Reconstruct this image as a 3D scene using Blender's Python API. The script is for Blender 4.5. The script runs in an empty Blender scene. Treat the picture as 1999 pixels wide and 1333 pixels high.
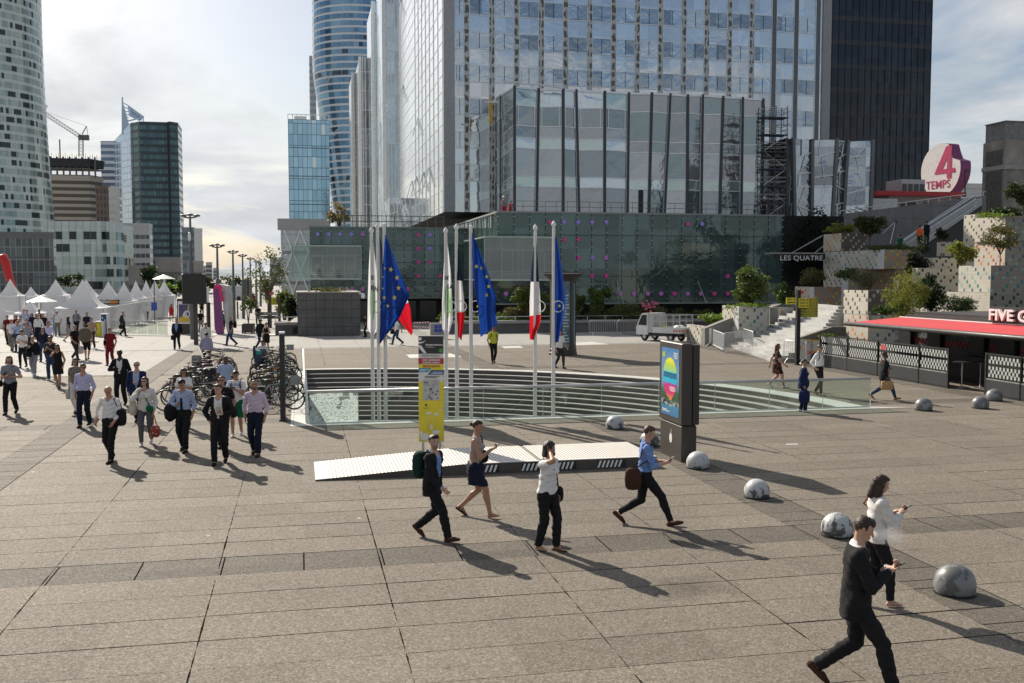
import bpy,math,random
import numpy as np
from mathutils import Vector,Matrix
from mathutils.geometry import tessellate_polygon
R=math.radians
random.seed(7)
scene=bpy.context.scene
C=scene.collection
# camera
FPX=1943.6
PITCH=math.atan(128.5/FPX)
CAMZ=4.2
cd=bpy.data.cameras.new('camera')
cam=bpy.data.objects.new('camera',cd)
C.objects.link(cam)
cd.sensor_width=36.0
cd.lens=35.0
cd.clip_start=0.1
cd.clip_end=9000
cam.location=(0,0,CAMZ)
cam.rotation_euler=(R(90)-PITCH,0,0)
scene.camera=cam
scene.view_settings.view_transform='Standard'
scene.view_settings.look='None'
scene.view_settings.gamma=1
scene.view_settings.use_curve_mapping=False
scene.view_settings.exposure=0.52
scene.cycles.max_bounces=8
scene.cycles.transparent_max_bounces=12
scene.cycles.sample_clamp_indirect=6
# sky and sun
SUN_EL,SUN_AZ=33.5,-35.0
w=bpy.data.worlds.new('World')
scene.world=w
w.use_nodes=True
nt=w.node_tree
nt.nodes.clear()
out=nt.nodes.new('ShaderNodeOutputWorld')
bg=nt.nodes.new('ShaderNodeBackground')
sky=nt.nodes.new('ShaderNodeTexSky')
sky.sky_type='NISHITA'
sky.sun_disc=False
sky.sun_elevation=R(SUN_EL)
sky.sun_rotation=R(SUN_AZ)
sky.altitude=100
sky.air_density=1.0
sky.dust_density=1.5
sky.ozone_density=1.2
tc=nt.nodes.new('ShaderNodeTexCoord')
sep=nt.nodes.new('ShaderNodeSeparateXYZ')
nt.links.new(tc.outputs['Generated'],sep.inputs[0])
def wm(op,a,b=None,c=None):
 n=nt.nodes.new('ShaderNodeMath');n.operation=op
 for i,v in enumerate((a,b,c)):
  if v is None:continue
  if isinstance(v,(int,float)):n.inputs[i].default_value=v
  else:nt.links.new(v,n.inputs[i])
 return n.outputs[0]
zz=wm('MAXIMUM',sep.outputs[2],0.0)
den=wm('ADD',zz,0.22)
cx_=wm('DIVIDE',sep.outputs[0],den)
cy_=wm('DIVIDE',sep.outputs[1],den)
comb=nt.nodes.new('ShaderNodeCombineXYZ')
nt.links.new(cx_,comb.inputs[0]);nt.links.new(cy_,comb.inputs[1]);comb.inputs[2].default_value=3.3
n1=nt.nodes.new('ShaderNodeTexNoise');n1.inputs['Scale'].default_value=1.15
n1.inputs['Detail'].default_value=7;n1.inputs['Roughness'].default_value=0.55;n1.inputs['Distortion'].default_value=0.5
nt.links.new(comb.outputs[0],n1.inputs['Vector'])
rp=nt.nodes.new('ShaderNodeValToRGB')
rp.color_ramp.elements[0].position=0.44;rp.color_ramp.elements[0].color=(0.04,0.04,0.04,1)
rp.color_ramp.elements[1].position=0.58;rp.color_ramp.elements[1].color=(1,1,1,1)
nt.links.new(n1.outputs[0],rp.inputs[0])
sd=Vector((math.sin(R(SUN_AZ))*math.cos(R(SUN_EL)),math.cos(R(SUN_AZ))*math.cos(R(SUN_EL)),math.sin(R(SUN_EL))))
dt=nt.nodes.new('ShaderNodeVectorMath');dt.operation='DOT_PRODUCT'
nt.links.new(tc.outputs['Generated'],dt.inputs[0]);dt.inputs[1].default_value=sd
toward=wm('POWER',wm('MAXIMUM',wm('ADD',wm('MULTIPLY',dt.outputs['Value'],0.5),0.5),0.0),2.0)
low=wm('POWER',wm('SUBTRACT',1.0,zz),2.5)
cb=wm('ADD',wm('ADD',5.5,wm('MULTIPLY',toward,2.0)),wm('MULTIPLY',low,1.3))
n2=nt.nodes.new('ShaderNodeTexNoise');n2.inputs['Scale'].default_value=2.1;n2.inputs['Detail'].default_value=5
nt.links.new(comb.outputs[0],n2.inputs['Vector'])
cb=wm('MULTIPLY',cb,wm('ADD',0.50,wm('MULTIPLY',n2.outputs[0],0.95)))
cc=nt.nodes.new('ShaderNodeCombineXYZ')
nt.links.new(wm('MULTIPLY',cb,0.975),cc.inputs[0]);nt.links.new(wm('MULTIPLY',cb,1.01),cc.inputs[1]);nt.links.new(wm('MULTIPLY',cb,1.05),cc.inputs[2])
mx=nt.nodes.new('ShaderNodeMix');mx.data_type='RGBA'
nt.links.new(wm('MINIMUM',wm('ADD',rp.outputs[0],wm('MULTIPLY',wm('POWER',wm('SUBTRACT',1.0,zz),9.0),0.55)),1.0),mx.inputs[0]);nt.links.new(sky.outputs[0],mx.inputs[6]);nt.links.new(cc.outputs[0],mx.inputs[7])
nt.links.new(mx.outputs[2],bg.inputs[0])
bg.inputs[1].default_value=0.064
nt.links.new(bg.outputs[0],out.inputs[0])
sl=bpy.data.lights.new('sun','SUN')
sl.energy=5.0
sl.angle=R(0.53)
sl.color=(1.0,0.91,0.78)
so=bpy.data.objects.new('sun',sl)
C.objects.link(so)
so.location=sd*60
so.rotation_euler=(-sd).to_track_quat('-Z','Y').to_euler()
# projection helpers (the photograph is 1999 x 1333)
TH=R(12.0)
cT,sT=math.cos(TH),math.sin(TH)
def ray(px,py):
 a=(px-999.5)/FPX;b=-(py-666.5)/FPX
 return Vector((a,math.cos(PITCH)+b*math.sin(PITCH),-math.sin(PITCH)+b*math.cos(PITCH)))
def at(px,py,Y):
 d=ray(px,py);return Vector((0,0,CAMZ))+d*(Y/d.y)
def G(px,py,z=0.0):
 d=ray(px,py);return Vector((0,0,CAMZ))+d*((z-CAMZ)/d.z)
def uv(p):return(p[0]*cT+p[1]*sT,-p[0]*sT+p[1]*cT)
def xy(u,v):return(u*cT-v*sT,u*sT+v*cT)
def hitV(px,py,v0):
 d=ray(px,py);k=v0/(-d.x*sT+d.y*cT);p=Vector((0,0,CAMZ))+d*k
 return uv(p)[0],p.z
def hitU(px,py,u0):
 d=ray(px,py);k=u0/(d.x*cT+d.y*sT);p=Vector((0,0,CAMZ))+d*k
 return uv(p)[1],p.z
 # materials
class NT:
 def __init__(s,name):
  s.m=bpy.data.materials.new(name);s.m.use_nodes=True
  s.t=s.m.node_tree;s.b=s.t.nodes['Principled BSDF'];s.o=s.t.nodes['Material Output']
  s.tc=None
 def n(s,typ,**kw):
  x=s.t.nodes.new(typ)
  for k,v in kw.items():setattr(x,k,v)
  return x
 def put(s,sock,v):
  if v is None:return
  if isinstance(v,bpy.types.NodeSocket):s.t.links.new(v,sock)
  else:
   if sock.type=='RGBA' and len(v)==3:v=(*v,1)
   sock.default_value=v
 def math(s,op,a,b=None,c=None,clamp=False):
  x=s.n('ShaderNodeMath',operation=op);x.use_clamp=clamp
  for i,v in enumerate((a,b,c)):s.put(x.inputs[i],v)
  return x.outputs[0]
 def obj(s):
  if not s.tc:s.tc=s.n('ShaderNodeTexCoord')
  return s.tc.outputs['Object']
 def xyz(s,v=None):
  x=s.n('ShaderNodeSeparateXYZ');s.put(x.inputs[0],v or s.obj());return x.outputs
 def comb(s,a,b,c=0.0):
  x=s.n('ShaderNodeCombineXYZ')
  for i,v in enumerate((a,b,c)):s.put(x.inputs[i],v)
  return x.outputs[0]
 def noise(s,scale,detail=3,rough=0.5,vec=None,dist=0.0):
  x=s.n('ShaderNodeTexNoise');s.put(x.inputs['Vector'],vec or s.obj())
  x.inputs['Scale'].default_value=scale;x.inputs['Detail'].default_value=detail
  x.inputs['Roughness'].default_value=rough;x.inputs['Distortion'].default_value=dist
  return x.outputs[0]
 def white(s,vec):
  x=s.n('ShaderNodeTexWhiteNoise',noise_dimensions='3D');s.put(x.inputs['Vector'],vec);return x.outputs['Value']
 def mix(s,f,a,b,typ='MIX'):
  x=s.n('ShaderNodeMix',data_type='RGBA',blend_type=typ)
  s.put(x.inputs[0],f);s.put(x.inputs[6],a);s.put(x.inputs[7],b);return x.outputs[2]
 def ramp(s,f,stops):
  x=s.n('ShaderNodeValToRGB');r=x.color_ramp
  while len(r.elements)<len(stops):r.elements.new(0.5)
  for e,(p,c)in zip(r.elements,stops):e.position=p;e.color=(*c,1)
  s.put(x.inputs[0],f);return x.outputs[0]
 def bump(s,h,strength,dist=0.02):
  x=s.n('ShaderNodeBump');x.inputs['Strength'].default_value=strength;x.inputs['Distance'].default_value=dist
  s.put(x.inputs['Height'],h);s.t.links.new(x.outputs[0],s.b.inputs['Normal'])
 def fin(s,col=None,rough=0.6,metal=0.0,spec=0.5):
  s.put(s.b.inputs['Base Color'],col);s.put(s.b.inputs['Roughness'],rough)
  s.put(s.b.inputs['Metallic'],metal);s.put(s.b.inputs['Specular IOR Level'],spec)
  return s.m
_mc={}
def M(col,rough=0.6,metal=0.0,var=0.12,sc=3.0,bump=0.0,spec=0.5,name='surface',bsc=None):
 """plain surface with mild mottling"""
 key=(tuple(col),rough,metal,var,sc,bump,spec,bsc)
 if key in _mc:return _mc[key]
 t=NT(name)
 lo=tuple(max(0,c*(1-var))for c in col);hi=tuple(min(1,c*(1+var))for c in col)
 n=t.noise(sc,5,0.6)
 c=t.mix(t.math('MULTIPLY_ADD',n,2.2,-0.6,clamp=True),lo,hi)
 if bump:t.bump(t.noise(bsc or sc*4,4,0.6),bump,0.02)
 rr=t.math('MULTIPLY_ADD',n,0.2,rough-0.1,clamp=True)
 m=t.fin(c,rr,metal,spec);_mc[key]=m
 return m
def emis(col,s=1.0):
 t=NT('glow');t.put(t.b.inputs['Base Color'],col);t.put(t.b.inputs['Emission Color'],col)
 t.b.inputs['Emission Strength'].default_value=s;return t.m
def reflective(name,tint,metal=0.9,rough=0.05,wob=0.25,wsc=0.6,panel=None,pvar=0.25,spec=0.6):
 """mirror-like facade glass: each pane slightly out of true, so reflections break"""
 t=NT(name);c=tint
 x,y,z=t.xyz()
 if panel:
  cell=t.comb(t.math('FLOOR',t.math('DIVIDE',t.math('ADD',x,y),panel[0])),t.math('FLOOR',t.math('DIVIDE',z,panel[1])),1.5)
  w_=t.white(cell)
  f=t.math('MULTIPLY_ADD',w_,2*pvar,1-pvar)
  c=t.mix(1.0,tint,t.comb(f,f,f),'MULTIPLY')
 t.bump(t.noise(wsc,3,0.5,dist=0.8),wob,0.15)
 return t.fin(c,rough,metal,spec)
def clear_glass(name,tint=(0.75,0.9,0.86),refl=0.10,rough=0.03):
 t=NT(name);nt_=t.t
 tr=t.n('ShaderNodeBsdfTransparent');tr.inputs[0].default_value=(*tint,1)
 gl=t.n('ShaderNodeBsdfGlossy');gl.inputs['Roughness'].default_value=rough
 lw=t.n('ShaderNodeLayerWeight');lw.inputs[0].default_value=0.25
 f=t.math('MULTIPLY_ADD',lw.outputs['Fresnel'],0.8,refl,clamp=True)
 ms=t.n('ShaderNodeMixShader');t.put(ms.inputs[0],f)
 nt_.links.new(tr.outputs[0],ms.inputs[1]);nt_.links.new(gl.outputs[0],ms.inputs[2])
 nt_.links.new(ms.outputs[0],t.o.inputs[0]);return t.m
def facade(name,cw,fh,wa,wb,spandrel,spf=0.35,frame=None,lw_=0.06,dark=None,pdark=0.2,metal=0.6,rough=0.12,hl=True):
 """window grid: cells cw wide on floors fh high, spandrel band spf of the floor, some panes dark"""
 t=NT(name);x,y,z=t.xyz()
 s_=t.math('ADD',x,y)
 su=t.math('DIVIDE',s_,cw);zu=t.math('DIVIDE',z,fh)
 ci,cj=t.math('FLOOR',su),t.math('FLOOR',zu)
 fi,fj=t.math('FRACT',su),t.math('FRACT',zu)
 r1=t.white(t.comb(ci,cj,3.1));r2=t.white(t.comb(t.math('FLOOR',t.math('MULTIPLY',ci,0.34)),cj,9.7))
 col=t.mix(r1,wa,wb)
 if dark is not None:
  isd=t.math('LESS_THAN',t.math('ADD',t.math('MULTIPLY',r1,0.45),t.math('MULTIPLY',r2,0.55)),pdark)
  col=t.mix(isd,col,dark)
 iss=t.math('LESS_THAN',fj,spf)
 col=t.mix(iss,col,spandrel)
 if frame is not None:
  e=t.math('LESS_THAN',fi,lw_/cw)
  if hl:e=t.math('MAXIMUM',e,t.math('LESS_THAN',fj,lw_/fh))
  col=t.mix(e,col,frame)
  iss=t.math('MAXIMUM',iss,e)
 t.bump(t.math('ADD',t.noise(0.35,2),t.math('MULTIPLY',r1,0.25)),0.12,0.2)
 mt=t.math('MULTIPLY',t.math('SUBTRACT',1.0,iss),metal)
 rg=t.math('MULTIPLY_ADD',iss,0.45,rough)
 return t.fin(col,rg,mt,0.5)
 # mesh builder
class MB:
 def __init__(s):s.v=[];s.f=[];s.mi=[];s.cm=0
 def mat(s,i):s.cm=i;return s
 def add(s,vs,fs):
  o=len(s.v);s.v+=[tuple(p)for p in vs]
  for f in fs:s.f.append(tuple(o+i for i in f));s.mi.append(s.cm)
  return s
 def quad(s,*p):return s.add(p,[tuple(range(len(p)))])
 def box(s,x0,x1,y0,y1,z0,z1):
  v=[(x,y,z)for x in(x0,x1)for y in(y0,y1)for z in(z0,z1)]
  return s.add(v,[(0,1,3,2),(4,6,7,5),(0,4,5,1),(2,3,7,6),(0,2,6,4),(1,5,7,3)])
 def bev(s,x0,x1,y0,y1,z0,z1,b=0.02):
  """box with chamfered vertical and top edges"""
  pl=[(x0+b,y0),(x1-b,y0),(x1,y0+b),(x1,y1-b),(x1-b,y1),(x0+b,y1),(x0,y1-b),(x0,y0+b)]
  cx,cy=(x0+x1)/2,(y0+y1)/2
  def ins(p):return(p[0]+(b if p[0]<cx else-b),p[1]+(b if p[1]<cy else-b))
  vs=[(*p,z0)for p in pl]+[(*p,z1-b)for p in pl]+[(*ins(p),z1)for p in pl]
  fs=[tuple(range(7,-1,-1)),tuple(range(16,24))]
  for L in(0,8):
   for i in range(8):j=(i+1)%8;fs.append((L+i,L+j,L+8+j,L+8+i))
  return s.add(vs,fs)
 def obox(s,c,ax,ay,az,hx,hy,hz):
  c,ax,ay,az=Vector(c),Vector(ax).normalized(),Vector(ay).normalized(),Vector(az).normalized()
  v=[c+ax*(i*hx)+ay*(j*hy)+az*(k*hz)for i in(-1,1)for j in(-1,1)for k in(-1,1)]
  return s.add(v,[(0,1,3,2),(4,6,7,5),(0,4,5,1),(2,3,7,6),(0,2,6,4),(1,5,7,3)])
 def bar(s,a,b,w,t=None):
  a,b=Vector(a),Vector(b);d=(b-a)
  if d.length<1e-6:return s
  up=Vector((0,0,1))if abs(d.normalized().z)<0.95 else Vector((1,0,0))
  sx=d.cross(up).normalized();sy=sx.cross(d).normalized()
  return s.obox((a+b)/2,d,sx,sy,d.length/2,w/2,(t or w)/2)
 def tube(s,pts,r,n=6,closed=False,caps=True):
  pts=[Vector(p)for p in pts];m=len(pts);rs=r if isinstance(r,(list,tuple))else[r]*m
  vs=[];prev=None
  for i,p in enumerate(pts):
   if closed:d=pts[(i+1)%m]-pts[i-1]
   else:d=pts[min(i+1,m-1)]-pts[max(i-1,0)]
   d.normalize()
   if prev is None:
    up=Vector((0,0,1))if abs(d.z)<0.9 else Vector((1,0,0));sx=d.cross(up).normalized()
   else:sx=(prev-d*prev.dot(d)).normalized()
   prev=sx;sy=d.cross(sx)
   for k in range(n):
    a=2*math.pi*k/n;vs.append(p+(sx*math.cos(a)+sy*math.sin(a))*rs[i])
  fs=[]
  for i in range(m if closed else m-1):
   j=(i+1)%m
   for k in range(n):l=(k+1)%n;fs.append((i*n+k,i*n+l,j*n+l,j*n+k))
  if caps and not closed:fs+=[tuple(range(n-1,-1,-1)),tuple((m-1)*n+k for k in range(n))]
  return s.add(vs,fs)
 def lathe(s,prof,n=16,c=(0,0,0),cap=True,sx=1,sy=1):
  vs=[(c[0]+r*sx*math.cos(2*math.pi*k/n),c[1]+r*sy*math.sin(2*math.pi*k/n),c[2]+z)for r,z in prof for k in range(n)]
  fs=[]
  for i in range(len(prof)-1):
   for k in range(n):l=(k+1)%n;fs.append((i*n+k,i*n+l,(i+1)*n+l,(i+1)*n+k))
  if cap:fs+=[tuple(range(n-1,-1,-1)),tuple((len(prof)-1)*n+k for k in range(n))]
  return s.add(vs,fs)
 def prism(s,poly,z0,z1,top=True,bot=True):
  n=len(poly);vs=[(*p,z0)for p in poly]+[(*p,z1)for p in poly]
  fs=[(i,(i+1)%n,n+(i+1)%n,n+i)for i in range(n)]
  if top:fs.append(tuple(range(n,2*n)))
  if bot:fs.append(tuple(range(n-1,-1,-1)))
  return s.add(vs,fs)
 def slab(s,poly3,off):
  """polygon given by 3D points, thickened by the vector off"""
  n=len(poly3);o=Vector(off);p=[Vector(q)for q in poly3]
  vs=p+[q+o for q in p]
  fs=[tuple(range(n-1,-1,-1)),tuple(range(n,2*n))]+[(i,(i+1)%n,n+(i+1)%n,n+i)for i in range(n)]
  return s.add(vs,fs)
 def blob(s,c,r,n=10,e=0.8):
  def se(x,p):return math.copysign(abs(x)**p,x)
  vs=[];fs=[]
  for i in range(n+1):
   th=-math.pi/2+math.pi*i/n
   for k in range(2*n):
    ph=math.pi*k/n
    vs.append((c[0]+r[0]*se(math.cos(th),e)*se(math.cos(ph),e),c[1]+r[1]*se(math.cos(th),e)*se(math.sin(ph),e),c[2]+r[2]*se(math.sin(th),e)))
  for i in range(n):
   for k in range(2*n):l=(k+1)%(2*n);fs.append((i*2*n+k,i*2*n+l,(i+1)*2*n+l,(i+1)*2*n+k))
  return s.add(vs,fs)
 def torus(s,c,ax,Rr,r,n=24,m=6,a0=0,a1=360):
  ax=Vector(ax).normalized();up=Vector((0,0,1))if abs(ax.z)<0.9 else Vector((1,0,0))
  e1=ax.cross(up).normalized();e2=ax.cross(e1)
  full=a1-a0>=360
  pts=[Vector(c)+(e1*math.cos(R(a0+(a1-a0)*i/n))+e2*math.sin(R(a0+(a1-a0)*i/n)))*Rr for i in range(n if full else n+1)]
  return s.tube(pts,r,m,closed=full)
 def build(s,name,mats,parent=None,off=(0,0,0),smooth=False,shift=None):
  me=bpy.data.meshes.new(name)
  o_=OFF.get(parent.name,(0,0,0))if(parent is not None and parent.name in OFF)else off
  vs=[(x-o_[0],y-o_[1],z-o_[2])for x,y,z in s.v]
  me.from_pydata(vs,[],s.f)
  if not isinstance(mats,(list,tuple)):mats=[mats]
  for m in mats:me.materials.append(m)
  if len(mats)>1:me.polygons.foreach_set('material_index',[min(i,len(mats)-1)for i in s.mi])
  if smooth:
   me.polygons.foreach_set('use_smooth',[True]*len(me.polygons))
   if smooth=='auto':
    try:me.set_sharp_from_angle(angle=R(40))
    except Exception:pass
  me.update();me.validate()
  o=bpy.data.objects.new(name,me);C.objects.link(o)
  if parent is not None:o.parent=parent;OFF[o.name]=o_
  return o
OFF={}
def tag(o,label=None,cat=None,group=None,kind=None):
 if label:o['label']=label
 if cat:o['category']=cat
 if group:o['group']=group
 if kind:o['kind']=kind
 return o
def thing(name,label,cat,org=(0,0,0),grid=True,rot=0.0,group=None,kind=None):
 """Empty at the base of a thing. grid=True: coordinates are the plaza grid (u, v, z); else world x, y, z"""
 o=bpy.data.objects.new(name,None);C.objects.link(o);o.empty_display_size=0.3
 if grid:
  x,y=xy(org[0],org[1]);o.location=(x,y,org[2]);o.rotation_euler=(0,0,TH);OFF[o.name]=tuple(org)
 else:
  o.location=org;o.rotation_euler=(0,0,rot);OFF[o.name]=tuple(org)if not rot else(0,0,0)
 return tag(o,label,cat,group,kind)
def local(name,label,cat,loc,rot=0.0,group=None):
 """Empty whose parts are written in its own local coordinates"""
 o=bpy.data.objects.new(name,None);C.objects.link(o)
 o.location=loc;o.rotation_euler=(0,0,rot);OFF[o.name]=(0,0,0)
 return tag(o,label,cat,group)
def solo(mb,name,mat,label,cat,loc=(0,0,0),rot=0.0,group=None,smooth=False,kind=None):
 o=mb.build(name,mat,smooth=smooth);o.location=loc;o.rotation_euler=(0,0,rot)
 return tag(o,label,cat,group,kind)
def copy_tree(o,parent=None):
 c=o.copy();C.objects.link(c);OFF[c.name]=OFF.get(o.name,(0,0,0))
 if parent is not None:c.parent=parent
 for ch in[x for x in bpy.data.objects if x.parent==o]:copy_tree(ch,c)
 return c
def text(s,size,mtx,mat,parent=None,name='lettering',ext=0.004,align='LEFT',bold=0.0,sx=1.0,label=None):
 cu=bpy.data.curves.new(name,'FONT');cu.body=s;cu.size=size;cu.extrude=ext;cu.align_x=align;cu.offset=bold
 cu.resolution_u=3
 t=bpy.data.objects.new('tmp',cu);C.objects.link(t)
 bpy.context.view_layer.update()
 me=bpy.data.meshes.new_from_object(t.evaluated_get(bpy.context.evaluated_depsgraph_get()))
 bpy.data.objects.remove(t);bpy.data.curves.remove(cu)
 me.transform(Matrix.Diagonal((sx,1,1,1)));me.transform(mtx)
 if parent is not None:
  of=OFF.get(parent.name,(0,0,0));me.transform(Matrix.Translation((-of[0],-of[1],-of[2])))
 me.materials.clear();me.materials.append(mat)
 o=bpy.data.objects.new(name,me);C.objects.link(o)
 if parent is not None:o.parent=parent
 if label:o['label']=label
 return o
def TM(loc,xdir,ydir=(0,0,1)):
 """matrix putting text x along xdir and text y along ydir at loc"""
 x=Vector(xdir).normalized();y=Vector(ydir).normalized();z=x.cross(y)
 m=Matrix((x,y,z)).transposed().to_4x4();m.translation=Vector(loc);return m
m_white=M((0.78,0.78,0.76),0.45,var=0.06)
m_metal=M((0.50,0.51,0.52),0.32,0.85,var=0.15,name='metal')
m_galv=M((0.62,0.63,0.64),0.38,0.6,var=0.15,name='galvanised_metal')
m_dark=M((0.025,0.026,0.028),0.45,name='dark_paint')
m_brown=M((0.060,0.052,0.045),0.42,0.2,name='brown_paint')
m_black=M((0.012,0.012,0.013),0.5,name='black_paint')
m_conc=M((0.235,0.225,0.210),0.85,var=0.30,sc=1.2,bump=0.25,bsc=9,name='concrete')
m_concd=M((0.13,0.125,0.12),0.88,var=0.30,sc=0.8,bump=0.3,bsc=9,name='weathered_concrete')
m_rail_glass=clear_glass('clear_glass',(0.86,0.93,0.905),0.05)
m_steel=M((0.55,0.55,0.54),0.35,0.25,var=0.08,name='brushed_steel')
# plaza ground
U0,V0,RS=0.22,28.7,16.6
U1s,V1s,PER,BW,CW,RH=8.0,14.3,14.7,0.9,2.3,0.8625
def plaza_mat():
 t=NT('paving');x,y,z=t.xyz()
 pu=t.math('FLOORED_MODULO',t.math('SUBTRACT',x,U1s),PER);pv=t.math('FLOORED_MODULO',t.math('SUBTRACT',y,V1s),PER)
 su=t.math('LESS_THAN',pu,BW);sv=t.math('LESS_THAN',pv,BW)
 strip=t.math('MAXIMUM',su,sv)
 jn=t.math('MULTIPLY',t.math('SUBTRACT',t.noise(3.0,3,0.6),0.5),0.035)
 a=t.math('DIVIDE',t.math('SUBTRACT',pu,BW),CW);b=t.math('DIVIDE',t.math('SUBTRACT',pv,BW),RH)
 fa=t.math('FRACT',a);fb=t.math('FRACT',b)
 da=t.math('MULTIPLY',t.math('PINGPONG',a,0.5),CW);db=t.math('MULTIPLY',t.math('PINGPONG',b,0.5),RH)
 da=t.math('ABSOLUTE',t.math('ADD',da,jn));db=t.math('ABSOLUTE',t.math('ADD',db,t.math('MULTIPLY',jn,0.6)))
 cell=t.comb(t.math('FLOOR',t.math('DIVIDE',x,CW)),t.math('FLOOR',b),t.math('FLOOR',t.math('DIVIDE',y,PER)))
 rnd=t.white(cell)
 js=t.math('MULTIPLY_ADD',t.noise(0.45,2),1.6,-0.25,clamp=True)
 wj=t.math('MULTIPLY_ADD',js,0.006,0.0035)
 rj=t.white(t.comb(t.math('FLOOR',t.math('ADD',b,0.5)),t.math('FLOOR',a),5.5));rj2=t.white(t.comb(t.math('FLOOR',t.math('ADD',a,0.5)),t.math('FLOOR',t.math('DIVIDE',y,2.6)),8.5))
 ja=t.math('MULTIPLY',t.math('LESS_THAN',da,t.math('MULTIPLY',wj,t.math('MULTIPLY_ADD',rj2,1.0,0.35))),t.math('SUBTRACT',1.0,su))
 jb=t.math('MULTIPLY',t.math('LESS_THAN',db,t.math('MULTIPLY',wj,t.math('MULTIPLY_ADD',rj,2.0,0.3))),t.math('SUBTRACT',1.0,sv))
 c1=t.math('MULTIPLY',t.math('PINGPONG',t.math('DIVIDE',x,1.15),0.5),1.15)
 c2=t.math('MULTIPLY',t.math('PINGPONG',t.math('DIVIDE',y,1.72),0.5),1.72)
 jc=t.math('MULTIPLY',t.math('LESS_THAN',c1,0.011),sv);jd=t.math('MULTIPLY',t.math('LESS_THAN',c2,0.013),su)
 e1=t.math('LESS_THAN',t.math('ABSOLUTE',t.math('SUBTRACT',pu,BW)),0.011);e2=t.math('LESS_THAN',t.math('ABSOLUTE',t.math('SUBTRACT',pv,BW)),0.011)
 joint=ja
 for q in(jb,jc,jd,e1,e2):joint=t.math('MAXIMUM',joint,q)
 vo=t.n('ShaderNodeTexVoronoi');t.put(vo.inputs['Vector'],t.obj());vo.inputs['Scale'].default_value=46
 g1=t.n('ShaderNodeSeparateColor');t.put(g1.inputs[0],vo.outputs['Color'])
 vo2=t.n('ShaderNodeTexVoronoi');t.put(vo2.inputs['Vector'],t.obj());vo2.inputs['Scale'].default_value=120
 g2=t.n('ShaderNodeSeparateColor');t.put(g2.inputs[0],vo2.outputs['Color'])
 grain=t.math('ADD',t.math('MULTIPLY',g1.outputs[0],0.6),t.math('MULTIPLY',g2.outputs[1],0.4))
 col=t.ramp(grain,[(0.0,(0.080,0.068,0.054)),(0.35,(0.146,0.126,0.101)),(0.62,(0.187,0.163,0.133)),(0.85,(0.250,0.220,0.181)),(1.0,(0.38,0.345,0.29))])
 slabv=t.math('MULTIPLY_ADD',rnd,0.20,0.90)
 st=t.noise(0.16,6,0.65);st2=t.noise(1.1,6,0.7)
 wear=t.math('MULTIPLY',slabv,t.math('MULTIPLY',t.math('MULTIPLY_ADD',st,0.44,0.78),t.math('MULTIPLY_ADD',st2,0.30,0.85)))
 dpx,dpy=uv(G(1352,1146))
 dd=t.math('SQRT',t.math('ADD',t.math('POWER',t.math('DIVIDE',t.math('SUBTRACT',x,dpx),0.62),2.0),t.math('POWER',t.math('DIVIDE',t.math('SUBTRACT',y,dpy),0.5),2.0)))
 dd=t.math('ADD',dd,t.math('MULTIPLY',t.math('SUBTRACT',t.noise(2.2,5,0.7),0.5),1.6))
 damp=t.math('MULTIPLY',t.math('SUBTRACT',1.25,dd,clamp=True),0.42)
 wear=t.math('MULTIPLY',wear,t.math('SUBTRACT',1.0,damp))
 col=t.mix(1.0,col,t.comb(wear,wear,wear),'MULTIPLY')
 pale=t.math('MULTIPLY',t.math('GREATER_THAN',y,V1s+2*PER+BW),t.math('LESS_THAN',x,U1s-PER))
 pale2=t.math('GREATER_THAN',y,V1s+3*PER)
 pale=t.math('MAXIMUM',pale,pale2)
 pn=t.math('MULTIPLY_ADD',t.math('MULTIPLY',wear,grain),0.26,0.20)
 col=t.mix(pale,col,t.comb(pn,t.math('MULTIPLY',pn,0.965),t.math('MULTIPLY',pn,0.90)))
 dk=t.mix(1.0,col,(0.66,0.67,0.69),'MULTIPLY')
 col=t.mix(strip,col,dk)
 vg=t.n('ShaderNodeTexVoronoi');t.put(vg.inputs['Vector'],t.obj());vg.inputs['Scale'].default_value=0.9
 sp=t.math('MULTIPLY',t.math('LESS_THAN',vg.outputs['Distance'],0.035),0.55)
 gc=t.n('ShaderNodeSeparateColor');t.put(gc.inputs[0],vg.outputs['Color'])
 sc_=t.math('GREATER_THAN',gc.outputs[0],0.6)
 col=t.mix(sp,col,t.mix(sc_,(0.07,0.065,0.06),(0.62,0.60,0.56)))
 col=t.mix(t.math('MULTIPLY',joint,t.math('MULTIPLY_ADD',js,0.1,0.9)),col,(0.010,0.009,0.008))
 h=t.math('SUBTRACT',t.math('MULTIPLY',grain,0.35),joint)
 t.bump(h,0.45,0.008)
 return t.fin(col,t.math('MULTIPLY_ADD',grain,-0.12,0.85),0,t.math('MULTIPLY',t.math('SUBTRACT',1.0,joint),0.2))
m_plaza=plaza_mat()
NA=48
arc=[(U0+RS*math.cos(math.pi/2*i/NA),V0+RS*math.sin(math.pi/2*i/NA))for i in range(NA+1)]
hole=[(U0,V0)]+arc
mb=MB()
outer=[(-2500,-60),(2500,-60),(2500,4200),(-2500,4200)]
tri=tessellate_polygon([[Vector((*p,0))for p in outer],[Vector((*p,0))for p in hole[::-1]]])
allp=outer+hole[::-1]
mb.add([(*p,0)for p in allp],[tuple(t_)for t_ in tri])
g=mb.build('ground',m_plaza)
me=g.data
for p in me.polygons:
 pass
g.rotation_euler=(0,0,TH)
tag(g,'exposed aggregate slab paving of the plaza with darker bands','ground',kind='structure')
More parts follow.
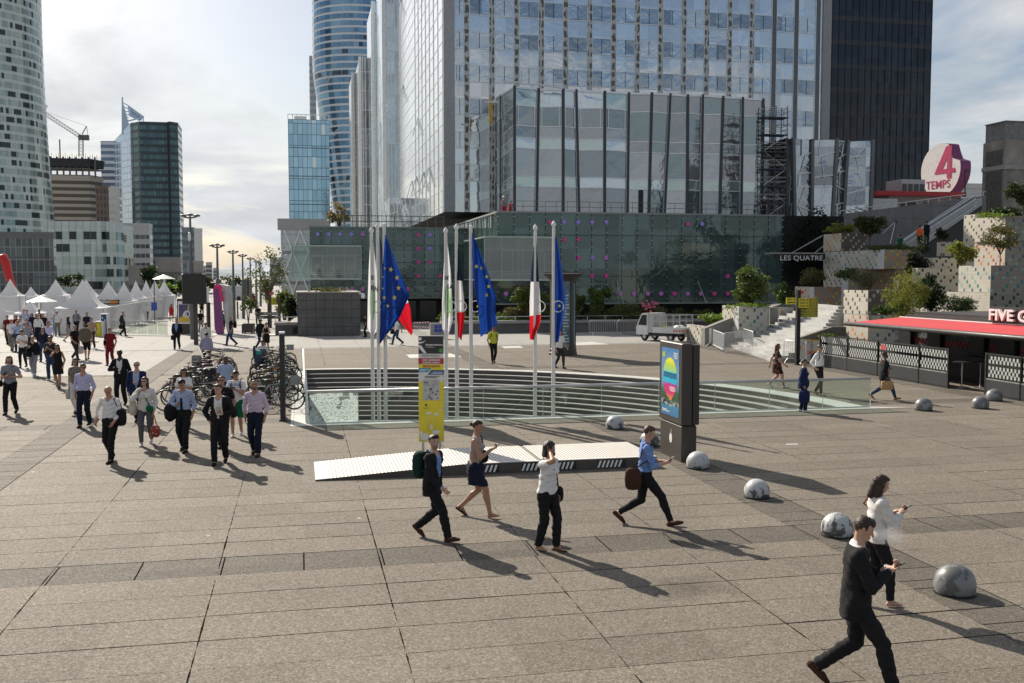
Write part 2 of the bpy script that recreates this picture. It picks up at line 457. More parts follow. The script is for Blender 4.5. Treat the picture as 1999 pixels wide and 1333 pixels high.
# sunken steps
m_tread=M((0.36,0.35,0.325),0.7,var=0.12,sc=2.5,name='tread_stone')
m_riser=M((0.10,0.088,0.078),0.75,var=0.35,sc=1.3,bump=0.2,name='riser_stone')  # darker than the treads: backlit shade is put into the stone colour
st=thing('sunken_steps','quarter circle of dark steps with white nosings sunk into the plaza behind the flagpoles','steps',(U0,V0,0))
T_,H_,NS=0.33,0.165,20
tr_,ri_=MB(),MB()
def arcp(r,k):return(U0+r*math.cos(math.pi/2*k/NA),V0+r*math.sin(math.pi/2*k/NA))
for s_ in range(NS):
 ra,rb=RS-s_*T_,RS-(s_+1)*T_
 za,zb=-s_*H_,-(s_+1)*H_
 for k in range(NA):
  a,b=arcp(ra,k),arcp(ra,k+1);c,d=arcp(rb,k+1),arcp(rb,k)
  e,f=arcp(ra,k+1),arcp(ra,k)
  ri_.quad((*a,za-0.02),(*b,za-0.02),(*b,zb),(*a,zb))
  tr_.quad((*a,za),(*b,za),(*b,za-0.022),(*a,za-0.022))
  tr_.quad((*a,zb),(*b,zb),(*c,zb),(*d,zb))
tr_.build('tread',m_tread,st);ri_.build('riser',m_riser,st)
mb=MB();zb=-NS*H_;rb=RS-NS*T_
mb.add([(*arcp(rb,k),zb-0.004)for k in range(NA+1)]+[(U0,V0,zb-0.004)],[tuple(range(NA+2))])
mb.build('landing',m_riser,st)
mb=MB()
mb.quad((U0,V0,0),(U0,V0+RS,0),(U0,V0+RS,-3.4),(U0,V0,-3.4))
mb.quad((U0,V0,0),(U0+RS,V0,0),(U0+RS,V0,-3.4),(U0,V0,-3.4))
mb.build('side_wall',M((0.20,0.19,0.18),0.8,var=0.25),st)
mb=MB()
m_border=M((0.50,0.50,0.47),0.6,var=0.12,sc=1.5,name='pale_stone')
for k in range(NA):
 w0,w1=0.42+0.5*(1-k/NA),0.42+0.5*(1-(k+1)/NA)
 a,b=arcp(RS,k),arcp(RS,k+1);c,d=arcp(RS+w1,k+1),arcp(RS+w0,k)
 mb.quad((*a,0.004),(*d,0.004),(*c,0.004),(*b,0.004))
mb.quad((U0-0.45,V0-0.42,0.004),(U0+RS+2.3,V0-0.42,0.004),(U0+RS+0.9,V0,0.004),(U0-0.45,V0,0.004))
mb.quad((U0-0.45,V0,0.004),(U0,V0,0.004),(U0,V0+RS+0.42,0.004),(U0-0.45,V0+RS+0.42,0.004))
mb.build('border',m_border,st)
p0=uv(G(567,835));
mb=MB();mb.quad((p0[0],V0-0.40,0.004),(U0-0.46,V0-0.40,0.004),(U0-0.46,V0+8.3,0.004),(p0[0],V0+8.3,0.004))
o=mb.build('pavement',m_border);o.rotation_euler=(0,0,TH)
tag(o,'strip of pale stone paving between the bicycles and the sunken steps','paving',kind='structure')
# glass balustrade
bl=thing('glass_balustrade','glass balustrade with steel handrail along the front of the sunken steps','railing',(U0,V0,0))
RH_=0.92
ue=hitV(1697,805,V0-0.1)[0]
mb=MB();mb.tube([(U0-0.05,V0-0.1,RH_),(ue,V0-0.1,RH_)],0.045,10);mb.build('handrail',m_steel,bl,smooth=True)
edges=[604,700,822,944,1060,1174,1285,1395,1501,1605,1698]
m_crack=NT('shattered_glass')
_v=m_crack.n('ShaderNodeTexVoronoi',feature='DISTANCE_TO_EDGE');m_crack.put(_v.inputs['Vector'],m_crack.obj());_v.inputs['Scale'].default_value=24
_tr=m_crack.n('ShaderNodeBsdfTransparent');_tr.inputs[0].default_value=(0.8,0.9,0.88,1)
_df=m_crack.n('ShaderNodeBsdfDiffuse');_df.inputs[0].default_value=(0.7,0.75,0.73,1)
_tl=m_crack.n('ShaderNodeBsdfTranslucent');_tl.inputs[0].default_value=(0.8,0.85,0.83,1)
_a=m_crack.n('ShaderNodeMixShader');_a.inputs[0].default_value=0.5
m_crack.t.links.new(_df.outputs[0],_a.inputs[1]);m_crack.t.links.new(_tl.outputs[0],_a.inputs[2])
_ms=m_crack.n('ShaderNodeMixShader')
m_crack.put(_ms.inputs[0],m_crack.math('MULTIPLY_ADD',m_crack.math('MULTIPLY',m_crack.math('LESS_THAN',_v.outputs[0],0.12),m_crack.math('GREATER_THAN',m_crack.noise(1.5,4),0.44)),0.6,0.12))
m_crack.t.links.new(_tr.outputs[0],_ms.inputs[1]);m_crack.t.links.new(_a.outputs[0],_ms.inputs[2]);m_crack.t.links.new(_ms.outputs[0],m_crack.o.inputs[0])
for i in range(len(edges)-1):
 a=hitV(edges[i],828,V0-0.1)[0];b=hitV(edges[i+1],828,V0-0.1)[0]
 mb=MB();mb.box(a+0.01,b-0.01,V0-0.106,V0-0.094,0.03,RH_-0.04)
 o=mb.build('glass_pane',m_crack.m if i==0 else m_rail_glass,bl)
 if i==0:o['label']='shattered pane full of white cracks at the left end'
 mb=MB();mb.box(b-0.006,b+0.006,V0-0.11,V0-0.09,0.03,RH_-0.05);mb.build('pane_edge',M((0.35,0.42,0.40),0.2),bl)
mb=MB();mb.box(U0,ue,V0-0.125,V0-0.075,0.004,0.035);mb.build('base_channel',m_metal,bl)
bs=thing('glass_balustrade','glass balustrade with steel handrail running away along the left side of the sunken steps','railing',(U0,V0,0))
mb=MB();mb.tube([(U0-0.12,V0-0.1,RH_),(U0-0.12,V0+RS,RH_)],0.035,8);mb.build('handrail',m_white,bs,smooth=True)
for i in range(10):
 a=V0+i*RS/10
 mb=MB();mb.box(U0-0.126,U0-0.114,a+0.02,a+RS/10-0.02,0.03,RH_-0.04);mb.build('glass_pane',m_rail_glass,bs)
for i,(pts_,lb)in enumerate([([(793,692),(880,690),(902,697),(800,699)],'pale paving patch behind the yellow panel'),([(978,676),(1015,675),(1022,679),(985,680)],'small pale paving patch near the man in yellow'),([(1120,669),(1155,667),(1190,672),(1125,674)],'pale paving patch right of the round kiosk'),([(362,651.5),(600,651.5),(600,654),(360,654)],'pale kerb line across the esplanade'),([(1534,866.5),(1557,866),(1558,868),(1535,868.5)],'short pale scrape on the open paving')]):
 mb=MB();mb.add([(G(*p).x,G(*p).y,0.005)for p in pts_],[(0,1,2,3)]);o=mb.build('pavement',m_border);tag(o,lb,'paving',kind='structure')
 # building helpers
def pixbox(cpx,Y,lpx,rpx,yt,yb=None,zb=0.0,vlen=None):
 p=at(cpx,yt,Y);u0,v0=uv(p);z1=p.z
 z0=at(cpx,yb,Y).z if yb is not None else zb
 v1=hitU(lpx,yt,u0)[0]if lpx is not None else v0+vlen
 u1=hitV(rpx,yt,v0)[0]
 return u0,u1,v0,v1,z0,z1
def offs(poly,d):
 n=len(poly);o=[]
 for i in range(n):
  a,b,c=Vector(poly[i-1]),Vector(poly[i]),Vector(poly[(i+1)%n])
  e1=(b-a).normalized();e2=(c-b).normalized()
  n1_=Vector((e1.y,-e1.x));n2_=Vector((e2.y,-e2.x));m=(n1_+n2_)
  m=m/max(0.25,m.dot(n1_))if m.length>1e-6 else n1_
  o.append(tuple(b+m*d))
 return o
def rect(u0,u1,v0,v1):return[(u0,v0),(u1,v0),(u1,v1),(u0,v1)]
def cpoly(c,rx,ry,n=32):return[(c[0]+rx*math.cos(2*math.pi*i/n),c[1]+ry*math.sin(2*math.pi*i/n))for i in range(n)]
def ring(mb,pa,za,pb,zb):
 n=len(pa)
 for i in range(n):
  j=(i+1)%n;mb.quad((*pa[i],za),(*pa[j],za),(*pb[j],zb),(*pb[i],zb))
def tower(name,label,pf,z1,fh,bf,mw,mg,org,z0=0.0,proud=0.08,cat='building',roof=None,band='window_band',first=0.0,parapet=1.0):
 """core with one glazed band per floor; pf is a footprint polygon or a function z -> polygon"""
 f=pf if callable(pf)else(lambda z:pf)
 t=thing(name,label,cat,org)
 mb=MB();nf=int((z1-z0-first)/fh)
 zs=[z0]+[z0+first+i*fh for i in range(nf+1)]+[z1]
 for a,b in zip(zs,zs[1:]):
  if b-a>1e-3:ring(mb,f(a),a,f(b),b)
 mb.add([(*p,z1)for p in f(z1)],[tuple(range(len(f(z1))))])
 mb.build('wall',mw,t)
 for i in range(nf):
  a=z0+first+i*fh+fh*(1-bf)*0.5;b=a+fh*bf
  m2=MB();pa,pb=offs(f(a),proud),offs(f(b),proud)
  ring(m2,pa,a,pb,b)
  ring(m2,f(a),a,pa,a);ring(m2,pb,b,f(b),b)
  m2.build(band,mg,t)
 if parapet:
  m3=MB();pa=offs(f(z1),0.1);pi_=offs(f(z1),-0.5)
  ring(m3,pa,z1-0.3,pa,z1+parapet);ring(m3,pa,z1+parapet,pi_,z1+parapet);ring(m3,pi_,z1+parapet,pi_,z1)
  m3.build('parapet',roof or mw,t)
 return t
 # far city and hills
t=MB()
rnd=random.Random(3)
pts=[]
for i in range(61):
 x=-1700+60*i;pts.append((x,14+7*math.sin(i*0.7)+rnd.uniform(-2,2)))
for i in range(60):
 (x0,h0),(x1,h1)=pts[i],pts[i+1]
 t.quad((x0,2900,-2),(x1,2900,-2),(x1,3000,h1),(x0,3000,h0));t.quad((x0,3000,h0),(x1,3000,h1),(x1,3600,h1*1.15+2),(x0,3600,h0*1.15+2))
 t.quad((x0,3600,h0*1.15+2),(x1,3600,h1*1.15+2),(x1,4100,-2),(x0,4100,-2))
o=t.build('hills',M((0.20,0.25,0.28),0.95,var=0.25,sc=0.01));tag(o,'low bluish hills of the distant city on the horizon','hills',kind='structure')  # bluish base colour carries the distance haze
m_far=[facade('far_facade',3.0,3.2,(0.10,0.12,0.14),(0.22,0.25,0.27),c,0.5,rough=0.3,metal=0.1)for c in((0.42,0.42,0.41),(0.34,0.36,0.38),(0.48,0.46,0.43))]
for i,(pl,pr,yt,Y,desc)in enumerate([(394,401,520,900,'pale slab block far beyond the lamp row, nearest to the grey block'),(402,413,513,760,'stepped pale building between the first two pavement lamps on the horizon'),(416,422,524,1000,'small pale building beside the second lamp post on the horizon'),(527,550,505,420,'white house with dark windows and dark roof beside the lattice fronted building'),(352,372,497,520,'low grey concrete building right of the tall dark green tower')]):
 u0,u1,v0,v1,z0,z1=pixbox(pl,Y,None,pr,yt,vlen=5)
 tower('city_building',desc,rect(u0,u1,v0,v1),z1,3.2,0.5,M((0.40,0.40,0.38),0.8),M((0.08,0.09,0.10),0.3),(u0,v0,0),proud=0.1,parapet=0.6)
 # left: round tower and its low curved neighbour
m_wpan=facade('white_panel_facade',1.45,3.3,(0.27,0.33,0.30),(0.42,0.49,0.45),(0.46,0.50,0.48),0.05,(0.16,0.18,0.17),0.10,(0.035,0.045,0.05),0.34,0.55,0.12,hl=False)
m_wsp=facade('white_spandrel',1.45,3.3,(0.50,0.54,0.52),(0.60,0.64,0.62),(0.5,0.5,0.5),0.0,(0.20,0.22,0.21),0.10,None,0.2,0.25,0.25,hl=False)
d7=at(68,200,400);cx0=d7.x-24.5
cc_=uv((cx0,404))
def ltf(z):
 k=1+0.17*(max(0.0,(95-z))/95)**1.5
 return cpoly(cc_,24*k,24*k,44)
tower('round_tower','tall white panelled round tower with scattered dark windows at the left edge',ltf,142,3.3,0.62,m_wsp,m_wpan,(*cc_,0),proud=0.1)
u0,u1,v0,v1,z0,z1=pixbox(74,440,None,83,312,vlen=4)
tower('slab_tower','narrow pale slab tower squeezed between the round tower and the brown tower',rect(u0,u1,v0,v1),z1,3.3,0.5,m_wsp,m_wpan,(u0,v0,0))
def lobes(pl,pr,yt,Y,label,depth=26):
 a,b=at(pl,yt,Y),at(pr,yt,Y);z1=a.z;w_=b.x-a.x
 pts_=[]
 rr=min(12,w_*0.3)
 for i in range(9):th=R(-90+90*i/8);pts_.append((b.x-rr+rr*math.cos(th),Y+rr+rr*math.sin(th)))
 pts_+=[(b.x,Y+depth),(a.x,Y+depth),(a.x,Y)]
 po=[uv(p)for p in pts_]
 tower('curved_block',label,po,z1,3.3,0.62,m_wsp,m_wpan,(*po[0],0),proud=0.08)
lobes(84,214,439,265,'low white panelled block with a rounded corner behind the white tents',9)
lobes(196,236,446,285,'second rounded white panelled block stepping down beside the banded office block',9)
u0,u1,v0,v1,z0,z1=pixbox(-60,190,None,103,462,vlen=2)
m_grid=facade('dark_gridded_glass',1.0,2.4,(0.05,0.06,0.065),(0.13,0.15,0.16),(0.16,0.17,0.17),0.10,(0.30,0.31,0.31),0.10,None,0.2,0.4,0.1)
tower('glass_podium','low dark glass building with fine pale mullions behind the red sculpture',rect(u0,u1,v0,v1),z1,z1/3.001,0.95,M((0.14,0.14,0.145),0.5),m_grid,(u0,v0,0))
# brown tower under construction
u0,u1,v0,v1,z0,z1=pixbox(80,520,None,179,345,vlen=12)
po=rect(u0,u1,v0,v1)[0:1]+[(u1-1,v0),(u1+3.5,v0+9),(u1+3.5,v1),(u0,v1)]
m_bs=M((0.40,0.35,0.31),0.8,name='beige_spandrel');m_bw=M((0.075,0.058,0.05),0.4,name='brown_glass')
bt=tower('brown_tower','brown banded tower with a dark unfinished top and a crane above it',po,z1,3.4,0.52,m_bs,m_bw,(u0,v0,0))
mb=MB();m_scr=M((0.03,0.033,0.04),0.8,name='dark_netting')
ztop=at(80,304,520).z
pin=offs(po,-1.2)
for f_ in(0,0.33,0.66):mb.prism(offs(po,-0.6),z1+0.8+f_*(ztop-z1),z1+1.5+f_*(ztop-z1))
for i in range(9):mb.box(u0+1+i*3.1,u0+1.8+i*3.1,v0+1,v0+1.8,z1,ztop)
mb.build('bare_floors',m_concd,bt)
mb=MB();zc=z1+0.52*(ztop-z1)
ring(mb,offs(po,0.2),zc,offs(po,0.9),ztop-1);ring(mb,offs(po,0.9),ztop-1,offs(po,0.7),ztop-1);ring(mb,offs(po,0.7),ztop-1,offs(po,0),zc)
for i in range(26):
 x_=u0+i*1.1;mb.box(x_,x_+0.16,v0-0.9,v0-0.7,ztop-2,ztop+0.6+(i%3)*0.5)
mb.build('safety_screen',m_scr,bt)
mb=MB();p_=uv(at(117,300,522));zt_=at(117,272,522).z;mb.tube([(*p_,ztop-2),(*p_,zt_)],0.35,5);mb.build('mast',m_concd,bt)
cr=thing('tower_crane','luffing tower crane with raised jib on top of the unfinished brown tower','crane',(*uv(at(158,300,530)),60))
def lat(mb,a,b,wd,n,r=0.11):
 a,b=Vector(a),Vector(b);d=(b-a).normalized();up=Vector((0,0,1))if abs(d.z)<0.9 else Vector((1,0,0));s1=d.cross(up).normalized()*wd/2;s2=s1.cross(d).normalized()*wd/2
 cs=[s1+s2,s1-s2,-s1-s2,-s1+s2]
 for c in cs:mb.bar(a+c,b+c,r*2)
 for i in range(n):
  p,q=a.lerp(b,i/n),a.lerp(b,(i+1)/n)
  for k in range(4):mb.bar(p+cs[k],q+cs[(k+1)%4],r*1.3)
def U3(px,py,Y):p=at(px,py,Y);return(*uv(p),p.z)
Yc=530
mb=MB();lat(mb,U3(158,305,Yc),U3(158,268,Yc),2.0,6,0.16);mb.build('mast',m_metal,cr)
mb=MB();lat(mb,U3(156,266,Yc),U3(74,213,Yc),1.6,16,0.15);mb.build('jib',m_metal,cr)
mb=MB();c_=U3(164,268,Yc);mb.box(c_[0]-2.6,c_[0]+2.4,c_[1]-1.2,c_[1]+1.2,c_[2]-1.4,c_[2]+1.2);mb.build('counterweight',m_concd,cr)
mb=MB();mb.bar(U3(160,262,Yc),U3(169,246,Yc),0.5);mb.bar(U3(169,246,Yc),U3(172,268,Yc),0.3);mb.bar(U3(169,246,Yc),U3(74,213,Yc),0.16);mb.build('a_frame',m_metal,cr)
cr2=thing('tower_crane','second crane jib rising steeply beside the round tower','crane',(*uv(at(76,240,600)),60))
mb=MB();lat(mb,U3(72,244,600),U3(90,204,600),1.3,9,0.15);mb.build('jib',m_metal,cr2)
mb=MB();mb.bar(U3(72,244,600),U3(72,330,600),2);mb.build('mast',m_metal,cr2)
# small brown and white tower
u0,u1,v0,v1,z0,z1=pixbox(186,480,None,212,366,vlen=3)
tower('small_tower','small tower with a brown ribbed side and a white panelled side behind the curved block',rect(u0,u1,v0,v1),z1,3.3,0.6,M((0.16,0.12,0.11),0.6),facade('brown_ribs',1.6,3.3,(0.10,0.07,0.065),(0.16,0.12,0.11),(0.2,0.15,0.13),0.1,(0.25,0.2,0.18),0.25,metal=0.2),(u0,v0,0))
a0,a1,b0,b1,c0,c1=pixbox(213.5,480,None,233,370,vlen=5)
tower('white_tower','small white panelled tower right beside the brown ribbed one',rect(u1+0.1,a1,b0+0.5,b1),c1,3.3,0.3,M((0.60,0.59,0.58),0.5),facade('white_panels',2.0,3.3,(0.5,0.5,0.5),(0.6,0.6,0.6),(0.6,0.6,0.6),0.1,(0.25,0.25,0.25),0.12,metal=0.3),(a0,b0,0))
# blue spired tower + dark green tower
m_blue=facade('blue_glass_front',1.5,3.5,(0.40,0.52,0.66),(0.50,0.61,0.74),(0.70,0.78,0.85),0.16,(0.62,0.72,0.82),0.22,metal=0.65)
Yb=560
A,B,Cc=at(196,275,Yb),at(222,275,Yb),at(257,238,Yb-20)
bt=thing('spired_tower','pale blue glass tower with a sloping roof and a lattice spire','building',(*uv(A),0))
mb=MB()
a,b,c=uv(A),uv(B),uv((Cc.x,Cc.y));d_=uv((Cc.x,Cc.y+30));e_=uv((A.x,A.y+30))
def wallq(mb,p,q,za,zb):mb.quad((*p,0),(*q,0),(*q,zb),(*p,za))
za_,zb_,zc_=A.z,B.z,Cc.z
wallq(mb,b,c,zb_,zc_);wallq(mb,c,d_,zc_,zc_);wallq(mb,d_,e_,zc_,za_);wallq(mb,e_,a,za_,za_)
mb.build('glass_wall',m_blue,bt)
mb=MB();wallq(mb,a,b,za_,zb_);mb.build('wall',facade('banded_blue',4,3.5,(0.12,0.17,0.25),(0.18,0.24,0.33),(0.62,0.68,0.75),0.45,None,metal=0.3),bt)
mb=MB();mb.quad((*a,za_),(*b,zb_),(*c,zc_),(*d_,zc_),(*e_,za_));mb.build('roof',M((0.45,0.50,0.55),0.5),bt)
mb=MB()
for k in range(7):
 f_=k/6;px_=239+f_*12;top=190+(0 if k==0 else 8+7.0*k)
 mb.bar(U3(px_,262-f_*14,Yb-10),U3(px_,top,Yb-10),0.7)
for k in range(9):
 f_=k/8;mb.bar(U3(251+f_*29,206+f_*22,Yb-10),U3(251+f_*29,218+f_*20,Yb-10),0.4)
mb.bar(U3(251,208,Yb-10),U3(280,229,Yb-10),1.2);mb.bar(U3(251,236,Yb-10),U3(280,229,Yb-10),0.8)
mb.slab([U3(251,210,Yb-9),U3(280,230,Yb-9),U3(272,236,Yb-9),U3(251,226,Yb-9)],(0,0.5,0))
for k in range(6):mb.bar(U3(239,200+k*8,Yb-10),U3(251,206+k*6,Yb-10),0.5)
mb.build('spire',M((0.42,0.52,0.66),0.4,0.5),bt)
m_dgreen=facade('dark_green_glass',1.35,3.4,(0.050,0.095,0.110),(0.11,0.18,0.20),(0.045,0.080,0.090),0.30,(0.03,0.05,0.055),0.22,(0.12,0.20,0.22),0.12,0.45,0.12)
u0,u1,v0,v1,z0,z1=pixbox(272,470,None,326,241,vlen=28)
ul=uv(at(254,238,476));ur1=uv(at(330,243,470));ur=uv(at(347,244,474));ur2=uv(at(353,244,490))
po=[ul,(u0,v0),(u1,v0),(ur1[0],ur1[1]-0),ur,ur2,(ur2[0],ur2[1]+3),(ul[0],ul[1]+26)]
dg=tower('dark_tower','dark green glass tower with chamfered corners between the lamps and the blue spired tower',po,z1,3.4,0.72,M((0.035,0.055,0.062),0.3,0.2),m_dgreen,(u0,v0,0),proud=0.05)
mb=MB();q0,q1=uv(at(326.5,243,469)),uv(at(330.5,243,469));mb.box(q0[0],q1[0],q0[1]-0.8,q0[1]+2,0,z1+0.5);mb.build('corner_shaft',M((0.010,0.014,0.016),0.5),dg)
u0,u1,v0,v1,z0,z1=pixbox(355,420,None,379,448,vlen=4)
tower('grey_slab','grey slab building with a white end wall right of the dark green tower',rect(u0,u1,v0,v1),z1,3.3,0.5,M((0.22,0.25,0.27),0.6),M((0.12,0.15,0.17),0.4),(u0,v0,0))
a0,a1,b0,b1,c0,c1=pixbox(379.5,420,None,393,450,vlen=4)
tower('white_slab','white end block joined to the grey slab beside the tall lamp',rect(u1+0.05,a1,b0,b1),c1,30,0.2,M((0.66,0.65,0.62),0.7),M((0.6,0.6,0.57),0.6),(a0,b0,0))
u0,u1,v0,v1,z0,z1=pixbox(222,330,None,291,441,vlen=7)
tower('office_block','white office block with long dark window bands and rooftop railings',rect(u0,u1,v0,v1),z1,3.1,0.42,M((0.50,0.49,0.47),0.75),facade('band_glass',1.6,3.1,(0.06,0.07,0.08),(0.15,0.16,0.17),(0.1,0.1,0.1),0.0,(0.4,0.4,0.39),0.2,metal=0.2),(u0,v0,0),proud=0.06)
for(pl,pr,yt,Y,lb)in[(250,302,522,235,'low beige concrete wall building under the banded office block'),(303,352,505,300,'low stepped concrete building behind the pavement planting'),(365,395,512,330,'low concrete building beside the tall lamp post')]:
 u0,u1,v0,v1,z0,z1=pixbox(pl,Y,None,pr,yt,vlen=4)
 tower('low_building',lb,rect(u0,u1,v0,v1),z1,3.2,0.3,M((0.34,0.31,0.28),0.85,var=0.2,sc=0.3),M((0.16,0.15,0.14),0.5),(u0,v0,0),proud=0.05,parapet=0.5)
 # centre left: blue block, oval tower, lattice building
m_bb=facade('blue_curtain_wall',1.5,3.6,(0.26,0.44,0.56),(0.38,0.58,0.70),(0.22,0.36,0.44),0.06,(0.10,0.14,0.16),0.12,(0.60,0.70,0.72),0.16,0.7,0.08)
u0,u1,v0,v1,z0,z1=pixbox(562,330,None,642,232,vlen=24)
bb=tower('blue_office_block','blue glass office block left of the oval tower',rect(u0,u1,v0,v1),z1,z1/6.001,0.97,M((0.08,0.11,0.13),0.3),m_bb,(u0,v0,0),proud=0.04,parapet=0)
mb=MB()
for i in range(10):
 x_=u0+(u1-u0)*i/9;mb.bar((x_,v0+0.2,z1),(x_,v0+0.2,z1+1.6),0.2)
mb.bar((u0,v0+0.2,z1+1.6),(u1,v0+0.2,z1+1.6),0.2);mb.box(u0+2,u0+6,v0+3,v0+8,z1,z1+1.5);mb.build('roof_screen',m_white,bb)
u0,u1,v0,v1,z0,z1=pixbox(604,560,None,616,112,vlen=20)
tower('grey_tower','slim grey tower edge visible just left of the oval tower',rect(u0,u1,v0,v1),z1,3.6,0.5,M((0.40,0.42,0.44),0.5),M((0.25,0.29,0.32),0.3),(u0,v0,0))
Ye=450
xl,xr=at(611,200,Ye+16).x,at(775,200,Ye).x
zk,zb0=at(612,128,Ye).z,at(640,430,Ye).z;xk=at(640,430,Ye).x
cxe,rxe=(xl+xr)/2,(xr-xl)/2
def edf(z):
 sh=max(0.0,min(1.6,(zk-z)/(zk-zb0)))*(xk-xl)
 res=[]
 for i in range(40):
  a=2*math.pi*i/40;x=cxe+rxe*math.cos(a);y=Ye+18+18*math.sin(a)
  k=(xr-x)/(xr-xl);res.append(uv((x+sh*k,y)))
 return res
m_eb=NT('oval_tower_glass')
m_eb=facade('oval_tower_glass',1.9,3.1,(0.10,0.19,0.30),(0.22,0.37,0.50),(0.1,0.1,0.1),0.0,(0.24,0.34,0.42),0.14,(0.06,0.09,0.12),0.2,0.75,0.08,hl=False)
tower('oval_tower','tall oval glass tower ringed with pale floor bands, narrowing at its foot',edf,142,3.1,0.68,M((0.62,0.65,0.68),0.35,0.3,name='pale_band'),m_eb,(*edf(0)[0],0),proud=0.12)
mb=MB()
mb.add([(*uv(at(605,218,445)),at(605,218,445).z),(*uv(at(612,218,445)),at(612,218,445).z),(*uv(at(640,436,445)),at(640,436,445).z),(*uv(at(626,436,445)),at(626,436,445).z)],[(0,1,2,3)])
Yl=112
u0,u1,v0,v1,z0,z1=pixbox(549,Yl,None,642,432,vlen=12)
lb=tower('lattice_building','grey building with white crossed braces behind the green glass bay',rect(u0,u1,v0,v1),z1,3.4,0.9,M((0.30,0.33,0.34),0.5),facade('lattice_glass',1.5,1.1,(0.42,0.45,0.47),(0.52,0.55,0.57),(0.5,0.52,0.53),0.08,(0.36,0.38,0.39),0.06,metal=0.3),(u0,v0,0),parapet=0)
mb=MB();mb.box(u0-0.4,u1,v0-0.5,v0+2,z1-0.9,z1+0.3);mb.build('cornice',M((0.36,0.36,0.36),0.6),lb)
for k in range(3):
 xa=u0+0.3+k*1.75;mb=MB();zt=z1-1
 for j in range(2):
  hh=zt/2*(1 if j==0 else 1);z_a=zt-hh*(j+1);z_b=zt-hh*j
  mb.bar((xa,v0-0.25,z_a),(xa+1.75,v0-0.25,z_b),0.16);mb.bar((xa+1.75,v0-0.38,z_a),(xa,v0-0.38,z_b),0.16)
 mb.build('cross_brace',M((0.75,0.76,0.77),0.5),lb)
 # main reflective tower
u0,u1,v0,v1,z0,z1=pixbox(868,98,781,1608,413,413)
ZB,ZT=z0,34.6
mt=thing('glass_tower','large tower clad in silvery reflecting glass above the faceted building','building',(u0,v0,ZB))
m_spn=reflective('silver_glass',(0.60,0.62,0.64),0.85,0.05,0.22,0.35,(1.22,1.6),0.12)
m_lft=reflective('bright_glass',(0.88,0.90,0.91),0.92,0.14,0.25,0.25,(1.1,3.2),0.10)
m_win=reflective('window_glass',(0.38,0.43,0.48),0.8,0.04,0.35,0.8,(1.22,3.2),0.35)
m_lmul=M((0.70,0.72,0.73),0.35,0.5,name='pale_mullion')
m_pat=NT('painted_reflection')
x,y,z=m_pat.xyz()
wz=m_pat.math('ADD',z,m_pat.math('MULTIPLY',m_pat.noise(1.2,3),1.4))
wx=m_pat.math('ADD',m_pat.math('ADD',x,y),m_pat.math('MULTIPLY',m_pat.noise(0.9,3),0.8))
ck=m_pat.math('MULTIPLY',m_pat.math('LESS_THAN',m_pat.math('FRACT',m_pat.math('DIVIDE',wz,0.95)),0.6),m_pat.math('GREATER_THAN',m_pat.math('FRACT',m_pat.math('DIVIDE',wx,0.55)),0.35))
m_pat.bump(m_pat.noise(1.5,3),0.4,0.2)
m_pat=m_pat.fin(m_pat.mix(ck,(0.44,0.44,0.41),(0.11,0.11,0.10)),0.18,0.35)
ZT2=47.5  # roof kept low and sloping out of view so sun reaches the terraces
mb=MB().mat(0)
mb.quad((u0,v0,ZB),(u1,v0,ZB),(u1,v0,ZT),(u0,v0,ZT))
mb.quad((u1,v0,ZB),(u1,v0+30,ZB),(u1,v0+30,ZT),(u1,v0,ZT));mb.quad((u0,v1,ZB),(u1,v0+30,ZB),(u1,v0+30,ZT),(u0,v1,ZT2));mb.quad((u0,v0,ZT),(u1,v0,ZT),(u1,v0+30,ZT));mb.quad((u0,v0,ZT),(u1,v0+30,ZT),(u0,v1,ZT2))
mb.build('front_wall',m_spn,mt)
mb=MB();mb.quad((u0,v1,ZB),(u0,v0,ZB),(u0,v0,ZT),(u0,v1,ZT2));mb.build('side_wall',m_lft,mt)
mb=MB();mb.quad((u0,v0,ZB),(u1,v0,ZB),(u1,v0+30,ZB),(u0,v1,ZB));mb.build('soffit',M((0.05,0.047,0.043),0.8),mt)
mb=MB();mb.box(u0+5,u1,v0+5,v0+28,0,ZB);mb.build('core',m_concd,mt)
nfin=8;vend=v0+27
for i in range(nfin):
 v_=v0+0.9+i*(vend-v0)/nfin
 mb=MB();mb.box(u0-0.06,u0,v_-0.05,v_+0.05,ZB,ZT+(ZT2-ZT)*(v_-v0)/(v1-v0));mb.build('fin',m_lmul,mt)
mb=MB()
for k in range(23):zz_=ZB+0.6+k*1.6;mb.box(u0-0.04,u0,v0+0.2+max(0,(zz_-ZT)/(ZT2-ZT)*(v1-v0)+1),v1,zz_-0.03,zz_+0.03)
mb.build('side_transoms',m_lmul,mt)
mb=MB();mb.box(u0-0.06,u0+1.05,v0-0.06,v0+0.25,ZB,ZT);mb.build('corner_pier',M((0.33,0.34,0.36),0.5,0.2),mt)
for(px_,py_)in((783,12),(787,183),(816,247),(813,362),(827,355),(838,345),(804,370)):
 vv,zz_=hitU(px_,py_,u0)
 mb=MB();mb.slab([(u0-0.02,vv-0.55,zz_+1.1),(u0-0.02,vv+0.55,zz_+1.1),(u0-0.65,vv+0.55,zz_-1.1),(u0-0.65,vv-0.55,zz_-1.1)],(0.04,0,0))
 mb.build('open_window',m_win,mt)
pu0=hitV(911,100,v0)[0];pitch=hitV(960,100,v0)[0]-pu0
nb=int((u1-pu0)/pitch)+1
FHm=3.2
zw0=hitV(1110,167.5,v0)[1]
while zw0-FHm>ZB:zw0-=FHm
nfl=int((ZT-zw0)/FHm)
wins=[]
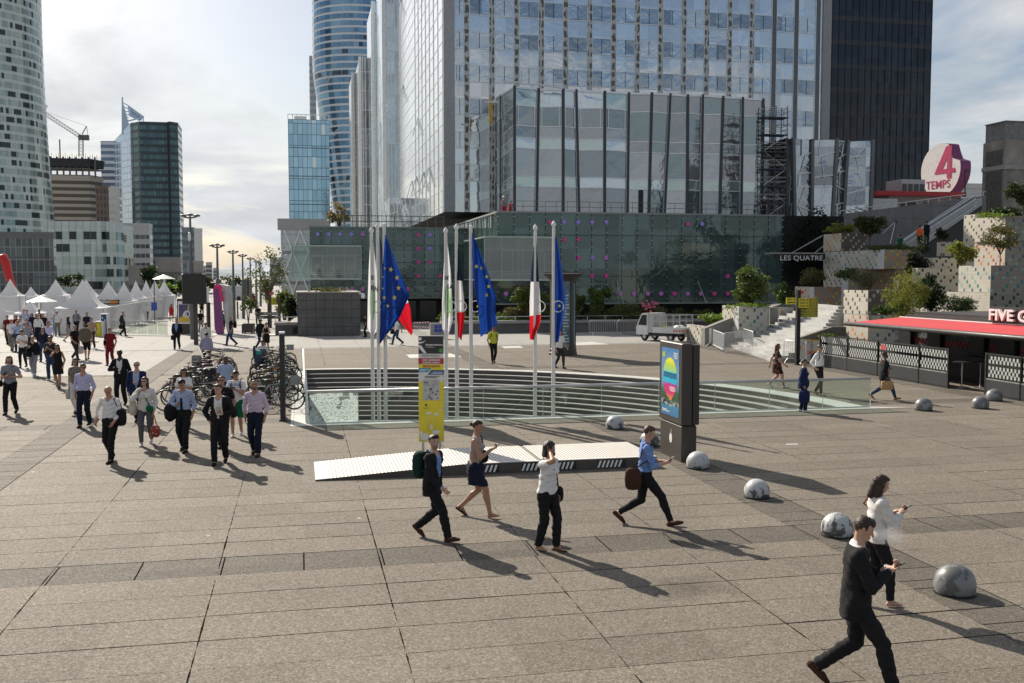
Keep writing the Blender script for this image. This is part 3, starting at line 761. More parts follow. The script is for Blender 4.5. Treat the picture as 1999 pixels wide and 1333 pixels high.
for j in range(nfl):
 for i in range(-1,nb):
  a=pu0+i*pitch+0.28;b=pu0+(i+1)*pitch-0.28
  if i==-1:a=u0+1.1
  if b>u1-0.4:b=u1-0.4
  if b-a<0.5:continue
  wins.append((abs(zw0+j*FHm-18),a,b,zw0+j*FHm))
wins.sort(key=lambda q:q[0]);rest=MB()
def one_win(mb,a,b,z_):
 mid=(a+b)/2
 mb.mat(0);mb.box(a+0.05,mid-0.03,v0-0.05,v0-0.012,z_+0.05,z_+1.55);mb.box(mid+0.03,b-0.05,v0-0.05,v0-0.012,z_+0.05,z_+1.55)
 mb.mat(1);mb.box(a,b,v0-0.075,v0-0.005,z_-0.03,z_+0.045);mb.box(a,b,v0-0.075,v0-0.005,z_+1.555,z_+1.62);mb.mat(2);mb.box(mid-0.03,mid+0.03,v0-0.06,v0-0.005,z_+0.05,z_+1.55)
m_wl=reflective('pale_reflection_tint',(0.58,0.61,0.63),0.7,0.12,0.3,0.8)
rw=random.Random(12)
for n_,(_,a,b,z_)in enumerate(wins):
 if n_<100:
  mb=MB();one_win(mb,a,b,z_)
  mb.build('window',[m_wl if rw.random()<(0.75 if a<pu0+2.7*pitch else 0.06)else m_win,m_lmul,m_dark],mt)  # left bays mostly paler: a silvery reflection put into the glass tint
 else:one_win(rest,a,b,z_)
o=rest.build('window',[m_win,m_lmul,m_dark],mt);o['kind']='stuff'
for i in range(nb+1):
 a=pu0+i*pitch
 if a>u1-0.8:break
 mb=MB();mb.box(a-0.24,a+0.24,v0-0.035,v0-0.004,ZB,ZT);mb.build('pilaster',m_pat if i<nb-3 else M((0.12,0.125,0.13),0.3,0.4),mt)
 for e in(-1,1):
  mb=MB();mb.box(a+e*0.27-0.025,a+e*0.27+0.025,v0-0.08,v0-0.003,ZB,ZT);mb.build('mullion',m_lmul,mt)
mb=MB();mb.box(u1-0.55,u1+0.4,v0-0.15,v0+1,ZB,ZT);mb.build('end_pier',M((0.27,0.28,0.29),0.5,0.2),mt)
m_wg=reflective('pale_blue_glass',(0.50,0.60,0.66),0.8,0.06,0.4,0.3,(1.5,3.4),0.16)
m_wd=reflective('smoky_glass',(0.20,0.205,0.215),0.6,0.12,0.6,0.5,(1.4,3.4),0.3)
wl=[(747,150,744,781,-260,m_wg,'pale blue glazed wing with vertical bands just left of the silvery tower'),(727,168,724,748,4,m_wg,'narrow pale glass wing with a slanted top between the oval tower and the smoky wing'),(702,182,699,728,112,m_wd,'smoky dark glass wing with thin grid lines in front of the oval tower'),(688,196,684,703,143,m_wd,'lowest and narrowest smoky wing at the foot of the oval tower')]
for(cp,Y,lp,rp_,yt,mg,lbl)in wl:
 a0,a1,b0,b1,c0,c1=pixbox(cp,Y,lp,rp_,max(yt,-200))
 w_=thing('glass_wing',lbl,'building',(a0,b0,0))
 mb=MB();mb.prism([(a0,b0),(a1,b0),(a1,b0+14),(a0,b0+14)],0,c1);mb.build('wall',mg,w_)
 n_=5
 for i in range(n_+1):
  x_=a0+(a1-a0)*i/n_
  mb=MB();wd=0.22 if i in(0,n_)else 0.07
  mb.box(x_-wd,x_+wd,b0-0.2,b0+0.03,0,c1+0.15);mb.build('mullion',m_dark if i==n_ else m_lmul,w_)
 k=0
 while 3.4*k<c1:mb=MB();mb.box(a0,a1,b0-0.08,b0+0.02,3.4*k,3.4*k+0.12);k+=1;mb.build('transom',m_lmul,w_)
 mb=MB();mb.box(a0-0.3,a0+0.25,b0-0.25,b0+0.4,3,c1-2);mb.build('corner_flashing',M((0.7,0.7,0.68),0.3,0.4),w_)
def shards(mb,ua,ub,va,za,zb,rn,vb=None,nrow=5):
 """irregular white glazing bars over a panel"""
 vb=va if vb is None else vb
 def P(f,z):return(ua+(ub-ua)*f,va+(vb-va)*f-0.06,z)
 H=(zb-za)/nrow;prev=[za,za]
 for k in range(nrow):
  l=za+H*(k+1)+rn.uniform(-0.3,0.3)*H;r_=za+H*(k+1)+rn.uniform(-0.3,0.3)*H
  l,r_=min(l,zb),min(r_,zb)
  if k<nrow-1:mb.bar(P(0,l),P(1,r_),0.09)
  f1,f2=rn.uniform(0.25,0.75),rn.uniform(0.25,0.75)
  mb.bar(P(f1,prev[0]+(prev[1]-prev[0])*f1),P(f2,l+(r_-l)*f2),0.09);prev=[l,r_]
m_shard=reflective('mirror_shards',(0.34,0.37,0.40),0.85,0.05,0.9,0.55,(1.7,1.9),0.45)
rn=random.Random(5)
a0,a1,b0,b1,c0,c1=pixbox(760,128,742,806,386)
sb=thing('mirror_pavilion','low block of dark mirror glass with crooked white glazing bars under the silvery tower overhang','building',(a0,b0,0))
mb=MB();mb.prism(rect(a0,a1,b0,b0+8),0,c1);mb.build('wall',m_shard,sb)
mb=MB();n_=3
for i in range(n_):shards(mb,a0+(a1-a0)*i/n_,a0+(a1-a0)*(i+1)/n_,b0,7,c1,rn,nrow=3)
for i in range(n_+1):mb.bar((a0+(a1-a0)*i/n_,b0-0.03,0),(a0+(a1-a0)*i/n_,b0-0.03,c1),0.12)
mb.build('glazing_bars',m_lmul,sb)
# faceted building standing on the podium
fb=thing('faceted_building','faceted grey glass building with dark ribs standing on the green podium','building',(*uv(at(1003,410,92)),9.3))
ZF=9.36
ribs=[(945,205,946),(962,196,962),(978,187,979),(1004,170,1004),(1051,175,1047),(1099,175,1099),(1124,177,1130),(1180,180,1180),(1227,183,1224),(1272,183,1266),(1308,185,1296),(1342,187,1341),(1371,187,1368),(1411,190,1404),(1449,192,1446),(1489,195,1486)]
vf=uv(at(1004,300,90))[1]
nodes=[]
uc=hitV(1004,300,vf)[0]
for i,(pt,yt,pb)in enumerate(ribs):
 if i<3:
  vv=hitU(pt,yt,uc-0.2+0.3*i)[0];ut=ub=uc-0.2+0.3*i;zt=hitU(pt,yt,ut)[1];va=vb=vv
 else:
  off=0.0 if i%2 else 0.7
  va=vb=vf+off;ut,zt=hitV(pt,yt,va);ub=hitV(pb,414,vb)[0]
 nodes.append(((ut,va,zt),(ub,vb,ZF)))
lv_l=[(172,205),(205,244),(244,267),(267,288),(288,343),(343,363),(363,416)]
zlev=[nodes[3][0][2]]+[hitV(1010,y_,vf)[1]for y_ in(205,244,267,288,343,363)]+[ZF]
zl2=[nodes[3][0][2]]+[hitV(1300,y_,vf)[1]for y_ in(219,277,298,350,370)]+[ZF]
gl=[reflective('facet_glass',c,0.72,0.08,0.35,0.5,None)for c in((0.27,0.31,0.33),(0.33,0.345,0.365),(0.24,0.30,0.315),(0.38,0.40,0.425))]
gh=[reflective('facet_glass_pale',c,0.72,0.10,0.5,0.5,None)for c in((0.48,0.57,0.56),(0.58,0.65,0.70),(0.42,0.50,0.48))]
rf=random.Random(21)
for i in range(len(nodes)-1):
 (tA,bA),(tB,bB)=nodes[i],nodes[i+1]
 zl=zlev if i<8 else zl2
 def L(t_,b_,z_):f=(z_-ZF)/(t_[2]-ZF);return Vector(b_).lerp(Vector(t_),f)
 n_=len(zl)-1
 for k in range(n_):
  za,zb=zl[k],zl[k+1]
  a,b,c,d=L(tA,bA,za),L(tB,bB,za),L(tB,bB,zb),L(tA,bA,zb)
  if k==0:a,b=Vector(tA),Vector(tB)
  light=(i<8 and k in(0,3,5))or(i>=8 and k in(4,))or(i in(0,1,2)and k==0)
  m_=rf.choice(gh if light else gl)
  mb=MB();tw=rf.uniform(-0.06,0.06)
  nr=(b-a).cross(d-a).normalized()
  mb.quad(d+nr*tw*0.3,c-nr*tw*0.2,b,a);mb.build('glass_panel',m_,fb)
 mb=MB()
 for k in range(n_+1):
  z_=zl[k];a,b=(Vector(tA),Vector(tB))if k==0 else(L(tA,bA,z_),L(tB,bB,z_))
  mb=MB();mb.bar(a+Vector((0,-0.03,0)),b+Vector((0,-0.03,0)),0.09 if k else 0.18);mb.build('transom',m_lmul,fb)
 if i in(3,4,5,6,7):
  za,zb=zl[1]-0.03,zl[2]
  for f in(0.15,0.85):
   a=L(tA,bA,za).lerp(L(tB,bB,za),f);b=L(tA,bA,zb).lerp(L(tB,bB,zb),f);mb=MB();mb.bar(a+Vector((0,-0.04,0)),b+Vector((0,-0.04,0)),0.07);mb.build('window_post',m_lmul,fb)
 for(t_,b_),s_ in(((tA,bA),1),((tB,bB),-1)):
  mb=MB();o_=(Vector(tB)-Vector(tA)).normalized()*0.14*s_
  mb.bar(Vector(b_)+o_+Vector((0,-0.05,0)),Vector(t_)+o_+Vector((0,-0.05,0)),0.06);mb.build('mullion',m_lmul,fb)
for(t_,b_)in nodes:
 mb=MB();mb.bar((b_[0],b_[1]-0.10,b_[2]),(t_[0],t_[1]-0.10,t_[2]+0.12),0.15,0.24);mb.build('rib',M((0.05,0.05,0.054),0.4,0.2),fb)
mb=MB();pl=[(n[0][0],n[0][1])for n in nodes]+[(nodes[-1][0][0],vf+12),(nodes[0][0][0]+1.5,vf+12)]
mb.add([(*p,20.2)for p in pl],[tuple(range(len(pl)))])
mb.quad((nodes[-1][0][0],nodes[-1][0][1],ZF),(nodes[-1][0][0],vf+12,ZF),(nodes[-1][0][0],vf+12,20.2),(nodes[-1][0][0],nodes[-1][0][1],20.2));mb.build('roof',m_concd,fb)
da,db=hitV(1246,395,vf-0.05)[0],hitV(1255,395,vf-0.05)[0]
mb=MB();mb.box(da,db,vf-0.12,vf-0.03,ZF,hitV(1250,371,vf)[1]);mb.build('open_doorway',m_black,fb)
cb_=thing('cable_rig','thin metal davit arms and cables above the faceted building','rig',(*uv(at(1000,150,90)),21))
mb=MB();mb.bar(U3(980,158,89),U3(1018,161,89),0.12);mb.bar(U3(1018,138,89),U3(1018,165,89),0.1);mb.bar(U3(1048,164,89),U3(1100,172,89),0.14);mb.bar(U3(945,199,92),U3(972,199,92),0.12);mb.build('arm',m_metal,cb_)
yb_=thing('roof_hoist','yellow hoist post at the left end of the faceted building','hoist',(*uv(at(958,215,93)),15))
mb=MB();mb.bar(U3(958,240,93),U3(958,193,93),0.3);mb.build('post',M((0.55,0.32,0.05),0.5),yb_);mb=MB();mb.bar(U3(953,200,93),U3(968,196,93),0.2);mb.build('arm',m_metal,yb_)
sf=thing('mirror_facets','crooked mirror glass facets with white bars right of the scaffold','building',(*uv(at(1540,410,98)),9.3))
vq=uv(at(1540,300,98))[1]
qn=[(1534,272,1538),(1548,270,1551),(1585,271,1584),(1633,272,1624),(1655,272,1645),(1703,274,1698)]
pr=None
for i,(pt,yt,pb)in enumerate(qn):
 off=0 if i%2 else 0.8;ut,zt=hitV(pt,yt,vq+off);ub=hitV(pb,412,vq+off)[0];zt=hitV(1585,271,vq)[1]
 cur=((ut,vq+off,zt),(ub,vq+off,ZF))
 if pr:
  mb=MB();mb.quad(pr[1],cur[1],cur[0],pr[0]);mb.build('mirror_panel',m_shard,sf)
  mb=MB();shards(mb,(pr[0][0]+pr[1][0])/2,(cur[0][0]+cur[1][0])/2,pr[0][1],ZF,zt,rn,cur[0][1]);mb.build('glazing_bars',m_lmul,sf)
 mb=MB();mb.bar((cur[1][0],cur[1][1]-0.1,ZF),(cur[0][0],cur[0][1]-0.1,zt+0.1),0.3,0.3);mb.build('rib',M((0.16,0.165,0.17),0.5),sf)
 pr=cur
mb=MB();ua_=hitV(1534,300,vq)[0];ub_=hitV(1700,300,vq)[0];mb.quad((ua_,vq+0.5,zt),(ub_,vq+0.5,zt),(ub_,vq+7,zt),(ua_,vq+7,zt));mb.build('roof',m_concd,sf)
# black tower
u0,u1,v0b,v1,z0,z1=pixbox(1600,150,None,1821,-20,vlen=30)
z1=49
bk=thing('black_tower','tall black glass tower on the right','building',(u0,v0b,0))
m_blk=reflective('black_glass',(0.020,0.024,0.034),0.30,0.10,0.15,0.4,(1.05,1.75),0.4,0.5)
mb=MB();mb.prism(rect(u0,u1,v0b,v1),0,z1);mb.build('wall',m_blk,bk)
nv=int((u1-u0)/1.05)
for i in range(nv+1):
 mb=MB();x_=u0+(u1-u0)*i/nv;mb.box(x_-0.035,x_+0.035,v0b-0.10,v0b-0.003,0,z1);mb.build('fin',m_black,bk)
m_bsp=M((0.030,0.032,0.038),0.45,0.2,name='black_spandrel')
for k in range(int(z1/3.5)):
 mb=MB();mb.box(u0,u1,v0b-0.05,v0b-0.003,k*3.5,k*3.5+0.75);mb.build('spandrel',m_bsp,bk)
 # green glass podium
m_pg=reflective('podium_glass',(0.085,0.130,0.125),0.34,0.07,0.2,0.6,(1.27,1.6),0.30,0.6)
m_joint=M((0.012,0.016,0.015),0.5,name='joint')
m_fit=M((0.32,0.35,0.34),0.35,0.7,name='spider_fitting')
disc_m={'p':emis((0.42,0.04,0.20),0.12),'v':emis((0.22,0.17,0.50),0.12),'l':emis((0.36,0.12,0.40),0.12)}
u0,u1,v0p,v1,z0,z1=pixbox(972,80,862,1528,415)
PZ0=hitV(1300,590,v0p)[1];PZ1=z1
pr_=thing('green_glass_podium','dark green glass podium block with coloured round fittings under the faceted building','building',(u0,v0p,0))
mb=MB();mb.prism([(u0,v0p),(u1,v0p),(u1,v0p+26),(u0+14,v0p+26),(u0,v1)],PZ0,PZ1);mb.build('glass_skin',m_pg,pr_)
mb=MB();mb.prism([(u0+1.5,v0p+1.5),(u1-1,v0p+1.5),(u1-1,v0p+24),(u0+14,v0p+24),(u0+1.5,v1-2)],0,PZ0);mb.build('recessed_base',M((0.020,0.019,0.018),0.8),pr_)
mb=MB();mb.box(u0-0.12,u1+0.1,v0p-0.15,v0p+0.2,PZ1,PZ1+0.14);mb.box(u0-0.12,u0+0.2,v0p,v1,PZ1,PZ1+0.14);mb.box(u0-0.1,u1,v0p-0.25,v0p+0.4,PZ0-0.12,PZ0);mb.build('coping',M((0.26,0.27,0.26),0.5,0.3),pr_)
np_=round((u1-u0)/1.27);pw=(u1-u0)/np_
for i in range(np_+1):
 mb=MB();mb.box(u0+i*pw-0.02,u0+i*pw+0.02,v0p-0.03,v0p-0.003,PZ0,PZ1);mb.build('joint',m_joint,pr_)
for f in(0.30,0.76):
 zz_=PZ0+(PZ1-PZ0)*f;mb=MB();mb.box(u0,u1,v0p-0.03,v0p-0.003,zz_-0.02,zz_+0.02);mb.box(u0-0.03,u0-0.003,v0p,v1,zz_-0.02,zz_+0.02);mb.build('joint',m_joint,pr_)
mb=MB()
for k in range(1,10):mb.box(u0-0.03,u0-0.003,v0p+k*2.4-0.02,v0p+k*2.4+0.02,PZ0,PZ1)
mb.build('joint',m_joint,pr_)
mb=MB()
for i in range(np_+1):
 for k in range(12):
  z_=PZ0+(k+0.5)*(PZ1-PZ0)/12
  mb.box(u0+i*pw-0.09,u0+i*pw+0.09,v0p-0.09,v0p-0.035,z_-0.03,z_+0.03)
o=mb.build('spider_fitting',m_fit,pr_);o['kind']='stuff'
def disc(par,px_,py_,vv,c):
 u_,z_=hitV(px_,py_,vv-0.12);mb=MB()
 n=14;pts_=[(u_+0.17*math.cos(2*math.pi*k/n),vv-0.14,z_+0.17*math.sin(2*math.pi*k/n))for k in range(n)]
 mb.slab(pts_,(0,0.10,0));mb.build('round_fitting',disc_m[c],par)
for(x_,y_,c)in[(1073.5,433,'p'),(1101,433,'v'),(1129,433,'v'),(1156,433,'v'),(1184,433,'v'),(1343,437,'p'),(1371,437,'v'),(1130,467,'p'),(1102,468,'p'),(1130,503,'p'),(1157,503,'v'),(1183,503,'l'),(1156,538,'p'),(1184,538,'p'),(988,573,'l'),(1016,573,'l'),(1211,573,'l'),(1238,573,'l'),(1265,573,'l'),(1291,573,'l'),(1317,573,'p'),(1343,573,'l'),(1369,573,'l'),(1395,573,'p'),(1421,539,'p'),(1421,573,'p')]:disc(pr_,x_,y_,v0p,c)
for(xa,ya,xb,yb)in((1207,549,1219,592),(1366,549,1382,592)):
 a,b=hitV(xa,ya,v0p-0.5),hitV(xb,yb,v0p-1.2);mb=MB();mb.bar((a[0],v0p-0.1,a[1]),(b[0],v0p-0.9,b[1]),0.06);mb.build('stay_rod',m_metal,pr_)
def railing(par,pts_,h_,n_post=12,m_=None,rails=2,r=0.035):
 m_=m_ or m_metal
 mb=MB()
 for k in range(rails):mb.tube([(p[0],p[1],p[2]+h_*(k+1)/rails)for p in pts_],r,5)
 for a,b in zip(pts_,pts_[1:]):
  for i in range(n_post+1):q=Vector(a).lerp(Vector(b),i/n_post);mb.tube([q,q+Vector((0,0,h_))],r,5)
 return mb.build('railing',m_,par)
railing(pr_,[(u0+0.3,v0p+0.4,PZ1+0.14),(u1-0.3,v0p+0.4,PZ1+0.14)],0.85,26,M((0.14,0.14,0.145),0.5),2,0.022)
def bay(par,cp,Y,lp,rp_,yt,yb,vlen=None,lab=None):
 a0,a1,b0,b1,c0,c1=pixbox(cp,Y,lp,rp_,yt,yb,vlen=vlen)
 mg=clear_glass('green_bay_glass',(0.42,0.62,0.55),0.16,0.05)
 mb=MB()
 mb.quad((a0,b0,c0),(a1,b0,c0),(a1,b0,c1),(a0,b0,c1));mb.quad((a0,b1,c0),(a0,b0,c0),(a0,b0,c1),(a0,b1,c1));mb.quad((a1,b0,c0),(a1,b1,c0),(a1,b1,c1),(a1,b0,c1))
 mb.build('bay_glass',mg,par)
 mb=MB();fm=M((0.45,0.55,0.51),0.35,0.3,name='pale_green_frame')
 mb.box(a0,a1,b0,b1,c1-0.05,c1+0.08);mb.box(a0,a1,b0,b1,c0-0.12,c0)
 n_=max(4,int((a1-a0)/1.3))
 for i in range(n_+1):x_=a0+(a1-a0)*i/n_;mb.box(x_-0.025,x_+0.025,b0+0.02,b0+0.08,c0,c1)
 for f in(0.18,0.72):z_=c0+(c1-c0)*f;mb.box(a0,a1,b0+0.02,b0+0.07,z_-0.025,z_+0.025)
 k=0
 while b0+k*0.5<b1:mb.box(a0+0.01,a0+0.05,b0+k*0.5,b0+k*0.5+0.05,c0,c1);k+=1
 mb.build('bay_frame',fm,par)
 zi0,zi1=c0+(c1-c0)*0.14,c0+(c1-c0)*0.68;wf=M((0.55,0.62,0.58),0.4)
 xa,xb=a0+(a1-a0)*0.28,a0+(a1-a0)*0.92
 mb=MB();mb.box(xa,xb,b0+0.9,b0+1.0,zi0,zi1);mb.build('inner_window',M((0.05,0.085,0.075),0.15,0.2),par)
 mb=MB()
 for i in range(5):x_=xa+(xb-xa)*i/4;mb.box(x_-0.05,x_+0.05,b0+0.8,b0+0.9,zi0,zi1)
 mb.box(xa,xb,b0+0.78,b0+0.9,zi1,zi1+0.1);mb.box(xa,xb,b0+0.78,b0+0.9,zi0-0.1,zi0);mb.build('inner_frame',wf,par)
bay(pr_,946,78.3,905,1078,463,545)
pL=at(605,444,88);uL,vL=uv(pL);zL=pL.z;uR=hitV(868,445,vL)[0]
zl0=hitV(700,580,vL)[1]
pl_=thing('green_glass_podium','left green glass podium block with a projecting glazed bay behind the first flags','building',(uL,vL,0))
mb=MB();mb.prism(rect(uL,uR+6,vL,vL+16),zl0,zL);mb.build('glass_skin',m_pg,pl_)
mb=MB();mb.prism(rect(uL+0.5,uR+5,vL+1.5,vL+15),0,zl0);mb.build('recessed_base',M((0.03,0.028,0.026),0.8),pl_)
mb=MB();mb.box(uL-0.1,uR+6,vL-0.15,vL+0.2,zL,zL+0.12);mb.box(uL-0.1,uR+6,vL-0.2,vL+0.4,zl0-0.15,zl0);mb.build('coping',M((0.2,0.21,0.2),0.5,0.3),pl_)
nn=13;pwl=(uR-uL)/nn
for i in range(nn+6):
 mb=MB();mb.box(uL+i*pwl-0.02,uL+i*pwl+0.02,vL-0.03,vL-0.003,zl0,zL);mb.build('joint',m_joint,pl_)
for y_ in(478,544,512):
 zz_=hitV(700,y_,vL)[1];mb=MB();mb.box(uL,uR+6,vL-0.03,vL-0.003,zz_-0.02,zz_+0.02);mb.build('joint',m_joint,pl_)
for(x_,y_,c)in[(620,457,'v'),(642,457,'v'),(664,457,'v'),(686,457,'v'),(708,457,'l'),(817,458,'p'),(839,458,'v'),(817,485,'p'),(839,485,'v'),(817,511,'p'),(839,511,'p'),(817,538,'p'),(860,538,'p'),(665,564,'l'),(687,564,'l'),(708,564,'l'),(796,564,'p')]:disc(pl_,x_,y_,vL,c)
mb=MB()
for i in range(nn+6):
 for k in range(10):
  z_=zl0+(k+0.5)*(zL-zl0)/10;mb.box(uL+i*pwl-0.08,uL+i*pwl+0.08,vL-0.09,vL-0.035,z_-0.03,z_+0.03)
o=mb.build('spider_fitting',m_fit,pl_);o['kind']='stuff'
bay(pl_,570,85.5,None,705,480,543,vlen=2.4)
railing(pl_,[(uL+3,vL+0.4,zL+0.12),(uR,vL+0.4,zL+0.12)],1.0,12,M((0.08,0.08,0.08),0.5))
for k in range(4):
 ua=hitV(700+k*40,600,vL+1.45)[0]
 mb=MB();mb.box(ua,ua+1.5,vL+1.38,vL+1.47,0,1.9);mb.build('door',M((0.05,0.05,0.05),0.2,0.3),pl_)
 # scaffold
sc=thing('scaffold','narrow steel scaffold tower between the faceted building and the mirror facets','scaffold',(*uv(at(1490,415,93)),9.36))
vs0=uv(at(1510,300,93))[1]
sa,sb_=hitV(1491,300,vs0)[0],hitV(1536,300,vs0)[0];zs1=hitV(1510,206,vs0)[1]
for(uu,vv)in((sa,vs0),(sb_,vs0),(sa,vs0+1.2),(sb_,vs0+1.2),((sa+sb_)/2,vs0),((sa+sb_)/2,vs0+1.2)):
 mb=MB();mb.tube([(uu,vv,ZF),(uu,vv,zs1)],0.045,5);mb.build('standard',m_dark,sc)
nl=6
for k in range(1,nl+1):
 z_=ZF+(zs1-ZF-1.0)*k/nl
 mb=MB();mb.box(sa-0.1,sb_+0.1,vs0-0.05,vs0+1.25,z_-0.09,z_);mb.build('deck',M((0.05,0.065,0.09),0.6),sc)
 mb=MB()
 for dz in(0.4,0.8):
  for vv in(vs0,vs0+1.2):mb.tube([(sa,vv,z_+dz),(sb_,vv,z_+dz)],0.03,4)
  for uu in(sa,sb_):mb.tube([(uu,vs0,z_+dz),(uu,vs0+1.2,z_+dz)],0.03,4)
 zl_=z_-(zs1-ZF-1.0)/nl
 mb.tube([(sa,vs0,zl_),(sb_,vs0,z_)]if k%2 else[(sb_,vs0,zl_),(sa,vs0,z_)],0.03,4)
 mb.build('guard_rail',m_galv,sc)
mb=MB();a,b=hitV(1530,415,vq-1)[0],hitV(1636,415,vq-1)[0]
for k in range(18):
 f=k/17;z_=ZF+0.1+0.12*math.sin(k*1.7)
 if k:mb.slab([(pa,vq-1,9.0),(a+(b-a)*f,vq-1,9.0),(a+(b-a)*f,vq-1,z_),(pa,vq-1,pz)],(0,0.05,0))
 pa,pz=a+(b-a)*f,z_
solo(mb,'safety_netting',M((0.02,0.16,0.11),0.8),'dark green safety netting along the roof edge below the mirror facets','netting',rot=TH)
# vegetation
LV={}
def leafmat(c,name='foliage'):
 if c in LV:return LV[c]
 t=NT(name);n=t.noise(2.3,3,0.6);n2=t.noise(14,2)
 f=t.math('MULTIPLY_ADD',n,1.5,-0.25,clamp=True)
 col=t.mix(f,tuple(x*0.55 for x in c),tuple(min(1,x*1.5)for x in c))
 col=t.mix(t.math('MULTIPLY',n2,0.5),col,(c[0]*1.5,c[1]*1.25,c[2]*0.7))
 t.put(t.b.inputs['Subsurface Weight'],0.0)
 b=t.b;t.put(b.inputs['Base Color'],col);b.inputs['Roughness'].default_value=0.55;b.inputs['Specular IOR Level'].default_value=0.3
 tl=t.n('ShaderNodeBsdfTranslucent');t.put(tl.inputs[0],t.mix(1.0,col,(1.2,1.35,0.7),'MULTIPLY'))
 ms=t.n('ShaderNodeMixShader');ms.inputs[0].default_value=0.35
 t.t.links.new(b.outputs[0],ms.inputs[1]);t.t.links.new(tl.outputs[0],ms.inputs[2]);t.t.links.new(ms.outputs[0],t.o.inputs[0])
 LV[c]=t.m;return t.m
m_bark=M((0.10,0.075,0.055),0.9,var=0.3,sc=8,name='bark')
def leaves(mb,c,rad,n,ls,rn,nclump=14,shell=0.5,droop=0.0,aspect=0.55):
 c=Vector(c)
 cl=[]
 for _ in range(nclump):
  while True:
   p=Vector((rn.uniform(-1,1),rn.uniform(-1,1),rn.uniform(-1,1)))
   if p.length<1:break
  p=p.normalized()*(p.length**0.5)*0.72
  cl.append((p,rn.uniform(0.22,0.42)))
 for _ in range(n):
  p,r=rn.choice(cl)
  d=Vector((rn.gauss(0,1),rn.gauss(0,1),rn.gauss(0,1))).normalized()*(r*rn.uniform(shell,1.0))
  q=p+d;q=Vector((q.x*rad[0],q.y*rad[1],q.z*rad[2]))+c
  a=Vector((rn.gauss(0,1),rn.gauss(0,1),rn.gauss(0,0.7)-droop)).normalized();b=a.cross(Vector((rn.gauss(0,1),rn.gauss(0,1),rn.gauss(0,1)))).normalized()
  s=ls*rn.uniform(0.6,1.4)
  mb.quad(q,q+a*s*0.5+b*s*aspect*0.5,q+a*s,q+a*s*0.5-b*s*aspect*0.5)
def plant(name,label,cat,px_,pyb,wpx,hpx,Y,col,n=900,ls=0.16,trunk=None,seed=0,group=None,dy=None,nclump=14,zb=None,crown_h=None,stems=5,aspect=0.55,shell=0.5,core=True):
 rn=random.Random(seed*7+int(px_));p=at(px_,pyb,Y);k=Y/FPX
 W,H=wpx*k/2,hpx*k
 t=local(name,label,cat,(p.x,p.y,p.z),rn.uniform(-0.6,0.6),group)
 if Y<80:n=int(n*1.7);W*=1.08;ls*=1.12
 ch=(crown_h or 1.0)*H;cz=H-ch/2
 mb=MB();leaves(mb,(0,0,cz),(W,dy or W*0.8,ch/2),n,ls,rn,nclump,shell,aspect=aspect);mb.build('foliage' if not crown_h else 'crown',leafmat(col),t)
 mb=MB()
 r0=(trunk or 0.025)
 for i in range(stems):
  a=rn.uniform(0,6.28);e=Vector((math.cos(a)*W*0.55,math.sin(a)*W*0.45,cz+ch*rn.uniform(-0.1,0.3)))
  if crown_h:mid=Vector((0,0,(H-ch)*0.9))
  else:mid=Vector((e.x*0.35,e.y*0.35,H*0.3))
  base=Vector((0,0,0))if crown_h else Vector((e.x*0.15,e.y*0.15,0))
  mb.tube([base,mid,mid.lerp(e,0.5)+Vector((rn.uniform(-0.1,0.1),0,0.1))*W,e],[r0,r0*0.8,r0*0.5,r0*0.2],5)
 mb.build('trunk' if crown_h else 'stem',m_bark,t)
 return t
GR,DG,LG,OL,YG=(0.055,0.085,0.025),(0.022,0.038,0.018),(0.13,0.19,0.04),(0.10,0.095,0.045),(0.17,0.19,0.04)
# pixel-patterned planters
def pixmat(base,pal,dens=3,cs=0.22,inset=0.27,rndk=0.85):
 t=NT('pixel_tile_wall');x,y,z=t.xyz()
 s_=t.math('DIVIDE',t.math('ADD',x,y),cs);q=t.math('DIVIDE',z,cs)
 i,j=t.math('FLOOR',s_),t.math('FLOOR',q);fi,fj=t.math('FRACT',s_),t.math('FRACT',q)
 inb=t.math('MULTIPLY',t.math('LESS_THAN',t.math('ABSOLUTE',t.math('SUBTRACT',fi,0.5)),inset+0.06),t.math('LESS_THAN',t.math('ABSOLUTE',t.math('SUBTRACT',fj,0.5)),inset+0.12))
 m_=t.math('FLOORED_MODULO',t.math('ADD',i,t.math('MULTIPLY',j,2.0)),float(dens))
 on=t.math('LESS_THAN',m_,0.5)
 r1=t.white(t.comb(i,j,2.2));on=t.math('MULTIPLY',on,t.math('LESS_THAN',r1,rndk))
 mask=t.math('MULTIPLY',inb,on)
 r2=t.white(t.comb(j,i,7.7))
 stops=[(k/len(pal),c)for k,c in enumerate(pal)]
 pc=t.n('ShaderNodeValToRGB');pc.color_ramp.interpolation='CONSTANT'
 while len(pc.color_ramp.elements)<len(stops):pc.color_ramp.elements.new(0.5)
 for e,(p_,c_)in zip(pc.color_ramp.elements,stops):e.position=p_;e.color=(*c_,1)
 t.put(pc.inputs[0],r2)
 pn=t.math('FRACT',t.math('DIVIDE',z,0.94));pl_=t.math('FRACT',t.math('DIVIDE',t.math('ADD',x,y),1.88))
 seam=t.math('MAXIMUM',t.math('LESS_THAN',pn,0.012),t.math('LESS_THAN',pl_,0.008))
 nz=t.noise(1.2,5,0.65);f=t.math('MULTIPLY_ADD',nz,0.5,0.75)
 bc=t.mix(1.0,base,t.comb(f,f,f),'MULTIPLY')
 bc=t.mix(t.math('MULTIPLY',seam,0.6),bc,(0.1,0.1,0.09))
 col=t.mix(mask,bc,pc.outputs[0])
 t.bump(t.math('SUBTRACT',t.math('MULTIPLY',t.math('LESS_THAN',t.math('FRACT',t.math('MULTIPLY',q,1.0)),0.06),-0.2),mask),0.8,0.05)
 return t.fin(col,0.75,0,0.35)
CREAM=(0.52,0.485,0.41)
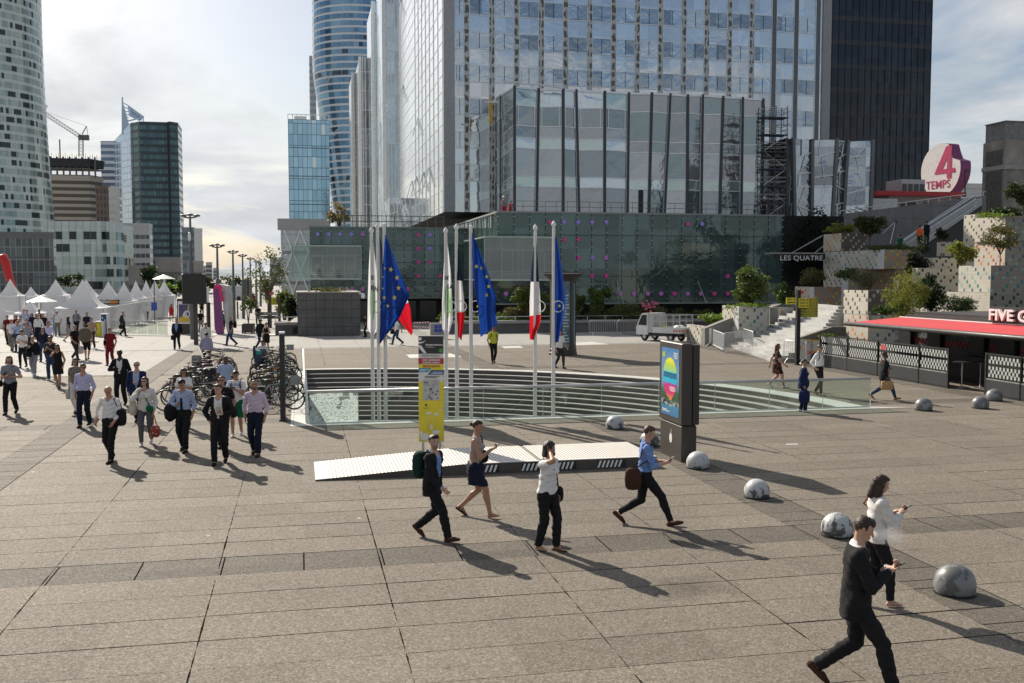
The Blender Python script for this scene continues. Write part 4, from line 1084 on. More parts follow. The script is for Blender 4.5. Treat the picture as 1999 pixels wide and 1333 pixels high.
pal={'k':[(0.045,0.04,0.035),(0.10,0.085,0.07)],'r':[(0.42,0.03,0.03),(0.60,0.20,0.03),(0.45,0.05,0.03)],'t':[(0.03,0.22,0.22),(0.06,0.14,0.22),(0.25,0.40,0.36)],'o':[(0.65,0.17,0.03),(0.65,0.42,0.04)],'y':[(0.62,0.42,0.03),(0.60,0.25,0.03)],'w':[(0.55,0.52,0.46),(0.42,0.40,0.36)],'c':[(0.42,0.40,0.35),(0.5,0.48,0.42)],'g':[(0.02,0.03,0.02),(0.03,0.05,0.035)]}
pm={k:pixmat(CREAM,v)for k,v in pal.items()}
pm['d']=pixmat((0.135,0.115,0.095),pal['w']);pm['G']=pixmat((0.22,0.22,0.18),pal['g']);pm['T']=pixmat((0.26,0.24,0.20),pal['t'])  # front-face copies on darker bases: their shade is put into the colour
pm['O']=pixmat((0.27,0.24,0.21),pal['o']);pm['Y']=pixmat((0.30,0.26,0.21),pal['y'])  # orange and yellow fronts, base likewise darkened to paint in shade
m_soil=M((0.05,0.04,0.03),0.95)
def planter(label,cp,Y,lp,rp_,yt,yb,ml,mf,zb=None,vlen=None,depth=3.0,strip=None,group=None):
 a0,a1,b0,b1,c0,c1=pixbox(cp,Y,lp,rp_,yt,yb,zb=zb or 0,vlen=vlen)
 t=thing('planter',label,'planter',(a0,b0,c0))
 b1=max(b1,b0+0.6)
 mb=MB();mb.quad((a0,b1,c0),(a0,b0,c0),(a0,b0,c1),(a0,b1,c1));mb.build('side_panel',pm[ml],t)
 mb=MB();mb.quad((a0,b0,c0),(a1,b0,c0),(a1,b0,c1),(a0,b0,c1));mb.build('front_panel',pm[mf],t)
 mb=MB();e=0.12
 mb.quad((a0,b0,c1),(a1,b0,c1),(a1-e,b0+e,c1),(a0+e,b0+e,c1));mb.quad((a0,b1,c1),(a0,b0,c1),(a0+e,b0+e,c1),(a0+e,b1-e,c1))
 mb.quad((a1,b0,c0),(a1,b1,c0),(a1,b1,c1),(a1,b0,c1));mb.quad((a0,b1,c1),(a0+e,b1-e,c1),(a1-e,b1-e,c1),(a1,b1,c1));mb.quad((a1,b1,c0),(a0,b1,c0),(a0,b1,c1),(a1,b1,c1));mb.quad((a1,b0,c1),(a1,b1,c1),(a1-e,b1-e,c1),(a1-e,b0+e,c1))
 mb.build('rim',M((0.42,0.40,0.36),0.8),t)
 mb=MB();mb.quad((a0+e,b0+e,c1-0.05),(a1-e,b0+e,c1-0.05),(a1-e,b1-e,c1-0.05),(a0+e,b1-e,c1-0.05));mb.build('soil',m_soil,t)
 if strip:
  ua=hitU(strip[0],yt,a0)[0];ub=hitU(strip[1],yt,a0)[0]
  mb=MB();mb.box(a0-0.02,a0+0.02,min(ua,ub),max(ua,ub),c0,c1);mb.build('plain_pier',M((0.55,0.55,0.53),0.7),t)
 return t,(a0,a1,b0,b1,c0,c1)
P_={}
P_['a']=planter('pixel dotted planter under the round green tree at the foot of the white stairs',1443,59,1410,1502,598,660,'k','t',strip=(1436,1443))
P_['b']=planter('low red dotted planter wall behind the yellow signs beside the stairs',1518,63,1503,1556,600,660,'w','r')
P_['c']=planter('orange dotted planter box at the top of the white stairs',1590,67,1552,1642,560,640,'o','O',strip=(1580,1590))
P_['d']=planter('highest left planter box, pale orange dotted side and shaded grey front, with the dark tree',1643,74,1608,1692,455,490,'o','d')
P_['e']=planter('wide planter box with green and orange dotted side and yellow dotted front',1727,68,1608,1788,487,525,'t','Y',strip=(1713,1727))
P_['f']=planter('planter box with hanging ivy below the yellow dotted box',1657,70,1608,1792,524,600,'k','O',strip=(1645,1657))
P_['g']=planter('cream planter box with black dots and a dark brown shaded front behind the kiosk',1695,51,1647,1775,567,615,'k','d')
P_['h']=planter('planter base dotted red and orange left of the red awning',1695.5,50.9,1647.5,1748,615.5,700,'r','t')
P_['i']=planter('cream planter box dotted with teal squares above the shop sign',1935,52,1872,2090,518,571,'t','T')
P_['j']=planter('embossed cream planter box with dark dotted front under the teal one',1933,51.9,1826,2090,571.5,660,'c','G')
P_['k']=planter('tall cream planter box with black dots at the top of the right terraces',1963,59,1903,2100,421,470,'k','T')
P_['l']=planter('cream planter box dotted orange and red behind the leafless looking shrub',1963,59.1,1903,2100,470.5,540,'r','T')
P_['m']=planter('narrow planter box with blue black dots left of the tall terrace box',1904,66,1882,1925,418,530,'k','t')
P_['n']=planter('small white planter box with black dots beside the escalator foot',1840,68,1838,1884,472,500,'k','k',vlen=2)
P_['o']=planter('small white planter box with black dots, lower one beside the lime bush',1820,64,1817,1868,503,540,'k','k',vlen=2)
P_['p']=planter('dark dotted wall panel between the left and right terraces',1792,62,1789,1874,523,600,'k','k',vlen=2)
P_['q']=planter('low planter with black pixel dots beside the parked truck',1374,60.5,1341,1382,637,676,'k','c')
def wedge(label,pts,Y,th,mat=m_conc):
 ps=[at(x,y_,Y)for x,y_ in pts];u_=uv(ps[0])
 t=thing('concrete_wall',label,'wall',(*u_,0));mb=MB();v_=u_[1]
 q=[(hitV(x,y_,v_)[0],v_,hitV(x,y_,v_)[1])for x,y_ in pts]
 mb.slab(q,(0,th,0));mb.build('panel',mat,t);return t
wedge('low concrete wedge wall rising towards the stairs next to the truck',[(1376,676),(1376,641),(1434,618),(1437,676)],59.5,0.5)
wedge('concrete pier between the teal dotted planter and the red dotted wall',[(1503,600),(1519,600),(1519,660),(1503,660)],61,0.6)
wedge('concrete wedge above the red dotted wall',[(1503,600),(1530,592),(1572,598),(1556,602)],63.5,1.2)
# white stairs
wst=local('white_stairs','broad white stone stairs climbing between the planters','stairs',(0,0,0))
m_wst=NT('white_step_stone');_x,_y,_z=m_wst.xyz()
_r=m_wst.white(m_wst.comb(m_wst.math('FLOOR',m_wst.math('DIVIDE',_y,1.1)),m_wst.math('FLOOR',m_wst.math('DIVIDE',_z,0.155)),1.0))
_f=m_wst.math('MULTIPLY_ADD',_r,0.12,0.30);m_wst=m_wst.fin(m_wst.comb(_f,_f,m_wst.math('MULTIPLY',_f,0.97)),0.7)
X0,X1=12.75,19.0
nst=16;dx=(X1-X0)/nst;hz=2.45/nst
sk=0.02
for k in range(nst):
 xa=X0+k*dx
 mb=MB()
 def S(x,y_):return(x+(y_-52)*sk,y_)
 ya,yb=48.3+max(0.0,xa-14.6)*2.2,66-k*0.1
 z0_,z1_=k*hz,(k+1)*hz
 mb.quad((*S(xa,ya),z0_),(*S(xa,yb),z0_),(*S(xa,yb),z1_),(*S(xa,ya),z1_))
 mb.quad((*S(xa,ya),z1_),(*S(xa,yb),z1_),(*S(xa+dx,yb),z1_),(*S(xa+dx,ya),z1_))
 mb.quad((*S(xa,ya),0),(*S(xa,ya),z1_),(*S(xa+dx,ya),z1_),(*S(xa+dx,ya),0))
 mb.build('step',m_wst,wst)
tr=thing('planter','low trough with orange dotted front and wedge side at the foot of the stairs','planter',(*uv(G(1580,716)),0))
Yt=48.0
def Q3(x,y_,Y):p=at(x,y_,Y);return(*uv(p),p.z)
mb=MB();mb.quad(Q3(1560,700,47.5),Q3(1600,712,46.8),Q3(1600,664,46.8),Q3(1560,661,47.5));mb.build('front_panel',pm['o'],tr)
mb=MB();mb.slab([Q3(1557,661,47.9),Q3(1557,706,47.9),Q3(1652,706,47.9),Q3(1652,638,47.9),Q3(1625,638,47.9)],(0.0,0.25,0));mb.build('mesh_side',M((0.14,0.13,0.11),0.9,var=0.3,sc=6),tr)
plant('groundcover','low green groundcover in the trough at the foot of the stairs','plant',1620,664,50,14,47.4,LG,260,0.10,seed=2,stems=3)
# plants on the right
plant('tree','round green tree on the dotted planter left of the yellow signs','tree',1463,602,86,84,61,(0.075,0.11,0.035),2600,0.15,0.05,1,crown_h=0.92,nclump=26,stems=9)
plant('groundcover','bright green groundcover spilling over the teal dotted planter','plant',1462,603,98,14,60,LG,500,0.13,seed=3,stems=3)
plant('shrub','dark green shrub right of the round tree','shrub',1532,600,48,58,64,GR,900,0.15,seed=4)
plant('shrub','yellow flowering shrub on the orange dotted planter','shrub',1582,560,66,38,69,OL,800,0.13,seed=5)
plant('shrub','lime green feathery shrub on the highest left planter','shrub',1640,458,60,26,75,YG,500,0.16,seed=6)
plant('tree','spreading dark tree with several thin trunks on the left terraces','tree',1697,487,78,68,72,(0.045,0.06,0.025),1500,0.17,0.05,7,crown_h=0.62,nclump=22,stems=9)
plant('hedge','green hedge along the top of the yellow dotted planter','hedge',1738,490,98,12,69,GR,500,0.14,seed=8,stems=3)
plant('ivy','ivy hanging over the edge of the terrace box','ivy',1672,548,92,28,66,(0.05,0.08,0.025),700,0.15,seed=9,stems=3)
plant('grasses','tall purplish grasses with yellow flowers on the middle terrace','plant',1700,568,84,44,64,(0.12,0.11,0.07),1100,0.16,seed=10,aspect=0.2)
plant('shrub','big feathery yellow green shrub in front of the brown planter','shrub',1762,640,96,118,48.5,(0.16,0.17,0.035),2600,0.12,0.02,11,nclump=26,aspect=0.3,stems=10)
plant('shrub','dark evergreen shrub right of the feathery one','shrub',1815,614,62,82,50,DG,1500,0.13,seed=12,nclump=20)
plant('shrub','low spiky dark pine shrub above the red awning','shrub',1872,614,76,42,47,(0.03,0.05,0.02),1300,0.15,seed=13,aspect=0.2,nclump=20)
plant('shrub','lime green bush between the small white boxes and the teal box','shrub',1875,520,56,52,60,YG,900,0.15,seed=14)
plant('shrub','open shrub with bare reddish stems on the teal dotted planter','shrub',1952,520,90,84,54,(0.09,0.085,0.035),1100,0.11,0.03,15,crown_h=0.7,nclump=22,stems=12)
plant('hedge','dark hedge on top of the highest right terrace box','hedge',1955,424,110,20,60,DG,900,0.15,seed=16,stems=3)
plant('groundcover','bright green groundcover along the rim of the highest right box','plant',1950,425,100,10,58.6,LG,400,0.10,seed=17,stems=3)
plant('tree','dark tree cut by the right edge on the upper terrace','tree',1998,420,66,72,62,(0.03,0.042,0.02),900,0.17,0.05,18,crown_h=0.8)
plant('shrub','dark conifer at the foot of the escalator','shrub',1800,500,30,44,62,DG,500,0.14,seed=19,aspect=0.25)
plant('shrub','dark conifer in the shade between the terraces','shrub',1790,552,46,64,63.5,(0.012,0.02,0.012),700,0.16,seed=20)
plant('shrub','small dark shrub in the corner under the concrete tower','shrub',1838,470,24,26,70,DG,250,0.16,seed=21)
plant('shrub','green shrub low behind the kiosk roof','shrub',1730,616,50,22,47.8,(0.05,0.08,0.03),400,0.12,seed=22)
iv=thing('ivy_wall','recess wall covered in dark ivy behind the green podium corner','wall',(*uv(at(1530,590,90)),0))
vi=uv(at(1560,500,92))[1]
ia,ib=hitV(1524,500,vi)[0],hitV(1660,500,vi)[0];zt_=hitV(1560,421,vi)[1]
mb=MB();mb.box(ia,ib,vi,vi+1,0,zt_);mb.build('wall',M((0.018,0.017,0.016),0.9),iv)
mb=MB();leaves(mb,((ia+ib)/2,vi-0.2,zt_*0.68),((ib-ia)/1.9,0.7,zt_*0.42),2600,0.26,random.Random(4),40);mb.build('ivy',leafmat((0.018,0.030,0.014)),iv)
lc=thing('entrance_sign','white LES QUATRE lettering on a thin canopy over the dark entrance','sign',(*uv(at(1520,505,74)),3))
vc=uv(at(1560,500,74))[1]
ua,ub=hitV(1512,495,vc)[0],hitV(1612,495,vc)[0];zc=hitV(1560,495.5,vc)[1]
mb=MB();mb.box(ua,ub,vc,vc+1.6,zc,zc+0.10);mb.build('canopy',M((0.30,0.27,0.27),0.5),lc)
mb=MB();mb.box(ua,ub,vc+0.05,vc+0.1,zc-0.4,zc);mb.build('sign_board',M((0.02,0.018,0.018),0.6),lc)
za=hitV(1530,508,vc)[1];uh=hitV(1523,500,vc)[0];ue2=hitV(1606,500,vc)[0]
tx=text('LES QUATRE',0.52,TM((uh,vc+0.03,za),(1,0,0)),m_white,lc,bold=0.0)
wd_=max(v.co.x for v in tx.data.vertices)-min(v.co.x for v in tx.data.vertices)
fx=(ue2-uh)/wd_;mn=min(v.co.x for v in tx.data.vertices)
for v in tx.data.vertices:v.co.x=mn+(v.co.x-mn)*fx
for(xa,ya,xb,yb)in((1545,494,1605,460),(1590,494,1640,455)):
 mb=MB();mb.bar(Q3(xa,ya,75.5),Q3(xb,yb,80),0.06);mb.build('stay_cable',m_metal,lc)
 # ramp wall, escalator, small roof structures
vr=uv(at(1650,430,80))[1]
rw_=thing('ramp_wall','grey concrete retaining wall rising behind the terraces','wall',(*uv(at(1640,500,80)),0))
def V3(x,y_,v=None):u_,z_=hitV(x,y_,v or vr);return(u_,v or vr,z_)
mb=MB();mb.slab([V3(1655,560),V3(1655,416),V3(1697,411),V3(1925,382),V3(1925,560)],(0,0.6,0))
m_rampw=NT('concrete_panels');_x,_y,_z=m_rampw.xyz()
_a=m_rampw.math('LESS_THAN',m_rampw.math('FRACT',m_rampw.math('DIVIDE',_x,1.6)),0.02);_b=m_rampw.math('LESS_THAN',m_rampw.math('FRACT',m_rampw.math('DIVIDE',_z,1.1)),0.03)
_n=m_rampw.math('MULTIPLY_ADD',m_rampw.noise(0.8,5,0.65),0.16,0.10)
m_rampw=m_rampw.fin(m_rampw.mix(m_rampw.math('MULTIPLY',m_rampw.math('MAXIMUM',_a,_b),0.6),m_rampw.comb(_n,m_rampw.math('MULTIPLY',_n,0.99),m_rampw.math('MULTIPLY',_n,1.0)),(0.04,0.04,0.04)),0.85)
mb.build('panel',m_rampw,rw_)
ra,rb=V3(1640,410),V3(1925,376)
mb=MB();mb.tube([V3(1640,412),V3(1697,404),V3(1925,374)],0.04,5)
for i in range(14):
 x_=1640+i*21.5;y0_=418-(x_-1640)*0.126;mb.tube([V3(x_,y0_),V3(x_,y0_-7)],0.03,4)
mb.build('railing',m_galv,rw_)
es=thing('escalator','steel escalator climbing to the right in front of the retaining wall','escalator',(*uv(at(1770,480,74)),0))
ve=uv(at(1800,470,74))[1]
def E3(x,y_,dv=0):u_,z_=hitV(x,y_,ve+dv);return(u_,ve+dv,z_)
mb=MB();mb.slab([E3(1752,480),E3(1800,482),E3(1917,400),E3(1917,386),E3(1900,391)],(0,0.12,0));mb.build('balustrade',M((0.30,0.30,0.31),0.35,0.5),es)
for dy_,dv in((0,-0.04),(9,-0.04),(24,-0.06)):
 mb=MB();mb.tube([E3(1757+dy_*1.2,474+dy_*0.25,dv),E3(1905,380+dy_*0.9,dv)],0.05,6);mb.build('handrail',m_galv,es)
mb=MB();mb.tube([E3(1757,472,1.3),E3(1893,383,1.3)],0.045,6);mb.build('handrail',m_galv,es)
mb=MB();mb.slab([E3(1770,478,0.15),E3(1917,392,0.15),E3(1917,560,0.15),E3(1770,560,0.15)],(0,1.0,0));mb.build('side_cladding',M((0.035,0.035,0.037),0.6),es)
tp=thing('stay_cables','thin pale stay cables anchored to the retaining wall','cable',(*uv(at(1745,430,78)),3))
mb=MB();mb.bar(Q3(1748,432,79),Q3(1724,455,76),0.04);mb.bar(Q3(1748,432,79),Q3(1738,476,76),0.04);mb.build('cable',m_metal,tp)
mb=MB();c_=Q3(1748,433,79);mb.blob(c_,(0.14,0.14,0.18),4);mb.build('anchor',m_dark,tp)
u0,u1,v0_,v1,z0,z1=pixbox(1686,105,None,1760,396,vlen=4)
kb=thing('roof_pavilion','white paper covered hoarding and red roofed pavilion above the retaining wall','pavilion',(u0,v0_,8))
m_wbox=M((0.58,0.58,0.57),0.7)
mb=MB();mb.box(u0,hitV(1752,400,v0_)[0],v0_,v0_+2,6,hitV(1700,387,v0_)[1]);mb.build('hoarding',m_wbox,kb)
ua,ub=hitV(1705,380,v0_+3)[0],hitV(1880,380,v0_+3)[0];zr=hitV(1780,378,v0_+3)[1]
mb=MB();mb.box(ua,ub,v0_+2.4,v0_+8,zr-0.25,zr+0.22);mb.build('roof',M((0.42,0.02,0.025),0.5),kb)
mb=MB();mb.box(ua+2,ub-0.5,v0_+3.2,v0_+7,6,zr-0.25);mb.build('wall',M((0.30,0.27,0.25),0.7),kb)
mb=MB();mb.box(ua+3.5,ua+5.5,v0_+3.1,v0_+3.19,6,zr-0.9);mb.box(ua+6.3,ua+8.0,v0_+3.1,v0_+3.19,6,zr-0.9);mb.build('window',M((0.04,0.01,0.012),0.3),kb)
u2,u3=hitV(1760,360,v0_+4)[0],hitV(1806,360,v0_+4)[0];z2=hitV(1780,350,v0_+4)[1]
mb=MB();mb.box(u2,u3,v0_+4,v0_+7,zr+0.22,z2);mb.build('roof_hut',M((0.45,0.45,0.45),0.5),kb)
mb=MB()
for i in range(4):mb.box(u2+(u3-u2)*i/4+0.1,u2+(u3-u2)*(i+1)/4-0.1,v0_+3.93,v0_+3.99,zr+0.4,z2-0.5)
mb.build('hut_window',M((0.04,0.045,0.05),0.2),kb)
u0,u1,v0_,v1,z0,z1=pixbox(1868,125,None,1918,362,vlen=6)
tower('low_building','low pale building between the round sign and the concrete tower',rect(u0,u1,v0_,v0_+6),z1,30,0.1,m_wbox,m_dark,(u0,v0_,0),parapet=0.3)
a0,a1,b0,b1,c0,c1=pixbox(1963,86,1920,2090,272,None)
ct=thing('concrete_tower','raw unfinished concrete lift tower at the right edge','tower',(a0,b0,0))
mb=MB();mb.prism(rect(a0,a1,b0,b1),0,c1);mb.build('shaft',M((0.26,0.24,0.21),0.9,var=0.45,sc=0.6,bump=0.5,bsc=5),ct)
d0,d1,e0,e1,f0,f1=pixbox(1964,86.3,1925,2090,237,273)
mb=MB();mb.prism(rect(d0,d1,e0,e1),c1,f1);mb.box(d0-0.1,d1,e0-0.1,e1,f1,f1+0.08);mb.build('cap',M((0.20,0.20,0.195),0.8,var=0.3),ct)
za,zb=hitV(1970,330,b0)[1],hitV(1970,322,b0)[1]
mb=MB();mb.box(a0-0.12,a1,b0-0.12,b1,za,zb);mb.build('ledge',M((0.33,0.32,0.29),0.8,var=0.3),ct)
mb=MB();vv1,zz1=hitU(1926,297,a0);vv2,zz2=hitU(1955,390,a0)
mb.box(a0-0.05,a0+0.02,min(vv1,vv2),max(vv1,vv2),zz2-1.5,za-0.1);mb.box(a0-0.05,a0+0.02,min(vv1,vv2),max(vv1,vv2),zb+0.1,zz1);mb.build('opening',M((0.11,0.10,0.09),0.9,var=0.4),ct)
lp_=thing('lamp_post','thin lamp post between the round sign and the concrete tower','lamp post',(*uv(at(1884,380,100)),8))
mb=MB();mb.tube([Q3(1884,384,100),Q3(1884,333,100)],0.06,6);mb.build('post',m_dark,lp_);mb=MB();mb.bar(Q3(1882,333,100),Q3(1892,333,100),0.14);mb.build('head',m_dark,lp_)
# round numbered sign
cS=at(1836,332,118);rad=51.5*118/FPX
an=R(70);nrm=Vector((-math.sin(an),-math.cos(an),0));sx_=Vector((math.cos(an),-math.sin(an),0))
rs=local('round_sign','giant white disc sign with a crimson 4 and the word TEMPS, purple edge','sign',(cS.x,cS.y,cS.z-rad))
OFF[rs.name]=(cS.x,cS.y,cS.z-rad)
def D3(a,b,d=0):return cS+sx_*a+Vector((0,0,b))+nrm*d
n_=48;cirpts=[(rad*math.cos(2*math.pi*i/n_),rad*math.sin(2*math.pi*i/n_))for i in range(n_)]
mb=MB();ft,bk_=[D3(a,b,0)for a,b in cirpts],[D3(a,b,-2.7)for a,b in cirpts]
cut=[(a,b)for a,b in cirpts if not(a>rad*0.35 and b>rad*0.30)]
i0=next(i for i in range(len(cut))if cut[i][1]<=rad*0.3 and False)if False else 0
cut_f=[(a,b)for a,b in cirpts]
poly=[]
for i,(a,b)in enumerate(cirpts):
 ang=360*i/n_
 if 22<ang<64:
  if not poly or poly[-1]!='gap':poly.append('gap')
 else:poly.append((a,b))
poly2=[]
for q in poly:
 if q=='gap':poly2+=[(rad*0.62,rad*0.38),(rad*0.50,rad*0.62)]
 else:poly2.append(q)
mb.slab([D3(a,b,0)for a,b in poly2],-nrm*1.5);mb.build('rim',M((0.20,0.035,0.13),0.5),rs)
mb=MB();tri=tessellate_polygon([[Vector((a,b,0))for a,b in poly2]]);mb.add([D3(a*0.995,b*0.995,0.03)for a,b in poly2],[tuple(t_)for t_ in tri]);mb.build('face',M((0.72,0.70,0.69),0.4),rs)
m_crim=M((0.45,0.012,0.09),0.5)
f4=[(-0.30,-0.12),(0.30,0.86),(0.58,0.86),(0.58,0.02),(0.78,0.02),(0.78,-0.14),(0.58,-0.14),(0.58,-0.34),(0.36,-0.34),(0.36,-0.14),(-0.30,-0.14)]
tri=tessellate_polygon([[Vector((a,b,0))for a,b in f4],[Vector(p)for p in((0.36,0.02,0),(0.36,0.42,0),(0.10,0.02,0))]])
f4a=f4+[(0.36,0.02),(0.36,0.42),(0.10,0.02)]
mb=MB();mb.add([D3(a*rad*0.95,b*rad,0.07)for a,b in f4a],[tuple(t_)for t_ in tri]);mb.build('figure_four',m_crim,rs)
tx=text('TEMPS',rad*0.44,TM(D3(-rad*0.72,-rad*0.68,0.06),sx_),m_crim,rs,bold=0.003)
mb=MB();mb.add([D3(x_,z_,dd)for x_ in(-0.5,0.9)for z_ in(-rad-1.6,-rad+0.4)for dd in(-0.4,-2.3)],[(0,1,3,2),(4,6,7,5),(0,4,5,1),(2,3,7,6),(0,2,6,4),(1,5,7,3)]);mb.build('plinth',m_dark,rs)
# kiosk with red awning
ks=thing('burger_kiosk','black kiosk with a long red awning and white shop lettering','kiosk',(26.5,41,0))
ku=26.5
vA=hitU(1655,631,23.9)[0];vB=20.0
m_red=NT('awning_cloth');_x,_y,_z=m_red.xyz()
_l=m_red.math('LESS_THAN',m_red.math('FRACT',m_red.math('DIVIDE',_y,1.2)),0.02);_n=m_red.noise(0.8,4,0.6)
m_red.put(m_red.b.inputs['Base Color'],m_red.mix(_l,m_red.mix(_n,(0.46,0.03,0.04),(0.60,0.06,0.07)),(0.40,0.03,0.04)));m_red.b.inputs['Roughness'].default_value=0.8
m_red=m_red.m
mb=MB();mb.slab([(23.9,vA,2.08),(23.9,vB,2.13),(ku,vB,2.30),(ku,vA+0.1,2.29)],(0,0,0.03));mb.build('awning',m_red,ks)
mb=MB();mb.tube([(23.9,vA+0.15,2.06),(23.9,vB,2.10)],0.10,10);mb.build('awning_bar',m_black,ks,smooth=True)
mb=MB();mb.box(ku-0.05,ku+0.02,vB,vA,2.33,2.37);mb.build('awning_trim',m_white,ks)
for k in range(6):
 v_=vA-0.8-k*3.6;mb=MB();mb.bar((23.95,v_,2.05),(25.2,v_-0.5,2.18),0.05);mb.bar((25.2,v_-0.5,2.18),(ku,v_,2.20),0.05);mb.build('awning_arm',m_dark,ks)
mb=MB();mb.box(ku,ku+5.5,vB,vA-0.4,2.37,2.47);mb.box(ku+0.25,ku+5.2,vB,vA-0.7,2.47,2.60);mb.build('roof',M((0.035,0.030,0.030),0.5),ks)
mb=MB();mb.box(ku+3.0,ku+5.3,vB,vA-0.4,0,2.36);mb.build('body',M((0.016,0.016,0.017),0.5),ks)
for px_ in(1765,1822,1906,1965):
 v_=hitU(px_,660,ku)[0];mb=MB();mb.box(ku,ku+0.5,v_-0.45,v_+0.45,0,2.32);mb.build('pillar',M((0.018,0.018,0.019),0.4),ks)
pls=[1765,1822,1906,1965,2040]
m_kg=reflective('kiosk_glass',(0.16,0.19,0.18),0.4,0.05,0.1,0.5)
for a,b in zip(pls,pls[1:]):
 va,vb=hitU(a,660,ku)[0]-0.5,hitU(b,660,ku)[0]+0.5;mb=MB();mb.box(ku+0.2,ku+0.24,vb,va,0.9,2.28);mb.build('window',m_kg,ks)
 mb=MB();nq=int((va-vb)/0.12)
 for i in range(nq):
  for j in range(2):
   if(i+j)%2:mb.box(ku+0.17,ku+0.195,vb+i*0.12,vb+(i+1)*0.12,1.22+j*0.13,1.35+j*0.13)
 mb.build('checker_trim',M((0.30,0.02,0.03),0.5),ks)
vs_=hitU(1934,612,ku-0.15)[0]
mb=MB();mb.box(ku-0.12,ku+0.1,vs_-7,vs_+0.1,2.40,3.0);mb.build('sign_board',M((0.03,0.025,0.025),0.5),ks)
m_let=M((0.80,0.74,0.74),0.4)
text('FIVE GUYS',0.60,TM((ku-0.2,vs_+0.02,2.49),(0,-1,0)),m_let,ks,bold=0.014,ext=0.05,sx=1.28)
mb=MB();mb.box(ku-0.6,ku,hitU(1856,700,ku)[0]-3,hitU(1856,700,ku)[0],0,1.0);mb.build('counter',M((0.03,0.03,0.03),0.4),ks)
for px_ in(1854,1890):
 q=G(px_,757);uq=uv(q);tb=thing('table_leg_stand','thin steel stand in the kiosk opening, '+('left' if px_==1854 else 'right')+' one','stand',(uq[0]+0.5,uq[1],0))
 mb=MB();mb.tube([(uq[0]+0.5,uq[1],0),(uq[0]+0.5,uq[1],0.95)],0.03,6);mb.lathe([(0.03,0.0),(0.28,0.0),(0.28,0.02),(0.03,0.05)],12,(uq[0]+0.5,uq[1],0));mb.build('post',m_metal,tb,smooth='auto')
 mb=MB();mb.lathe([(0.01,0.95),(0.33,0.95),(0.33,0.98),(0.01,0.98)],14,(uq[0]+0.5,uq[1],0));mb.build('table_top',m_dark,tb)
fu=23.62
def vpx(px_):return hitU(px_,700,fu)[0]
m_fg=clear_glass('smoked_glass',(0.30,0.33,0.32),0.08,0.04)
m_chk=M((0.44,0.46,0.45),0.5)
fps=[(1601,1654,1714),(1654,1714,0),(1714,1795,0),(1795,1852,0),(1926,1995,0),(1995,2070,0)]
fl=['leftmost at the stairs','second from stairs','third, behind the passing woman','last before the opening','first after the opening','last at the right edge']
for(pa,pb,_),lb in zip(fps,fl):
 va,vb=vpx(pa),vpx(pb)
 t=thing('screen_panel','black fence panel with white checker bands, '+lb,'fence',(fu,va,0),group='checkered screen panels round the kiosk terrace')
 mb=MB();mb.box(fu-0.03,fu+0.03,vb+0.03,va-0.03,0.06,0.56);mb.build('kick_board',M((0.035,0.037,0.040),0.45),t)
 mb=MB();mb.box(fu-0.006,fu+0.006,vb+0.04,va-0.04,0.58,1.42);mb.build('glass',m_fg,t)
 for s_ in(va,vb):
  mb=MB();mb.box(fu-0.035,fu+0.035,s_-0.035,s_+0.035,0,1.5);mb.build('post',m_black,t)
 for z_ in(0.0,0.55,1.44):mb=MB();mb.box(fu-0.03,fu+0.03,vb,va,z_,z_+0.045);mb.build('rail',m_dark if z_!=0.55 else m_metal,t)
 q=0.092;nc=int((va-vb-0.1)/q)
 for z_,rows in((1.14,2),(0.66,3)):
  mb=MB()
  for i in range(nc):
   for j in range(rows):
    if(i+j)%2==0:mb.box(fu-0.012,fu-0.007,vb+0.05+i*q,vb+0.05+(i+1)*q,z_+j*0.125,z_+(j+1)*0.125)
  o=mb.build('checker_band',m_chk,t)
 if lb.startswith('third'):
  mb=MB();mb.box(fu-0.015,fu-0.012,va-0.55,va-0.2,1.14,1.34);mb.build('red_print',M((0.5,0.06,0.08),0.5),t)
sg=thing('direction_sign','tall black post with yellow panels and a red tag at the foot of the stairs','sign',(*uv(G(1556,712)),0))
pp=G(1556,712);Yp=pp.y;up=uv(pp)
mb=MB();mb.box(up[0]-0.09,up[0]+0.09,up[1]-0.09,up[1]+0.09,0,at(1556,566,Yp).z);mb.build('post',m_black,sg)
m_yel=M((0.60,0.55,0.03),0.5,name='yellow_panel');m_yel2=M((0.34,0.33,0.03),0.5,name='olive_panel')
for(xa,xb,ya,yb,mt_,dv,nm)in((1535,1554,581,594,m_yel,-0.05,'pointer'),(1559,1579,582,601,m_yel,-0.12,'pointer'),(1559,1596,582,619,m_yel2,-0.02,'panel')):
 a,b=hitV(xa,ya,up[1]+dv),hitV(xb,yb,up[1]+dv)
 mb=MB();mb.box(a[0],b[0],up[1]+dv-0.02,up[1]+dv+0.02,b[1],a[1]);mb.build(nm,mt_,sg)
 mb=MB();k=0
 rr=random.Random(int(xa)+k)
 z_=a[1]-0.1
 while z_>b[1]+0.05:
  mb.box(a[0]+0.06,a[0]+0.06+(b[0]-a[0])*rr.uniform(0.25,0.6),up[1]+dv-0.026,up[1]+dv-0.021,z_,z_+0.035);mb.box(b[0]-0.12,b[0]-0.06,up[1]+dv-0.026,up[1]+dv-0.021,z_,z_+0.05);z_-=0.14
 mb.build('small_print',m_black,sg)
a,b=hitV(1559,568,up[1]),hitV(1569,573,up[1]);mb=MB();mb.box(a[0],b[0],up[1]-0.03,up[1]+0.02,b[1],a[1]);mb.build('red_tag',M((0.6,0.04,0.04),0.5),sg)
